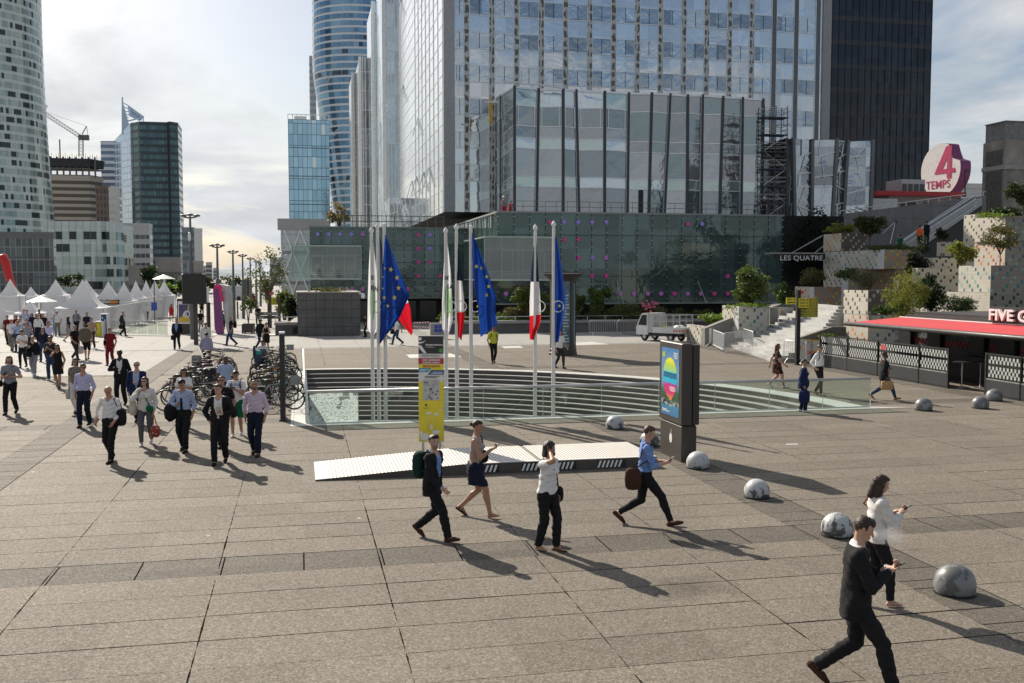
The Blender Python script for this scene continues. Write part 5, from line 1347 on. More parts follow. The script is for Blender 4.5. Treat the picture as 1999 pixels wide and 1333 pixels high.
# shuttle ramp platform
rp0=thing('ramp_platform','long white ribbed metal ramp platform lying on the paving','ramp',(0.25,20.55,0))
ux,uy,va,vb,hp=0.25,7.62,20.55,22.55,0.23
u_r=3.3
t=NT('ribbed_white_metal');_x,_y,_z=t.xyz()
_w=t.math('PINGPONG',t.math('DIVIDE',t.math('ADD',_x,t.math('MULTIPLY',_y,0.0)),0.075),0.5)
_d=t.noise(1.3,5,0.65)
_c=t.mix(t.math('GREATER_THAN',_w,0.30),(0.52,0.49,0.44),(0.80,0.79,0.77));_c=t.mix(t.math('MULTIPLY_ADD',_d,0.9,-0.25,clamp=True),_c,(0.55,0.48,0.40))
t.bump(_w,0.8,0.02);m_rib=t.fin(_c,0.5,0.2)
m_side=M((0.075,0.065,0.055),0.6,var=0.2)
def ztop(u):return 0.03+(hp-0.03)*min(1,(u-ux)/(u_r-ux))
mb=MB();mb.quad((ux+0.28,va,ztop(ux+0.28)),(u_r,va,hp),(u_r,vb,hp),(ux+0.28,vb,ztop(ux+0.28)));mb.build('ramp_deck',m_rib,rp0)
mb=MB();mb.quad((ux,va,0.03),(ux+0.28,va,ztop(ux+0.28)),(ux+0.28,vb,ztop(ux+0.28)),(ux,vb,0.03));mb.build('ramp_lip',m_galv,rp0)
for a,b in((u_r,4.95),(5.05,uy)):
 mb=MB();mb.quad((a,va,hp),(b,va,hp),(b,vb,hp),(a,vb,hp));mb.build('deck',m_rib,rp0)
mb=MB();mb.box(4.95,5.05,va,vb,hp-0.03,hp-0.01);mb.build('seam',M((0.25,0.23,0.2),0.6),rp0)
mb=MB();mb.box(u_r+0.4,uy-0.01,va+0.02,va+0.10,hp+0.003,hp+0.006);mb.build('edge_stripe',m_white,rp0)
mb=MB();mb.quad((ux,va,0),(uy,va,0),(uy,va,hp),(u_r,va,hp),(ux,va,0.03));mb.quad((ux,vb,0),(uy,vb,0),(uy,vb,hp),(u_r,vb,hp),(ux,vb,0.03));mb.quad((uy,va,0),(uy,vb,0),(uy,vb,hp),(uy,va,hp));mb.quad((ux,va,0),(ux,vb,0),(ux,vb,0.03),(ux,va,0.03))
mb.build('skirt',m_side,rp0)
for(xa,xb)in((937,975),(1018,1058),(1087,1125),(1166,1222),(1266,1286)):
 a,b=hitV(xa,915,va)[0],min(uy-0.01,hitV(xb,915,va)[0]);mb=MB();mb.box(a,b,va-0.006,va-0.002,0.03,hp-0.03);mb.build('hatch_ground',m_black,rp0)
 mb=MB();k=a
 while k+0.1<b:mb.slab([(k,va-0.012,0.04),(k+0.045,va-0.012,0.04),(k+0.10,va-0.012,hp-0.04),(k+0.055,va-0.012,hp-0.04)],(0,0.004,0));k+=0.093
 mb.build('hatch_stripes',m_white,rp0)
 # yellow information totem
q=G(843,878);Yi=q.y
it=local('info_totem','tall yellow and black shuttle information panel on two legs behind the ramp','sign',(q.x,q.y,0))
K_=Yi/FPX
def IX(px_):return(px_-843)*K_
def IZ(py_):return at(843,py_,Yi).z
mb=MB();mb.box(IX(818),IX(867),-0.03,0.03,IZ(862),IZ(655));mb.build('panel',M((0.66,0.66,0.63),0.4),it)
for x_ in(826,859):mb=MB();mb.box(IX(x_)-0.03,IX(x_)+0.03,-0.025,0.025,0,IZ(862));mb.build('leg',m_galv,it)
def card(par,x0,x1,y0,y1,mat,name,d=0.036,poly=None):
 mb=MB()
 if poly:mb.slab([(IX(a),-d,IZ(b))for a,b in poly],(0,0.004,0))
 else:mb.box(IX(x0),IX(x1),-d,-d+0.004,IZ(y1),IZ(y0))
 return mb.build(name,mat,par)
mY=M((0.72,0.60,0.03),0.45);mK=M((0.03,0.03,0.032),0.45);mRd=M((0.48,0.02,0.03),0.5);mCy=M((0.02,0.30,0.42),0.5);mNv=M((0.02,0.07,0.25),0.5);mW=M((0.74,0.74,0.72),0.4,var=0.03)
card(it,818,867,745,861,mY,'yellow_field');card(it,818.5,866.5,656,690,mK,'black_header',0.038);card(it,818,867,699,710,mRd,'red_band',0.038);card(it,818,867,711,724,mY,'yellow_band',0.037)
card(it,0,0,0,0,mCy,'cyan_band',0.039,[(818,718),(844,718),(836,726),(818,726)]);card(it,0,0,0,0,mNv,'navy_band',0.040,[(843,722),(867,722),(867,731),(836,731)])
card(it,826,859,741,781,M((0.42,0.43,0.42),0.5,var=0.35,sc=14),'map',0.040)
mb=MB();mb.bar((IX(834),-0.043,IZ(780)),(IX(852),-0.043,IZ(742)),0.012,0.003)
rr=random.Random(2)
for _ in range(9):a,b=rr.uniform(828,855),rr.uniform(744,777);mb.box(IX(a),IX(a+rr.uniform(2,4)),-0.044,-0.041,IZ(b+rr.uniform(2,4)),IZ(b))
mb.build('map_marks',m_dark,it)
mb=MB();hc_=[(821.5+3.2*math.cos(a),661+3.2*math.sin(a))for a in[2*math.pi*i/12 for i in range(12)]]
mb.slab([(IX(a),-0.043,IZ(b))for a,b in hc_],(0,0.003,0))
for pl_s in([(818.5,667),(826,667),(833,663.5),(827,669),(818.5,671)],[(818.5,674),(823,673),(834,689),(828,689),(818.5,678)]):mb.slab([(IX(a),-0.043,IZ(b))for a,b in pl_s],(0,0.003,0))
mb.build('runner_emblem',mW,it)
mb=MB();mb.slab([(IX(862+4*math.cos(a)),-0.043,IZ(684+4*math.sin(a)))for a in[2*math.pi*i/12 for i in range(12)]],(0,0.003,0));mb.build('green_emblem',M((0.05,0.35,0.05),0.5),it)
def line(s,x,y,hpx,mat,sx=1.0,bold=0.0):return text(s,hpx*K_*1.35,TM((IX(x),-0.046,IZ(y)),(1,0,0)),mat,it,ext=0.001,sx=1.0,bold=bold)
def fit(o,wpx):
 xs=[v.co.x for v in o.data.vertices];f=wpx*K_/(max(xs)-min(xs));m0=min(xs)
 for v in o.data.vertices:v.co.x=m0+(v.co.x-m0)*f
fit(line('Navette autonome',832,674,3.4,mW,bold=0.002),33);fit(line('La Défense',832,678,2.4,mW),17);fit(line('GRANDE ARCHE SUD',825,695.5,3,mK),34)
fit(line("VIVEZ L'EXPÉRIENCE",825,704,3.4,mW,bold=0.002),36);fit(line('MONTEZ À BORD !',826,709,3.4,mW,bold=0.002),34);fit(line('SERVICE GRATUIT',826,716.5,3.8,mRd,bold=0.002),34)
def blotch(cx_,cy_,rx,ry,seed):
 rr=random.Random(seed);n=16;ph=[rr.uniform(0.6,1.15)for _ in range(n)]
 return[(cx_+rx*ph[i]*math.cos(2*math.pi*i/n),cy_+ry*ph[i]*math.sin(2*math.pi*i/n))for i in range(n)]
for i,(a,b,c,d)in enumerate([(830,852,11,8),(846,858,14,3.5),(851,843,7,5),(843,834,3,6),(838,806,5,3.5),(852,808,5,2.5),(822,845,4,4),(860,800,3,1.5)]):
 pz=[(max(818.6,min(866.4,x_)),max(790,min(861.5,y_)))for x_,y_ in blotch(a,b,c,d,i)];card(it,0,0,0,0,mW,'white_print',0.041+i*0.0006,pz)
mb=MB();mb.bar((IX(838),-0.043,IZ(806)),(IX(835),-0.043,IZ(838)),0.02,0.003);mb.bar((IX(835),-0.0425,IZ(832)),(IX(852),-0.0425,IZ(812)),0.014,0.003);mb.build('white_stem',mW,it)
mb=MB();mb.slab([(IX(832.5+2.2*math.cos(a)),-0.043,IZ(790+2.2*math.sin(a)))for a in[2*math.pi*i/10 for i in range(10)]],(0,0.003,0));mb.build('round_pictogram',mK,it)
fit(line('Station',826,797,2.2,mK),12)
mb=MB()
for k in range(2):mb.box(IX(830),IX(860-6*k),-0.043,-0.040,IZ(734+k*2.4+0.9),IZ(734+k*2.4))
mb.build('small_print',mK,it)
mb=MB()
for k,(a,b,c)in enumerate([(820,838,720.5),(820,832,723),(846,865,725.5),(842,865,728)]):mb.box(IX(a),IX(b),-0.045,-0.042,IZ(c+1.0),IZ(c))
mb.build('small_print',mW,it)
# advertising totem
cA=G(1330,903);ua0,va0=uv(cA);Hh=2.68
ad=thing('poster_totem','tall dark brown advertising totem with a bright blue exhibition poster','advertising totem',(ua0,va0,0))
vb0=va0+1.36;ub0=ua0+0.36;zs=0.82
mb=MB();mb.bev(ua0,ub0,va0,vb0,0,zs,0.015);mb.build('base',m_brown,ad)
mb=MB();mb.bev(ua0-0.02,ub0-0.12,va0-0.03,vb0+0.03,zs+0.03,Hh,0.02);mb.build('case',m_brown,ad)
mb=MB();mb.box(ua0+0.25,ub0+0.04,va0-0.03,vb0+0.03,zs+0.03,Hh-0.03);mb.build('rear_case',M((0.035,0.03,0.028),0.4),ad)
mb=MB();mb.box(ua0+0.02,ub0-0.02,va0+0.03,vb0-0.03,zs,zs+0.03);mb.build('gap',m_black,ad)
pf0,pf1,pz0,pz1=vb0-0.13,va0+0.13,0.98,Hh-0.14
def PP(a,b,d=0.0):return(ua0-0.026-d,pf0+(pf1-pf0)*a,pz0+(pz1-pz0)*b)
def pcard(pts,mat,name,d):
 mb=MB();mb.slab([PP(a,b,d)for a,b in pts],(0.003,0,0));return mb.build(name,mat,ad)
t=NT('poster_print');_x,_y,_z=t.xyz()
_g=t.math('DIVIDE',t.math('SUBTRACT',_z,pz0),pz1-pz0);_n=t.noise(5,5,0.7)
_c=t.ramp(t.math('ADD',_g,t.math('MULTIPLY_ADD',_n,0.16,-0.08)),[(0.0,(0.05,0.16,0.36)),(0.14,(0.06,0.22,0.36)),(0.17,(0.35,0.40,0.38)),(0.24,(0.05,0.09,0.05)),(0.36,(0.05,0.12,0.06)),(0.48,(0.16,0.30,0.45)),(0.62,(0.20,0.33,0.52)),(1.0,(0.05,0.19,0.42))])
m_post=t.fin(_c,0.25)
pcard([(0,0),(1,0),(1,1),(0,1)],m_post,'poster',0.0)
def ell(cx_,cy_,rx,ry,a0=0,a1=360,n=28):return[(cx_+rx*math.cos(R(a0+(a1-a0)*i/n)),cy_+ry*math.sin(R(a0+(a1-a0)*i/n)))for i in range(n+1)]
t=NT('balloon_print');_x,_y,_z=t.xyz();_g=t.math('DIVIDE',t.math('SUBTRACT',_z,pz0),pz1-pz0)
m_bal=t.fin(t.ramp(t.math('ADD',_g,t.math('MULTIPLY_ADD',t.noise(6,3),0.05,-0.025)),[(0.24,(0.70,0.30,0.04)),(0.33,(0.60,0.04,0.15)),(0.44,(0.55,0.03,0.20)),(0.475,(0.30,0.08,0.35)),(0.49,(0.02,0.42,0.62)),(0.64,(0.03,0.55,0.66)),(0.66,(0.30,0.62,0.25)),(0.75,(0.45,0.62,0.06)),(0.80,(0.75,0.72,0.03))]),0.3)
pcard([p for p in ell(0.50,0.56,0.40,0.30)],m_bal,'poster_balloon',0.004)
pcard([(0.20,0.44),(0.80,0.44),(0.64,0.26),(0.5,0.22)],m_bal,'poster_balloon_tip',0.005)
pcard(ell(0.13,0.89,0.08,0.045),M((0.35,0.50,0.05),0.4),'poster_emblem',0.004)
tx=text('XTATIQUES',0.17,TM(PP(0.13,0.565,0.012),(0,-1,0)),mNv,ad,ext=0.001,bold=0.004);
xs=[v.co.y for v in tx.data.vertices];f_=(abs(pf1-pf0)*0.74)/(max(xs)-min(xs));y_m=max(xs)
for v in tx.data.vertices:v.co.y=y_m+(v.co.y-y_m)*f_
mb=MB()
for k,(a,b,c)in enumerate([(0.70,0.95,0.93),(0.72,0.93,0.905),(0.70,0.95,0.88),(0.74,0.92,0.855),(0.48,0.80,0.42),(0.50,0.84,0.395),(0.52,0.80,0.37),(0.08,0.35,0.07),(0.10,0.5,0.05)]):mb.slab([PP(a,c,0.009),PP(b,c,0.009),PP(b,c+0.011,0.009),PP(a,c+0.011,0.009)],(0.002,0,0))
mb.build('small_print',mW,ad)
mb=MB();rr=random.Random(8)
for _ in range(26):a,c=rr.uniform(0.06,0.92),rr.uniform(0.13,0.2);mb.slab([PP(a,c,0.006),PP(a+0.02,c,0.006),PP(a+0.02,c+0.03,0.006),PP(a,c+0.03,0.006)],(0.002,0,0))
mb.build('crowd_print',m_dark,ad)
mb=MB();cz_,cv=0.46,(va0+vb0)/2-0.02
mb.slab([(ua0-0.006,cv+0.085*math.cos(a),cz_+0.115*math.sin(a))for a in[2*math.pi*i/18 for i in range(18)]],(0.004,0,0));mb.slab([(ua0-0.006,cv-0.02,cz_+0.09),(ua0-0.006,cv+0.0,cz_+0.09),(ua0-0.006,cv-0.03,cz_+0.22),(ua0-0.006,cv-0.045,cz_+0.21)],(0.004,0,0));mb.build('emblem',mW,ad)
# dome bollards
def chip(name,base,under,th):
 t=NT(name);n=t.noise(3.2,6,0.75,dist=0.6);_x,_y,_z=t.xyz()
 low=t.math('SUBTRACT',1.0,t.math('MULTIPLY',_z,1.6))
 f=t.math('GREATER_THAN',t.math('ADD',n,t.math('MULTIPLY',low,0.10)),th)
 c=t.mix(f,base,under);s=t.noise(24,3,0.6);c=t.mix(t.math('MULTIPLY',s,0.35),c,(0.2,0.2,0.2))
 t.bump(t.math('MULTIPLY',f,-1.0),0.3,0.01);return t.fin(c,0.42,0.0,0.5)
cw_=[chip('chipped_white_paint',(0.50,0.51,0.515),(0.055,0.055,0.058),th)for th in(0.66,0.60,0.57,0.62)]
cg_=chip('worn_grey_paint',(0.13,0.135,0.14),(0.26,0.27,0.28),0.62)
for(x_,y_,w_,m_,lb)in[(1201,838,36,cw_[1],'small chipped white dome bollard nearest the glass balustrade'),(1270,872,40,cw_[2],'chipped white dome bollard half hidden behind the man in the blue shirt'),(1365,916,46,cw_[0],'nearly clean pale dome bollard beside the poster totem'),(1481,974,51,cw_[1],'chipped black and white dome bollard between the totem and the dark haired woman'),(1640,1050,63,cw_[2],'heavily chipped dome bollard left of the dark haired woman'),(1874,1165,81,chip('bare_steel',(0.085,0.088,0.092),(0.22,0.225,0.23),0.57),'large grey steel dome bollard nearest the camera at lower right'),(1807,802,34,cg_,'dark grey dome bollard right of the woman with the paper bag'),(1918,798,33,cg_,'dark grey dome bollard in the middle of the right three'),(1945,783,32,cg_,'dark grey dome bollard closest to the checkered fence')]:
 q=G(x_,y_);rr_=w_*q.y/FPX/2
 mb=MB();prof=[(rr_*0.90,0.0),(rr_*0.93,0.03)]+[(rr_*math.cos(a),rr_*0.46+rr_*math.sin(a))for a in[R(-28+118*i/14)for i in range(15)]]
 prof[-1]=(0.001,prof[-1][1])
 b_=local('dome_bollard',lb,'bollard',(q.x,q.y+rr_*0.6,0),random.Random(x_).uniform(0,6))
 mb.lathe(prof,28);mb.build('dome',m_,b_,smooth=True)
 mb=MB();mb.lathe([(rr_*1.0,0),(rr_*1.0,0.025),(rr_*0.9,0.03)],28);mb.build('base_ring',m_black,b_)
 # flagpoles and flags
m_pole=M((0.72,0.71,0.68),0.35,var=0.05)
def flagcloth(kind):
 t=NT('flag_'+kind);b=t.b
 u=t.n('ShaderNodeUVMap');s_=t.n('ShaderNodeSeparateXYZ');t.t.links.new(u.outputs[0],s_.inputs[0]);fx_,fy_=s_.outputs[0],s_.outputs[1]
 if kind=='tricolour':c=t.mix(t.math('GREATER_THAN',fx_,0.333),(0.012,0.018,0.05),t.mix(t.math('GREATER_THAN',fx_,0.667),(0.72,0.71,0.72),(0.62,0.012,0.025)))
 elif kind=='blue':c=(0.008,0.045,0.26)
 else:
  g=t.math('SQRT',t.math('ADD',t.math('POWER',t.math('DIVIDE',t.math('SUBTRACT',fx_,0.52),0.17),2.0),t.math('POWER',t.math('DIVIDE',t.math('SUBTRACT',fy_,0.5),0.3),2.0)))
  c=t.mix(t.math('LESS_THAN',g,1.0),(0.76,0.75,0.78),(0.27,0.50,0.20))
 t.put(b.inputs['Base Color'],c if not isinstance(c,tuple)else c);b.inputs['Roughness'].default_value=0.75
 tl=t.n('ShaderNodeBsdfTranslucent');t.put(tl.inputs[0],t.mix(1.0,c if not isinstance(c,tuple)else(*c,1),(1,1,1,1),'MULTIPLY'))
 ms=t.n('ShaderNodeMixShader');ms.inputs[0].default_value=0.45
 t.t.links.new(b.outputs[0],ms.inputs[1]);t.t.links.new(tl.outputs[0],ms.inputs[2]);t.t.links.new(ms.outputs[0],t.o.inputs[0])
 return t.m
fm_={k:flagcloth(k)for k in('tricolour','blue','white')}
m_star=M((0.70,0.60,0.10),0.6)
def pole(px_t,pyt,px_b,ball,label):
 Yp=30.6;pt=at(px_t,pyt,Yp)
 t=local('flagpole',label,'flagpole',(pt.x,Yp,-3.3),group='white flagpoles standing in the sunken steps');H=pt.z+3.3
 mb=MB();mb.lathe([(0.062,0),(0.060,H*0.5),(0.048,H-0.12)],12);mb.build('pole',m_pole,t,smooth='auto')
 mb=MB()
 if ball:mb.lathe([(0.05,H-0.14),(0.04,H-0.04),(0.065,H),(0.075,H+0.04),(0.05,H+0.09),(0.02,H+0.13),(0.001,H+0.17)],12)
 else:mb.lathe([(0.05,H-0.12),(0.055,H+0.05),(0.01,H+0.07)],12)
 mb.build('finial',m_white,t,smooth='auto')
 zl_=at(px_t,598,Yp).z+3.3
 mb=MB();mb.torus((0.14,-0.06,zl_),(0.25,1,0),0.17,0.018,16,5);mb.build('rope_loop',m_white,t,smooth=True)
 return t,pt,Yp
def flag(pt,Yp,name,label,mat,pts_out,ytop,ybot_hoist,lines=None,seed=0,stars=None,tw=0.18):
 """hanging flag: hoist edge along the pole, the fly corner sags down. pts_out: outline of the lower/fly edge in pixels from top to bottom"""
 rn=random.Random(seed);nI,nJ=22,26
 L,Rr=pts_out
 def interp(pl,f):
  m=len(pl)-1;i=min(m-1,int(f*m));g=f*m-i
  return(pl[i][0]+(pl[i+1][0]-pl[i][0])*g,pl[i][1]+(pl[i+1][1]-pl[i][1])*g)
 vs,fs,uvs=[],[],[]
 for j in range(nJ+1):
  f=j/nJ;a,b=interp(L,f),interp(Rr,f)
  for i in range(nI+1):
   s=i/nI;x_=a[0]+(b[0]-a[0])*s;y_=a[1]+(b[1]-a[1])*s
   amp=tw*min(1,f*2+0.1)*(0.25+0.75*s)
   dpt=Yp-0.02-amp*math.sin(s*7.5+f*2.2+seed)-amp*0.4*math.sin(s*17+f*5+seed*2)
   p=at(x_,y_,dpt);vs.append(tuple(p));uvs.append((f,s))
 W_=nI+1
 for j in range(nJ):
  for i in range(nI):fs.append((j*W_+i,j*W_+i+1,(j+1)*W_+i+1,(j+1)*W_+i))
 me=bpy.data.meshes.new(name);o_=Vector((pt.x,Yp,pt.z-0.5));me.from_pydata([tuple(Vector(v)-o_)for v in vs],[],fs);me.materials.append(mat)
 ul=me.uv_layers.new(name='UVMap')
 for lp in me.loops:ul.data[lp.index].uv=uvs[lp.vertex_index]
 me.polygons.foreach_set('use_smooth',[True]*len(me.polygons));me.update()
 o=bpy.data.objects.new(name,me);C.objects.link(o);o.location=o_;tag(o,label,'flag')
 def surf(x_,y_):
  best=min(range(len(vs)),key=lambda k:(px_of(vs[k])[0]-x_)**2+(px_of(vs[k])[1]-y_)**2);return Vector(vs[best])
 for(x_,y_,r_)in(stars or[]):
  c=surf(x_,y_);p=at(x_,y_,c.y-0.06)
  rr=r_*Yp/FPX;mb=MB();ps=[]
  for k in range(10):
   a=R(90+36*k+(x_*7)%30-15);rad_=rr if k%2==0 else rr*0.42;ps.append((p.x-o_.x+rad_*math.cos(a)*0.9,p.y-o_.y,p.z-o_.z+rad_*math.sin(a)))
  mb.slab(ps,(0,0.006,0));s_=mb.build('star',m_star);s_.parent=o
 if name=='white_flag':
  for k_,(tx_,x_,y_,s_)in enumerate(lines or[]):
   c=surf(x_,y_);p=at(x_,y_,c.y-0.09);o2=text(tx_,s_,TM((p.x-o_.x,p.y-o_.y,p.z-o_.z),(0.75,-0.66,-0.15),(0.1,0,1)),m_dark,None,ext=0.002,bold=0.006);o2.parent=o
 return o
def px_of(p):
 x,y,z=p;z-=CAMZ;cy=y*math.cos(PITCH)-z*math.sin(PITCH);up_=y*math.sin(PITCH)+z*math.cos(PITCH)
 return(999.5+FPX*x/cy,666.5-FPX*up_/cy)
A_='white flagpole with pointed finial, '
for(xt,yt_,bl_,lb)in[(725,452,1,A_+'leftmost, carrying the first white flag'),(737,444,1,A_+'second, carrying the hidden tricolour'),(750,440,0,'flat topped white flagpole carrying the big blue flag on the left'),(870,453,1,A_+'right above the yellow panel'),(891,446,1,A_+'carrying the middle tricolour'),(919,444,0,'flat topped white flagpole carrying the middle blue star flag'),(1045,447,1,A_+'carrying the right tricolour'),(1081,440,1,A_+'last on the right before the round kiosk')]:
 pole(xt,yt_,xt,bl_,lb)
Yf=30.6
def pt_(x,y):return at(x,y,Yf)
flag(pt_(725,470),Yf,'white_flag','white flag with a green dot on the leftmost pole',fm_['white'],([(723,468),(720,520),(718,580),(717,640),(722,650)],[(728,468),(735,530),(736,590),(736,640),(731,652)]),0,0,[('FEN',723,566,0.20),('IS',724,545,0.18)],1,tw=0.08)
flag(pt_(737,455),Yf+0.3,'tricolour_flag','tricolour flag mostly hidden behind the big blue star flag',fm_['tricolour'],([(740,458),(745,520),(752,580),(775,620),(803,655)],[(741,458),(754,520),(790,570),(801,600),(806,648)]),0,0,None,2,tw=0.08)
flag(pt_(750,455),Yf-0.2,'star_flag','large blue flag with yellow stars on the left pole group',fm_['blue'],([(752,458),(747,520),(744,580),(742,630),(741,670)],[(753,458),(776,520),(799,578),(780,620),(742,671)]),0,0,None,3,[(763,526,5.5),(775,542,5.5),(778,562,5.5),(770,581,5.5),(750,581,4.5),(757,597,4),(751,524,3),(747,541,2.5),(747,563,2.5)])
flag(pt_(870,470),Yf,'white_flag','white flag with a green dot above the yellow information panel',fm_['white'],([(869,468),(866,530),(863,590),(863,640),(872,655)],[(873,468),(880,530),(883,590),(884,625),(876,654)]),0,0,[('DÉ',867,545,0.16),('LA',874,562,0.16)],4,tw=0.08)
flag(pt_(891,465),Yf,'tricolour_flag','tricolour flag hanging on the middle pole group',fm_['tricolour'],([(892,472),(890,530),(889,580),(891,625),(893,655)],[(894,472),(900,530),(906,585),(907,620),(901,665)]),0,0,None,5,tw=0.1)
flag(pt_(919,460),Yf-0.2,'star_flag','blue flag with yellow stars on the middle pole group',fm_['blue'],([(921,456),(922,510),(926,560),(934,610),(938,658)],[(922,456),(945,510),(969,580),(966,610),(972,632)]),0,0,None,6,[(930,520,4.8),(940,523,4.8),(950,540,4.5),(954,559,4.8),(950,576,5),(932,598,3.5)])
flag(pt_(1045,465),Yf,'tricolour_flag','tricolour flag wrapped round the right pole',fm_['tricolour'],([(1044,462),(1037,530),(1034,590),(1034,630),(1034,662)],[(1047,462),(1051,530),(1055,590),(1056,625),(1043,664)]),0,0,None,7,tw=0.1)
flag(pt_(1081,455),Yf,'star_flag','folded blue star flag on the rightmost pole',fm_['blue'],([(1083,462),(1083,520),(1083,570),(1084,620),(1084,668)],[(1086,462),(1096,520),(1105,588),(1099,625),(1090,668)]),0,0,None,8,[(1092,597,4)],tw=0.14)
# concrete bench walls, block, hedges behind the plaza
def cwall(name,label,xa,xb,Y,yt,cat='wall',th=0.6,m_=m_concd,lip=True):
 a=uv(at(xa,yt,Y));v_=a[1];zt=at(xa,yt,Y).z;ub=hitV(xb,yt,v_)[0]
 t=thing(name,label,cat,(a[0],v_,0));mb=MB();mb.box(a[0],ub,v_,v_+th,0,zt-(0.2 if lip else 0));mb.build('wall',m_,t)
 if lip:mb=MB();mb.box(a[0]-0.05,ub+0.05,v_-0.18,v_+th,zt-0.2,zt);mb.build('coping',M((0.30,0.29,0.27),0.8,var=0.2),t)
 return t,a[0],ub,v_,zt
t_,wa,wb,wv,wz=cwall('planter_wall','long low concrete planter wall with a coping in front of the hedge',862,1420,72,627,lip=True)
railing(t_,[(wa,wv+0.4,wz),(wb,wv+0.4,wz)],0.28,16,m_galv,1,0.03)
t_,ba,bb_,bv,bz=cwall('concrete_bench','concrete bench ledge with a rail left of the square concrete block',537,682,70,629,'bench',1.5)
railing(t_,[(ba,bv+1.2,bz),(bb_,bv+1.2,bz)],0.32,6,m_galv,1,0.03)
mb=MB();mb.box(ba+1.2,bb_-1.1,bv-0.02,bv+0.3,0.12,0.55);mb.build('dark_recess',m_black,t_)
mb=MB();a_,z_=hitV(591,632,bv-0.3);mb.lathe([(0.16,z_-0.95),(0.20,z_-0.5),(0.14,z_-0.1),(0.2,z_)],7,(a_,bv-0.3,0));mb.build('wrapped_bundle',M((0.45,0.45,0.45),0.35,var=0.3,sc=8),t_)
t=NT('concrete_blocks');_x,_y,_z=t.xyz()
_s=t.math('ADD',_x,_y);_a=t.math('LESS_THAN',t.math('FRACT',t.math('DIVIDE',_s,0.62)),0.05);_b=t.math('LESS_THAN',t.math('FRACT',t.math('DIVIDE',_z,0.62)),0.05)
_n=t.math('MULTIPLY_ADD',t.noise(0.9,5,0.7),0.16,0.045);_j=t.math('MAXIMUM',_a,_b);t.bump(t.math('MULTIPLY',_j,-1.0),0.6,0.03)
m_blk2=t.fin(t.mix(t.math('MULTIPLY',_j,0.7),t.comb(_n,t.math('MULTIPLY',_n,0.97),t.math('MULTIPLY',_n,0.93)),(0.02,0.02,0.02)),0.9)
u0,u1,v0_,v1,z0,z1=pixbox(580,69,None,703,570,vlen=7)
cb_=thing('concrete_block','square dark concrete block structure behind the bench','structure block',(u0,v0_,0));mb=MB();mb.box(u0,u1,v0_,v1,0,z1-0.08);mb.build('body',m_blk2,cb_);mb=MB();mb.box(u0-0.08,u1+0.08,v0_-0.08,v1,z1-0.08,z1);mb.build('coping',m_conc,cb_)
plant('groundcover','straggly plants growing on top of the square concrete block','plant',640,572,90,12,71,OL,260,0.15,seed=30,stems=3)
cv_=thing('security_camera','white security camera on the right edge of the concrete block','camera',(*uv(at(705,580,68.5)),2.6));mb=MB();mb.bar(Q3(701,573,68.6),Q3(709,573,68.6),0.08);mb.build('bracket',m_white,cv_);mb=MB();mb.blob(Q3(709,578,68.6),(0.14,0.14,0.17),5);mb.build('housing',m_white,cv_)
rn=random.Random(31)
hd=thing('hedge','long dense green hedge behind the concrete planter wall','hedge',(wa,wv+1.2,0))
mb=MB();ww=wb-wa
for i in range(16):leaves(mb,(wa+ww*(i+0.5)/16,wv+1.5,wz+0.15),(ww/24,0.9,0.62+0.12*math.sin(i*2.1)),420,0.16,rn,10,0.4)
mb.build('foliage',leafmat((0.075,0.11,0.03)),hd)
for(x_,y_,w_,h_,c,n,s,lb)in[(1027,612,60,56,(0.085,0.115,0.03),1300,32,'loose yellow green bush behind the right tricolour flag'),(1062,612,40,44,(0.10,0.12,0.035),700,33,'bush showing between the flag and the round kiosk'),(1167,612,62,60,(0.08,0.12,0.035),1500,34,'large green bush right of the round kiosk'),(1130,612,40,44,(0.07,0.10,0.03),600,35,'smaller bush directly right of the round kiosk'),(1010,618,60,22,OL,700,36,'olive grasses in front of the left bush'),(1230,618,80,26,(0.10,0.12,0.05),900,37,'tall grasses right of the large green bush'),(1275,616,60,26,(0.10,0.10,0.06),700,38,'wispy grasses behind the white truck'),(1395,628,70,18,LG,700,39,'bright leafy plants right of the truck')]:
 plant('bush',lb,'bush',x_,y_,w_,h_,74.5 if x_<1380 else 62,c,n,0.17,seed=s,aspect=0.3 if 'grass' in lb else 0.55)
m_pink=M((0.6,0.12,0.22),0.6)
mb=MB();rr=random.Random(4)
for _ in range(26):p=Q3(1265+rr.gauss(0,10),597+rr.gauss(0,5),73.5);mb.blob(p,(0.09,0.09,0.09),3)
solo(mb,'pink_flowers',m_pink,'cluster of pink flowers above the hedge behind the truck','flowers',rot=TH)
# round advertising kiosk
q=G(1100,694);mk=local('advertising_column','round dark advertising column with a flared slatted crown and blue posters','advertising column',(q.x,q.y+0.6,0));kk=q.y/FPX
def kz(py_):return at(1100,py_,q.y).z
rb_=27*kk
mb=MB();mb.lathe([(rb_+0.03,0),(rb_+0.03,0.14),(rb_,0.16),(rb_,0.34),(rb_-0.03,0.36),(rb_-0.03,kz(678))],28);mb.build('plinth',m_brown,mk,smooth='auto')
mb=MB();mb.lathe([(rb_*0.84,kz(678)),(rb_*0.84,kz(549))],28);mb.build('drum',M((0.20,0.24,0.26),0.3,var=0.25,sc=1.5),mk,smooth='auto')
for k in range(6):
 a=R(60*k+15);c_,s_=math.cos(a)*rb_*0.88,math.sin(a)*rb_*0.88;mb=MB();mb.obox((c_,s_,(kz(678)+kz(549))/2),(c_,s_,0),(-s_,c_,0),(0,0,1),0.05,0.11,(kz(549)-kz(678))/2);mb.build('pillar',m_brown,mk)
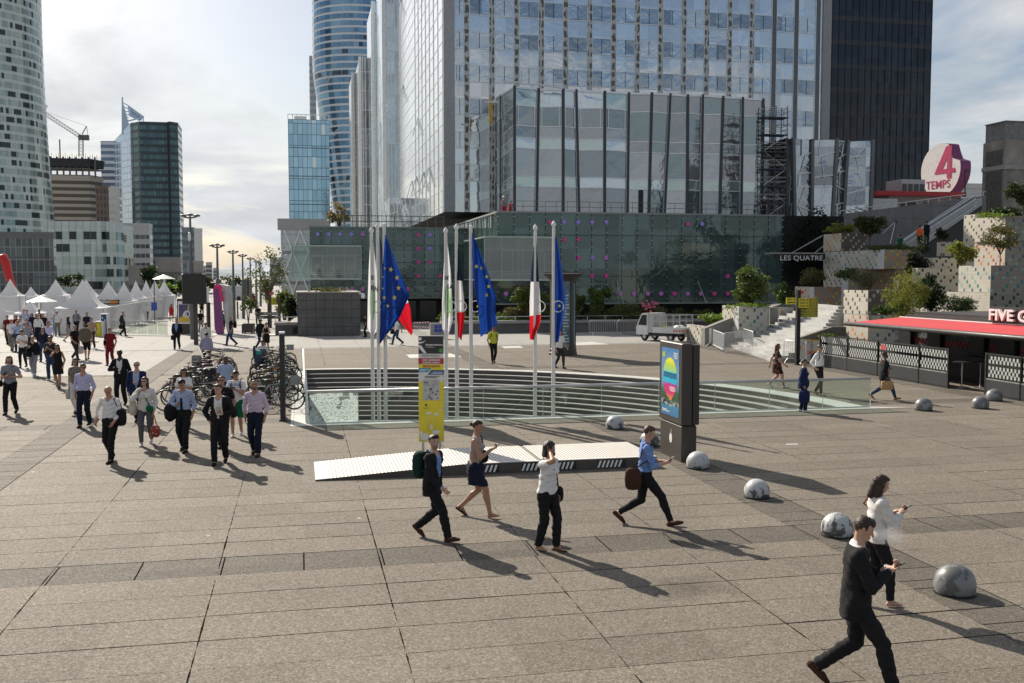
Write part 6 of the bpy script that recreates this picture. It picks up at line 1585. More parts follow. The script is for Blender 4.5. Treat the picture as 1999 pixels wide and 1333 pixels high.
for k,(a0,a1,mt_)in enumerate([(198,252,M((0.30,0.36,0.40),0.3,var=0.3,sc=2)),(258,312,M((0.10,0.17,0.22),0.3,var=0.3)),(318,372,M((0.10,0.42,0.52),0.3,var=0.15))]):
 mb=MB();n=8;vs=[]
 for i in range(n+1):
  a=R(a0+(a1-a0)*i/n)
  for z_ in(kz(672),kz(553)):vs.append((math.cos(a)*rb_*0.862,math.sin(a)*rb_*0.862,z_))
 mb.add(vs,[(2*i,2*i+2,2*i+3,2*i+1)for i in range(n)]);mb.build('poster',mt_,mk)
mb=MB();rr=random.Random(6)
for k in range(16):
 z_=kz(668-k*6);a0=262;a1=262+rr.uniform(12,44);pts_a=[(math.cos(R(a0+(a1-a0)*i/5))*rb_*0.87,math.sin(R(a0+(a1-a0)*i/5))*rb_*0.87)for i in range(6)]
 for(p0,p1)in zip(pts_a,pts_a[1:]):mb.quad((*p0,z_),(*p1,z_),(*p1,z_+0.06),(*p0,z_+0.06))
mb.build('poster_lettering',M((0.55,0.6,0.6),0.5),mk)
for k in range(6):
 rz=kz(549)+k*(kz(533)-kz(549))/5;r_=rb_*(0.95+0.13*k);mb=MB();mb.lathe([(r_-0.10,rz),(r_,rz),(r_,rz+0.05),(r_-0.10,rz+0.05)],28,cap=False);mb.build('crown_slat',m_brown,mk)
mb=MB();mb.lathe([(rb_*0.85,kz(549)),(rb_*1.45,kz(534)),(0.01,kz(531))],28);mb.build('crown',M((0.03,0.027,0.024),0.6),mk)
# small flatbed truck
q=G(1300,668)
fwd=Vector((-0.74,0.67,0)).normalized();rotz=math.atan2(-fwd.x,fwd.y)
tk=local('flatbed_truck','small white municipal flatbed truck with a mesh cage and hatched tail','truck',(q.x+0.05,q.y+1.3,0),rotz)
m_tw=M((0.66,0.67,0.67),0.35,var=0.06);wd=0.72
mb=MB();mb.box(-0.55,0.55,-1.55,1.5,0.34,0.52);mb.build('chassis',m_dark,tk)
mb=MB()
pr2=[(0.75,0.40),(1.62,0.40),(1.66,0.85),(1.58,1.05),(1.22,1.78),(0.75,1.80)]
mb.add([(s*wd,y_,z_)for s in(-1,1)for y_,z_ in pr2],[tuple(range(5,-1,-1)),tuple(range(6,12))]+[(i,(i+1)%6,6+(i+1)%6,6+i)for i in range(6)]);mb.build('cab',m_tw,tk)
for s in(-1,1):
 mb=MB();mb.slab([(s*(wd+0.003),0.83,1.0),(s*(wd+0.003),1.50,1.02),(s*(wd+0.003),1.20,1.66),(s*(wd+0.003),0.83,1.68)],(s*0.01,0,0));mb.build('side_window',m_black,tk)
 mb=MB();mb.box(s*0.5-0.12,s*0.5+0.12,1.63,1.66,0.58,0.72);mb.build('headlight',m_white,tk)
mb=MB();mb.slab([(-0.62,1.575,1.07),(0.62,1.575,1.07),(0.62,1.26,1.72),(-0.62,1.26,1.72)],(0,0.015,0.01));mb.build('windscreen',m_black,tk)
mb=MB();mb.box(-wd,wd,0.35,0.72,0.55,1.80);mb.build('locker',M((0.42,0.43,0.42),0.5),tk)
mb=MB();mb.box(-0.75,0.75,-1.75,0.33,0.55,0.62);mb.box(-0.77,-0.73,-1.75,0.33,0.62,0.92);mb.box(0.73,0.77,-1.75,0.33,0.62,0.92);mb.box(-0.73,0.73,-1.77,-1.73,0.62,0.92);mb.build('bed',m_tw,tk)
mb=MB()
for s in(-1,1):
 for k in range(5):mb.bar((s*0.75,0.3-k*0.5,0.92),(s*0.75,0.3-k*0.5,1.72),0.03)
 for z_ in(1.3,1.72):mb.bar((s*0.75,0.3,z_),(s*0.75,-1.7,z_),0.03)
 for k in range(18):mb.bar((s*0.75,0.3-k*0.115,0.92),(s*0.75,0.3-k*0.115,1.72),0.008)
mb.bar((-0.75,-1.7,1.72),(0.75,-1.7,1.72),0.03);mb.build('cage',m_metal,tk)
for s in(-1,1):
 for y_ in(1.05,-0.95):
  t2=MB();t2.torus((s*0.60,y_,0.27),(1,0,0),0.19,0.085,18,8);w_=t2.build('wheel',m_black,tk,smooth=True);t2=MB();t2.tube([(s*0.52,y_,0.27),(s*0.67,y_,0.27)],0.12,10);t2.build('rim',m_metal,w_)
  t2=MB();t2.torus((s*0.62,y_,0.27),(1,0,0),0.33,0.03,12,5,180,360);t2.build('mudguard',m_dark,tk)
m_redst=M((0.55,0.04,0.04),0.5)
mb=MB()
for k in range(7):mb.slab([(-0.7+k*0.2,-1.776,0.65),(-0.6+k*0.2,-1.776,0.65),(-0.52+k*0.2,-1.776,0.80),(-0.62+k*0.2,-1.776,0.80)],(0,0.004,0))
mb.build('hatched_tail',m_redst,tk)
mb=MB()
for k in range(3):mb.slab([(-0.774,-1.7+k*0.2,0.65),(-0.774,-1.6+k*0.2,0.65),(-0.774,-1.68+k*0.2,0.80),(-0.774,-1.78+k*0.2,0.80)],(0.004,0,0))
mb.build('hatched_side',m_redst,tk)
mb=MB();mb.box(-0.28,0.28,-1.80,-1.78,0.40,0.52);mb.build('number_plate',m_white,tk)
mb=MB();mb.lathe([(0.05,1.80),(0.05,1.92),(0.001,1.95)],8,(0,1.0,0));mb.build('beacon',M((0.6,0.05,0.02),0.4),tk)
m4=tk.matrix_basis.copy();m4=Matrix.Translation(tk.location)@Matrix.Rotation(rotz,4,'Z')
for i,(a,b,c_,m_,lb)in enumerate([(-0.35,-0.3,(0.35,0.3,0.2),M((0.6,0.55,0.12),0.6),'yellow sack on the bed of the truck'),(0.1,-1.1,(0.45,0.35,0.22),m_white,'white sack at the rear of the truck bed')]):
 p=m4@Vector((a,b,0.62+c_[2]));mb=MB();mb.blob((0,0,0),c_,6,0.9)
 for j,v in enumerate(mb.v):rr=random.Random(j+i);mb.v[j]=tuple(x*(1+rr.uniform(-0.12,0.12))for x in v)
 solo(mb,'sack',m_,lb,'sack',p,rotz,smooth=True)
 # crowd barriers
def barrier(label,xa,ya,xb,yb,m_=m_galv,group=None,hgt=1.08):
 a,b=G(xa,ya),G(xb,yb);d=b-a;L=d.length
 t=local('crowd_barrier',label,'barrier',((a+b)/2).to_tuple(),math.atan2(d.y,d.x),group)
 mb=MB();z0,z1,r=0.22,hgt,0.1
 pts_=[(-L/2,0,z0),(-L/2,0,z1-r),(-L/2+r,0,z1),(L/2-r,0,z1),(L/2,0,z1-r),(L/2,0,z0)]
 mb.tube(pts_,0.02,6,closed=True);mb.build('frame',m_,t,smooth='auto')
 n=max(8,int(L/0.12))
 for i in range(1,n):x_=-L/2+L*i/n;mb=MB();mb.tube([(x_,0,z0),(x_,0,z1)],0.009,4);mb.build('bar',m_,t)
 for s in(-1,1):
  mb=MB();x_=s*(L/2-0.25);mb.tube([(x_,-0.28,0.0),(x_,0,0.24),(x_,0.28,0.0)],0.018,5);mb.build('foot',m_,t)
 return t
barrier('pale barrier left of the two standing behind the truck',1150,655,1203,655);barrier('pale barrier touching the front of the truck',1205,655,1250,654)
barrier('bright white crowd barrier at the corner of the stairs',1392,680,1412,690,m_white);barrier('grey crowd barrier standing right behind the bright white one',1413,688,1452,683);barrier('crowd barrier leaning across the foot of the white stairs',1440,672,1470,685)
barrier('crowd barrier farthest left at the planter beside the stairs',1385,677,1408,668)
barrier('crowd barrier in front of the orange dotted trough',1530,707,1577,711);barrier('crowd barrier overlapping the trough corner next to the fence',1572,712,1592,704)
t_=thing('barrier_tape','red and white barrier tape stretched near the podium entrance','tape',(*uv(at(808,634,69)),0))
mb=MB();mb2=MB()
for k in range(12):
 f0,f1=k/12,(k+1)/12
 for(ya,yb)in((630,629),(637,639)):
  a,b=Q3(808+32*f0,ya+(yb-ya)*f0,69),Q3(808+32*f1,ya+(yb-ya)*f1,69);(mb if k%2 else mb2).bar(a,b,0.02,0.08)
mb.build('tape',m_redst,t_);mb2.build('tape',m_white,t_)
t_=thing('notice_box','grey notice box with blue pictograms behind the middle flags','notice box',(*uv(at(850,650,66)),0))
a,b=at(840,631,66),at(868,655,66);mb=MB();u_,v_=uv(a);u2_=hitV(868,640,v_)[0];mb.box(u_,u2_,v_,v_+0.35,0,a.z);mb.build('cabinet',M((0.30,0.30,0.29),0.7),t_)
for i in range(2):
 for j in range(2):mb=MB();mb.box(u_+0.28+i*0.27,u_+0.5+i*0.27,v_-0.02,v_-0.003,a.z-0.33-j*0.26,a.z-0.11-j*0.26);mb.build('pictogram',M((0.03,0.06,0.4),0.5),t_)
 # dark pillar, arrow signs, planter tree, tall sign box
q=G(553,817);dp=local('info_pillar','slim black information pillar seen edge on beside the bicycles','pillar',(q.x,q.y,0),R(12))
hh=at(552,650,q.y).z
mb=MB();mb.bev(-0.075,0.075,-0.55,0.05,0.05,hh,0.02);mb.build('slab',m_dark,dp);mb=MB();mb.box(-0.08,0.08,-0.56,0.06,hh,hh+0.05);mb.build('cap',m_metal,dp);mb=MB();mb.box(-0.11,0.11,-0.58,0.08,0,0.05);mb.build('foot',m_brown,dp)
mb=MB();mb.tube([(-0.55,0.1,0.02),(-0.55,0.1,0.30),(-0.05,0.05,0.30)],0.02,6)
o=G(535,790);st_=local('cycle_stand','low pale steel hoop stand at the foot of the black pillar','cycle stand',(o.x,o.y,0));mb=MB();mb.tube([(-0.35,0,0),(-0.30,0.1,0.28),(0.32,0.1,0.28),(0.35,0,0)],0.025,6);mb.build('hoop',m_galv,st_)
q=G(546,640+12);Yb2=q.y
an_=local('direction_sign','brown arrow sign post pointing left with ARCHE NORD lettering','sign',(q.x,q.y,0));kk=Yb2/FPX
def NX(px_):return(px_-546)*kk
def NZ(py_):return at(546,py_,Yb2).z
mb=MB();mb.box(-0.08,0.08,-0.08,0.08,0,NZ(583));mb.build('post',m_brown,an_)
for(ya,yb)in((609,615),(616,622)):
 mb=MB();mb.slab([(NX(499),-0.1,NZ((ya+yb)/2)),(NX(504),-0.1,NZ(ya)),(NX(549),-0.1,NZ(ya)),(NX(549),-0.1,NZ(yb)),(NX(504),-0.1,NZ(yb))],(0,0.06,0));mb.build('arrow_blade',m_brown,an_)
tx=text('ARCHE NORD',0.17,TM((NX(516),-0.11,NZ(613.6)),(1,0,0)),mW,an_,ext=0.002)
tx=text('<',0.2,TM((NX(501),-0.11,NZ(613.9)),(1,0,0)),mW,an_,ext=0.002);text('<  Sud',0.2,TM((NX(501),-0.11,NZ(620.9)),(1,0,0)),mW,an_,ext=0.002)
q2=G(528,640);ys=local('direction_sign','yellow direction sign on a dark post with a small red tag','sign',(q2.x,q2.y,0));k2=q2.y/FPX;zf=lambda py_:at(528,py_,q2.y).z
mb=MB();mb.box(-0.1,0.1,-0.1,0.1,0,zf(570));mb.build('post',m_brown,ys)
mb=MB();mb.box(3*k2,30*k2,-0.06,0.0,zf(595),zf(580));mb.build('panel',m_yel,ys);mb=MB();mb.box(-8*k2,-0.12,-0.06,0.0,zf(592),zf(586));mb.build('panel',M((0.5,0.46,0.03),0.5),ys);mb=MB();mb.box(0,8*k2,-0.15,-0.1,zf(575),zf(570));mb.build('red_tag',m_redst,ys)
mb=MB()
for k in range(4):mb.box(5*k2,(14+3*(k%2))*k2,-0.075,-0.065,zf(584+k*2.8),zf(583+k*2.8));mb.box(25*k2,27*k2,-0.075,-0.065,zf(584+k*2.8),zf(583+k*2.8))
mb.build('small_print',m_black,ys)
q=G(485,651);pt2=local('planter_tree','small leafy tree in a square brown planter beside the arrow sign','planted tree',(q.x,q.y,0));k2=q.y/FPX
mb=MB();w2=10.5*k2;hz2=at(485,631,q.y).z;mb.bev(-w2,w2,-w2,w2,0.08,hz2,0.03)
for a in(-1,1):
 for b in(-1,1):mb.box(a*w2*0.85-0.05,a*w2*0.85+0.05,b*w2*0.85-0.05,b*w2*0.85+0.05,0,0.08)
mb.build('planter_box',m_brown,pt2)
H2=at(485,572,q.y).z;rn=random.Random(5);mb=MB();leaves(mb,(0,0,(hz2+0.7+H2)/2),(0.75,0.6,(H2-hz2-0.6)/2),650,0.15,rn,16,0.4);mb.build('crown',leafmat((0.06,0.075,0.03)),pt2)
mb=MB()
for i in range(7):a=rn.uniform(0,6.28);mb.tube([(0,0,hz2-0.1),(math.cos(a)*0.12,math.sin(a)*0.12,hz2+0.8),(math.cos(a)*0.5,math.sin(a)*0.4,H2-0.5)],[0.03,0.02,0.008],5)
mb.build('trunk',m_bark,pt2)
q=G(383,673);ts=local('loudspeaker_sign','large dark louvred box on a tall post left of the esplanade','sign box',(q.x,q.y,0));k2=q.y/FPX;zf=lambda py_:at(383,py_,q.y).z
mb=MB();mb.box(-0.12,0.12,-0.06,0.06,0,zf(560));mb.build('post',m_brown,ts)
mb=MB();mb.bev(-21*k2,20*k2,-0.5,0.3,zf(593),zf(534),0.05);mb.build('box',M((0.022,0.02,0.018),0.5),ts)
for y_ in(540,561):
 mb=MB()
 for k in range(3):mb.box(-7*k2,10*k2,-0.52,-0.49,zf(y_+k*2+1),zf(y_+k*2));
 mb.build('louvre',m_brown,ts)
q=G(366,652);pb=local('poster_board','framed colourful poster board on a dark plinth behind the tall sign post','poster board',(q.x,q.y,0));k2=q.y/FPX;zf=lambda py_:at(366,py_,q.y).z
mb=MB();mb.box(-19*k2,18*k2,-0.1,0.12,0,zf(631));mb.build('plinth',m_brown,pb);mb=MB();mb.box(-19*k2,16*k2,-0.08,0.1,zf(630),zf(583));mb.build('frame',m_dark,pb)
mb=MB();mb.box(-17*k2,13.5*k2,-0.10,-0.085,zf(629),zf(588));mb.build('mount',m_white,pb)
mb=MB();mb.box(-15*k2,12.5*k2,-0.115,-0.105,zf(628),zf(594));mb.build('poster',M((0.09,0.06,0.16),0.4,var=0.3,sc=2),pb)
mb=MB();mb.slab([(-15*k2,-0.125,zf(628)),(12*k2,-0.125,zf(628)),(10*k2,-0.125,zf(622)),(-8*k2,-0.125,zf(616)),(-15*k2,-0.125,zf(622))],(0,0.005,0));mb.slab([(3*k2,-0.125,zf(596)),(5.5*k2,-0.125,zf(597)),(4*k2,-0.125,zf(608)),(-4*k2,-0.125,zf(612)),(-3*k2,-0.125,zf(609)),(2*k2,-0.125,zf(605))],(0,0.005,0));mb.build('yellow_print',M((0.65,0.42,0.04),0.5),pb)
mb=MB();mb.torus((1*k2,-0.125,zf(613)),(0,1,0),5.5*k2,0.06,18,4);mb.torus((-3*k2,-0.125,zf(614)),(0,1,0),3*k2,0.05,14,4);mb.build('ring_print',mW,pb)
mb=MB();mb.slab([(7*k2,-0.12,zf(628)),(12.5*k2,-0.12,zf(628)),(12.5*k2,-0.12,zf(612))],(0,0.003,0));mb.build('red_print',m_redst,pb)
# esplanade lamps and posts
m_post=M((0.13,0.135,0.14),0.5,0.3)
def lamp(label,px_,pyt,pyb,wpx,mid=True):
 q=G(px_,pyb);k2=q.y/FPX;H=at(px_,pyt,q.y).z;t=local('street_lamp',label,'street lamp',(q.x,q.y,0),0,'double headed lamps along the esplanade')
 mb=MB();mb.lathe([(0.16,0),(0.16,H*0.62),(0.10,H*0.63),(0.07,H)],8);mb.build('post',m_post,t,smooth='auto')
 w2=wpx*k2/2
 mb=MB();mb.tube([(-w2*0.6,0,H-0.05),(0,0,H-0.12),(w2*0.6,0,H-0.05)],0.05,5);mb.build('arm',m_post,t)
 for s in(-1,0,1):
  mb=MB();mb.blob((s*w2*0.66,0,H+(0.04 if s else 0.1)),(w2*0.36,w2*0.34,0.09),5,1.0);mb.build('lamp_head',m_post,t,smooth=True)
 if mid:mb=MB();zc_=at(px_,462,q.y).z;mb.blob((0,-0.2,zc_),(0.10,0.12,0.3),5);mb.build('spotlight',m_white,t)
lamp('double headed street lamp, the tallest and nearest',376,422,662,40);lamp('double headed street lamp, second along the esplanade',427,480,650,31,False);lamp('double headed street lamp, third along the esplanade',457,492,634,23,False)
lamp('double headed street lamp, fourth along the esplanade',475.5,499,622,19,False);lamp('double headed street lamp, fifth along the esplanade',490,505,611,15,False)
lamp('double headed street lamp, sixth along the esplanade',501,510,603,12,False);lamp('double headed street lamp, farthest along the esplanade',509,514,598,10,False)
for(x_,yt_,yb,w_,lb)in[(407.5,590,647,8,'dark square bollard column right of the poster board'),(445.5,597,645,4,'dark round post beside the pink sculpture'),(464,588,622,3.5,'dark round post behind the small planter tree'),(485,542,590,14,'tall dark panel far down the esplanade'),(302.5,547,632,2.2,'thin grey pole with a small blue sign by the tents')]:
 q=G(x_,yb);k2=q.y/FPX;H=at(x_,yt_,q.y).z;t=local('post',lb,'post',(q.x,q.y,0));mb=MB();mb.lathe([(w_*k2/2,0),(w_*k2/2,H-0.08),(w_*k2/2.4,H)],4 if w_>6 else 10);mb.build('shaft',m_post if w_<6 else m_dark,t)
 if w_<3:mb=MB();zz_=at(x_,598,q.y).z;mb.box(-0.25,0.25,-0.12,-0.08,zz_-0.35,zz_+0.35);mb.build('sign_plate',M((0.05,0.09,0.45),0.5),t)
 # pink and purple curved sculpture sign
q=G(432,652);pk=local('curved_sign','large purple, pink and white curved sign standing on the esplanade','sign',(q.x,q.y,0));k2=q.y/FPX
def SX(x_):return(x_-432)*k2
def SZ(y_):return at(432,y_,q.y).z
mb=MB();pf=[(421.5,562),(423,640),(427,652),(440,652),(437,620),(436,590),(437,561)]
mb.slab([(SX(a),-0.5,SZ(b))for a,b in pf],(0,0.3,0));mb.build('purple_face',M((0.22,0.05,0.18),0.45),pk)
mb=MB();pf=[(437,560),(438,600),(442,630),(446,652),(448,652),(448,575),(444,558),(432,554),(424,558)]
mb.slab([(SX(a),-0.2,SZ(b))for a,b in pf],(0,1.2,0));mb.build('white_edge',M((0.6,0.58,0.58),0.5),pk)
mb=MB();pf=[(426,556),(438,556),(443,588),(438,588),(434,563),(425,563)]
mb.slab([(SX(a),-0.75,SZ(b))for a,b in pf],(0,0.2,0));mb.build('pink_stroke',M((0.65,0.03,0.16),0.5),pk)
# people: signed-distance bodies turned into one smooth mesh
def nets(F,o,h):
 S=F<0
 n=[F[i:F.shape[0]-1+i,j:F.shape[1]-1+j,k:F.shape[2]-1+k]<0 for i in(0,1)for j in(0,1)for k in(0,1)]
 c=sum(x.astype(np.int8)for x in n);act=(c>0)&(c<8)
 ids=np.argwhere(act)
 if len(ids)==0:return np.zeros((0,3)),[]
 idx=-np.ones(act.shape,np.int64);idx[tuple(ids.T)]=np.arange(len(ids))
 acc=np.zeros((len(ids),3));cnt=np.zeros(len(ids))
 cor=[(i,j,k)for i in(0,1)for j in(0,1)for k in(0,1)]
 for a in cor:
  for ax in range(3):
   if a[ax]:continue
   b=list(a);b[ax]=1
   fa=F[tuple((ids+a).T)];fb=F[tuple((ids+b).T)];m=(fa<0)!=(fb<0)
   t=np.where(m,fa/np.where(m,fa-fb,1),0);p=np.array(a,float)+t[:,None]*(np.array(b,float)-np.array(a,float))
   acc[m]+=p[m];cnt[m]+=1
 V=o+h*(ids+acc/cnt[:,None])
 faces=[]
 for ax in range(3):
  u_,v_=[(1,2),(2,0),(0,1)][ax]
  sl0=[slice(1,-1)]*3;sl1=[slice(1,-1)]*3;sl0[ax]=slice(0,-1);sl1[ax]=slice(1,None)
  A,B=S[tuple(sl0)],S[tuple(sl1)];e=np.argwhere(A!=B)
  if len(e)==0:continue
  s=A[tuple(e.T)];e=e+1;e[:,ax]-=1
  du=np.zeros(3,int);du[u_]=1;dv=np.zeros(3,int);dv[v_]=1
  q=[idx[tuple((e-d).T)]for d in(du+dv,dv,0*du,du)]
  Q=np.stack(q,1);Q[~s]=Q[~s][:,::-1];faces.append(Q)
 return V,np.concatenate(faces)
def P(a,b,r1,r2,k=0.02,sy=1.0,flat=(0,0)):return(np.array(a,float),np.array(b,float),r1,r2,k,sy,flat)
def field(prims,h,clips=(),wr=0.0,pad=0.0,extra=None):
 lo=np.min([np.minimum(p[0],p[1])-max(p[2],p[3])for p in prims],0)-3*h;hi=np.max([np.maximum(p[0],p[1])+max(p[2],p[3])for p in prims],0)+3*h
 n=np.ceil((hi-lo)/h).astype(int)+1;F=np.full(n,0.5)
 ax=[lo[i]+h*np.arange(n[i])for i in range(3)]
 for a,b,r1,r2,k,sy,flat in prims:
  m=max(r1,r2)+k+3*h;l2=np.minimum(a,b)-m;h2=np.maximum(a,b)+m
  s=tuple(slice(max(0,int((l2[i]-lo[i])/h)),min(n[i],int((h2[i]-lo[i])/h)+2))for i in range(3))
  X,Y,Z=np.meshgrid(*[ax[i][s[i]]for i in range(3)],indexing='ij')
  d=b-a;L2=max(d@d,1e-9);px_,py_,pz_=X-a[0],Y-a[1],Z-a[2];T=(px_*d[0]+py_*d[1]+pz_*d[2])/L2;t=np.clip(T,0,1)
  D=np.sqrt((px_-t*d[0])**2+((py_-t*d[1])/sy)**2+(pz_-t*d[2])**2)-(r1+(r2-r1)*t);D=D*(sy if sy<1 else 1)
  L=math.sqrt(L2)
  if flat[0]:D=np.maximum(D,-T*L)
  if flat[1]:D=np.maximum(D,(T-1)*L)
  f=F[s];g=np.clip(0.5+0.5*(f-D)/k,0,1);F[s]=f*(1-g)+D*g-k*g*(1-g)
 if wr or clips or extra:
  X,Y,Z=np.meshgrid(*ax,indexing='ij')
  if wr:F+=wr*(np.sin(X*31+Z*23)*np.sin(Z*37-Y*19+X*7)+0.6*np.sin(Z*61+Y*43+X*11))
  for c in clips:F=np.maximum(F,c(X,Y,Z))
  if extra:F=extra(F,X,Y,Z)
 F[0]=F[-1]=0.5;F[:,0]=F[:,-1]=0.5;F[:,:,0]=F[:,:,-1]=0.5
 return F,lo
def skin_mesh(name,prims,h,mat,parent,clips=(),wr=0.0,extra=None,colf=None):
 F,lo=field(prims,h,clips,wr,extra=extra);V,Q=nets(F,lo,h)
 if len(V)==0:return None
 me=bpy.data.meshes.new(name);me.vertices.add(len(V));me.vertices.foreach_set('co',V.ravel());nq=len(Q)
 me.loops.add(nq*4);me.loops.foreach_set('vertex_index',Q.ravel());me.polygons.add(nq)
 me.polygons.foreach_set('loop_start',np.arange(0,nq*4,4));me.polygons.foreach_set('use_smooth',np.ones(nq,bool))
 me.update(calc_edges=True);me.validate()
 if colf is not None:
  c=me.color_attributes.new('tone','FLOAT_COLOR','POINT');c.data.foreach_set('color',colf(V).ravel())
 me.materials.append(mat);o=bpy.data.objects.new(name,me);C.objects.link(o);o.parent=parent;return o
m_skin=NT('skin');_at=m_skin.n('ShaderNodeAttribute',attribute_name='tone');m_skin.b.inputs['Subsurface Weight'].default_value=0.0
m_skin=m_skin.fin(_at.outputs['Color'],0.5,0,0.35)
def cloth(c,pat=None):
 key=('cloth',tuple(c),pat)
 if key in _mc:return _mc[key]
 t=NT('cloth');n=t.noise(9,4,0.6);lo=tuple(x*0.82 for x in c);hi=tuple(min(1,x*1.15)for x in c);col=t.mix(n,lo,hi)
 if pat:
  v=t.n('ShaderNodeTexVoronoi');t.put(v.inputs['Vector'],t.obj());v.inputs['Scale'].default_value=16;col=t.mix(t.math('LESS_THAN',v.outputs['Distance'],0.33),col,pat)
 t.bump(t.noise(16,4,0.6,dist=1.5),0.5,0.02);_mc[key]=t.fin(col,0.85,0,0.2);return _mc[key]
SK={'l':(0.50,0.30,0.22),'m':(0.40,0.225,0.15),'r':(0.46,0.23,0.17),'d':(0.055,0.030,0.022),'b':(0.12,0.065,0.042)}
HC={'k':(0.012,0.010,0.009),'b':(0.035,0.020,0.013),'d':(0.07,0.04,0.022),'y':(0.32,0.21,0.10),'g':(0.30,0.29,0.28),'r':(0.10,0.028,0.018)}
CL={'k':(0.014,0.014,0.016),'n':(0.012,0.016,0.035),'N':(0.012,0.022,0.075),'w':(0.72,0.71,0.71),'W':(0.66,0.63,0.60),'lb':(0.36,0.44,0.62),'b':(0.16,0.27,0.55),'pk':(0.58,0.48,0.60),'li':(0.50,0.49,0.70),'gy':(0.25,0.25,0.28),'dg':(0.035,0.037,0.042),'mr':(0.16,0.010,0.018),'tp':(0.34,0.30,0.29),'gr':(0.005,0.115,0.055),'kh':(0.22,0.20,0.16),'be':(0.36,0.24,0.16),'yl':(0.55,0.56,0.06),'j':(0.03,0.055,0.12),'lv':(0.34,0.32,0.42),'te':(0.01,0.16,0.17),'or':(0.8,0.13,0.02),'br':(0.06,0.028,0.018),'sb':(0.045,0.02,0.014),'tan':(0.30,0.15,0.07),'ws':(0.6,0.6,0.6),'red':(0.45,0.02,0.03),'vk':(0.02,0.02,0.02),'gg':(0.10,0.10,0.11)}
def ik(a,b,l1,l2,pole):
 a,b=np.array(a,float),np.array(b,float);d=b-a;L=np.linalg.norm(d)
 if L>(l1+l2)*0.995:b=a+d/L*(l1+l2)*0.995;d=b-a;L=np.linalg.norm(d)
 x=(l1*l1-l2*l2+L*L)/(2*L);y=math.sqrt(max(0,l1*l1-x*x));dn=d/L;p=np.array(pole,float);p=p-dn*(p@dn);p/=np.linalg.norm(p)+1e-9
 return a+dn*x+p*y,b
PP_N=0
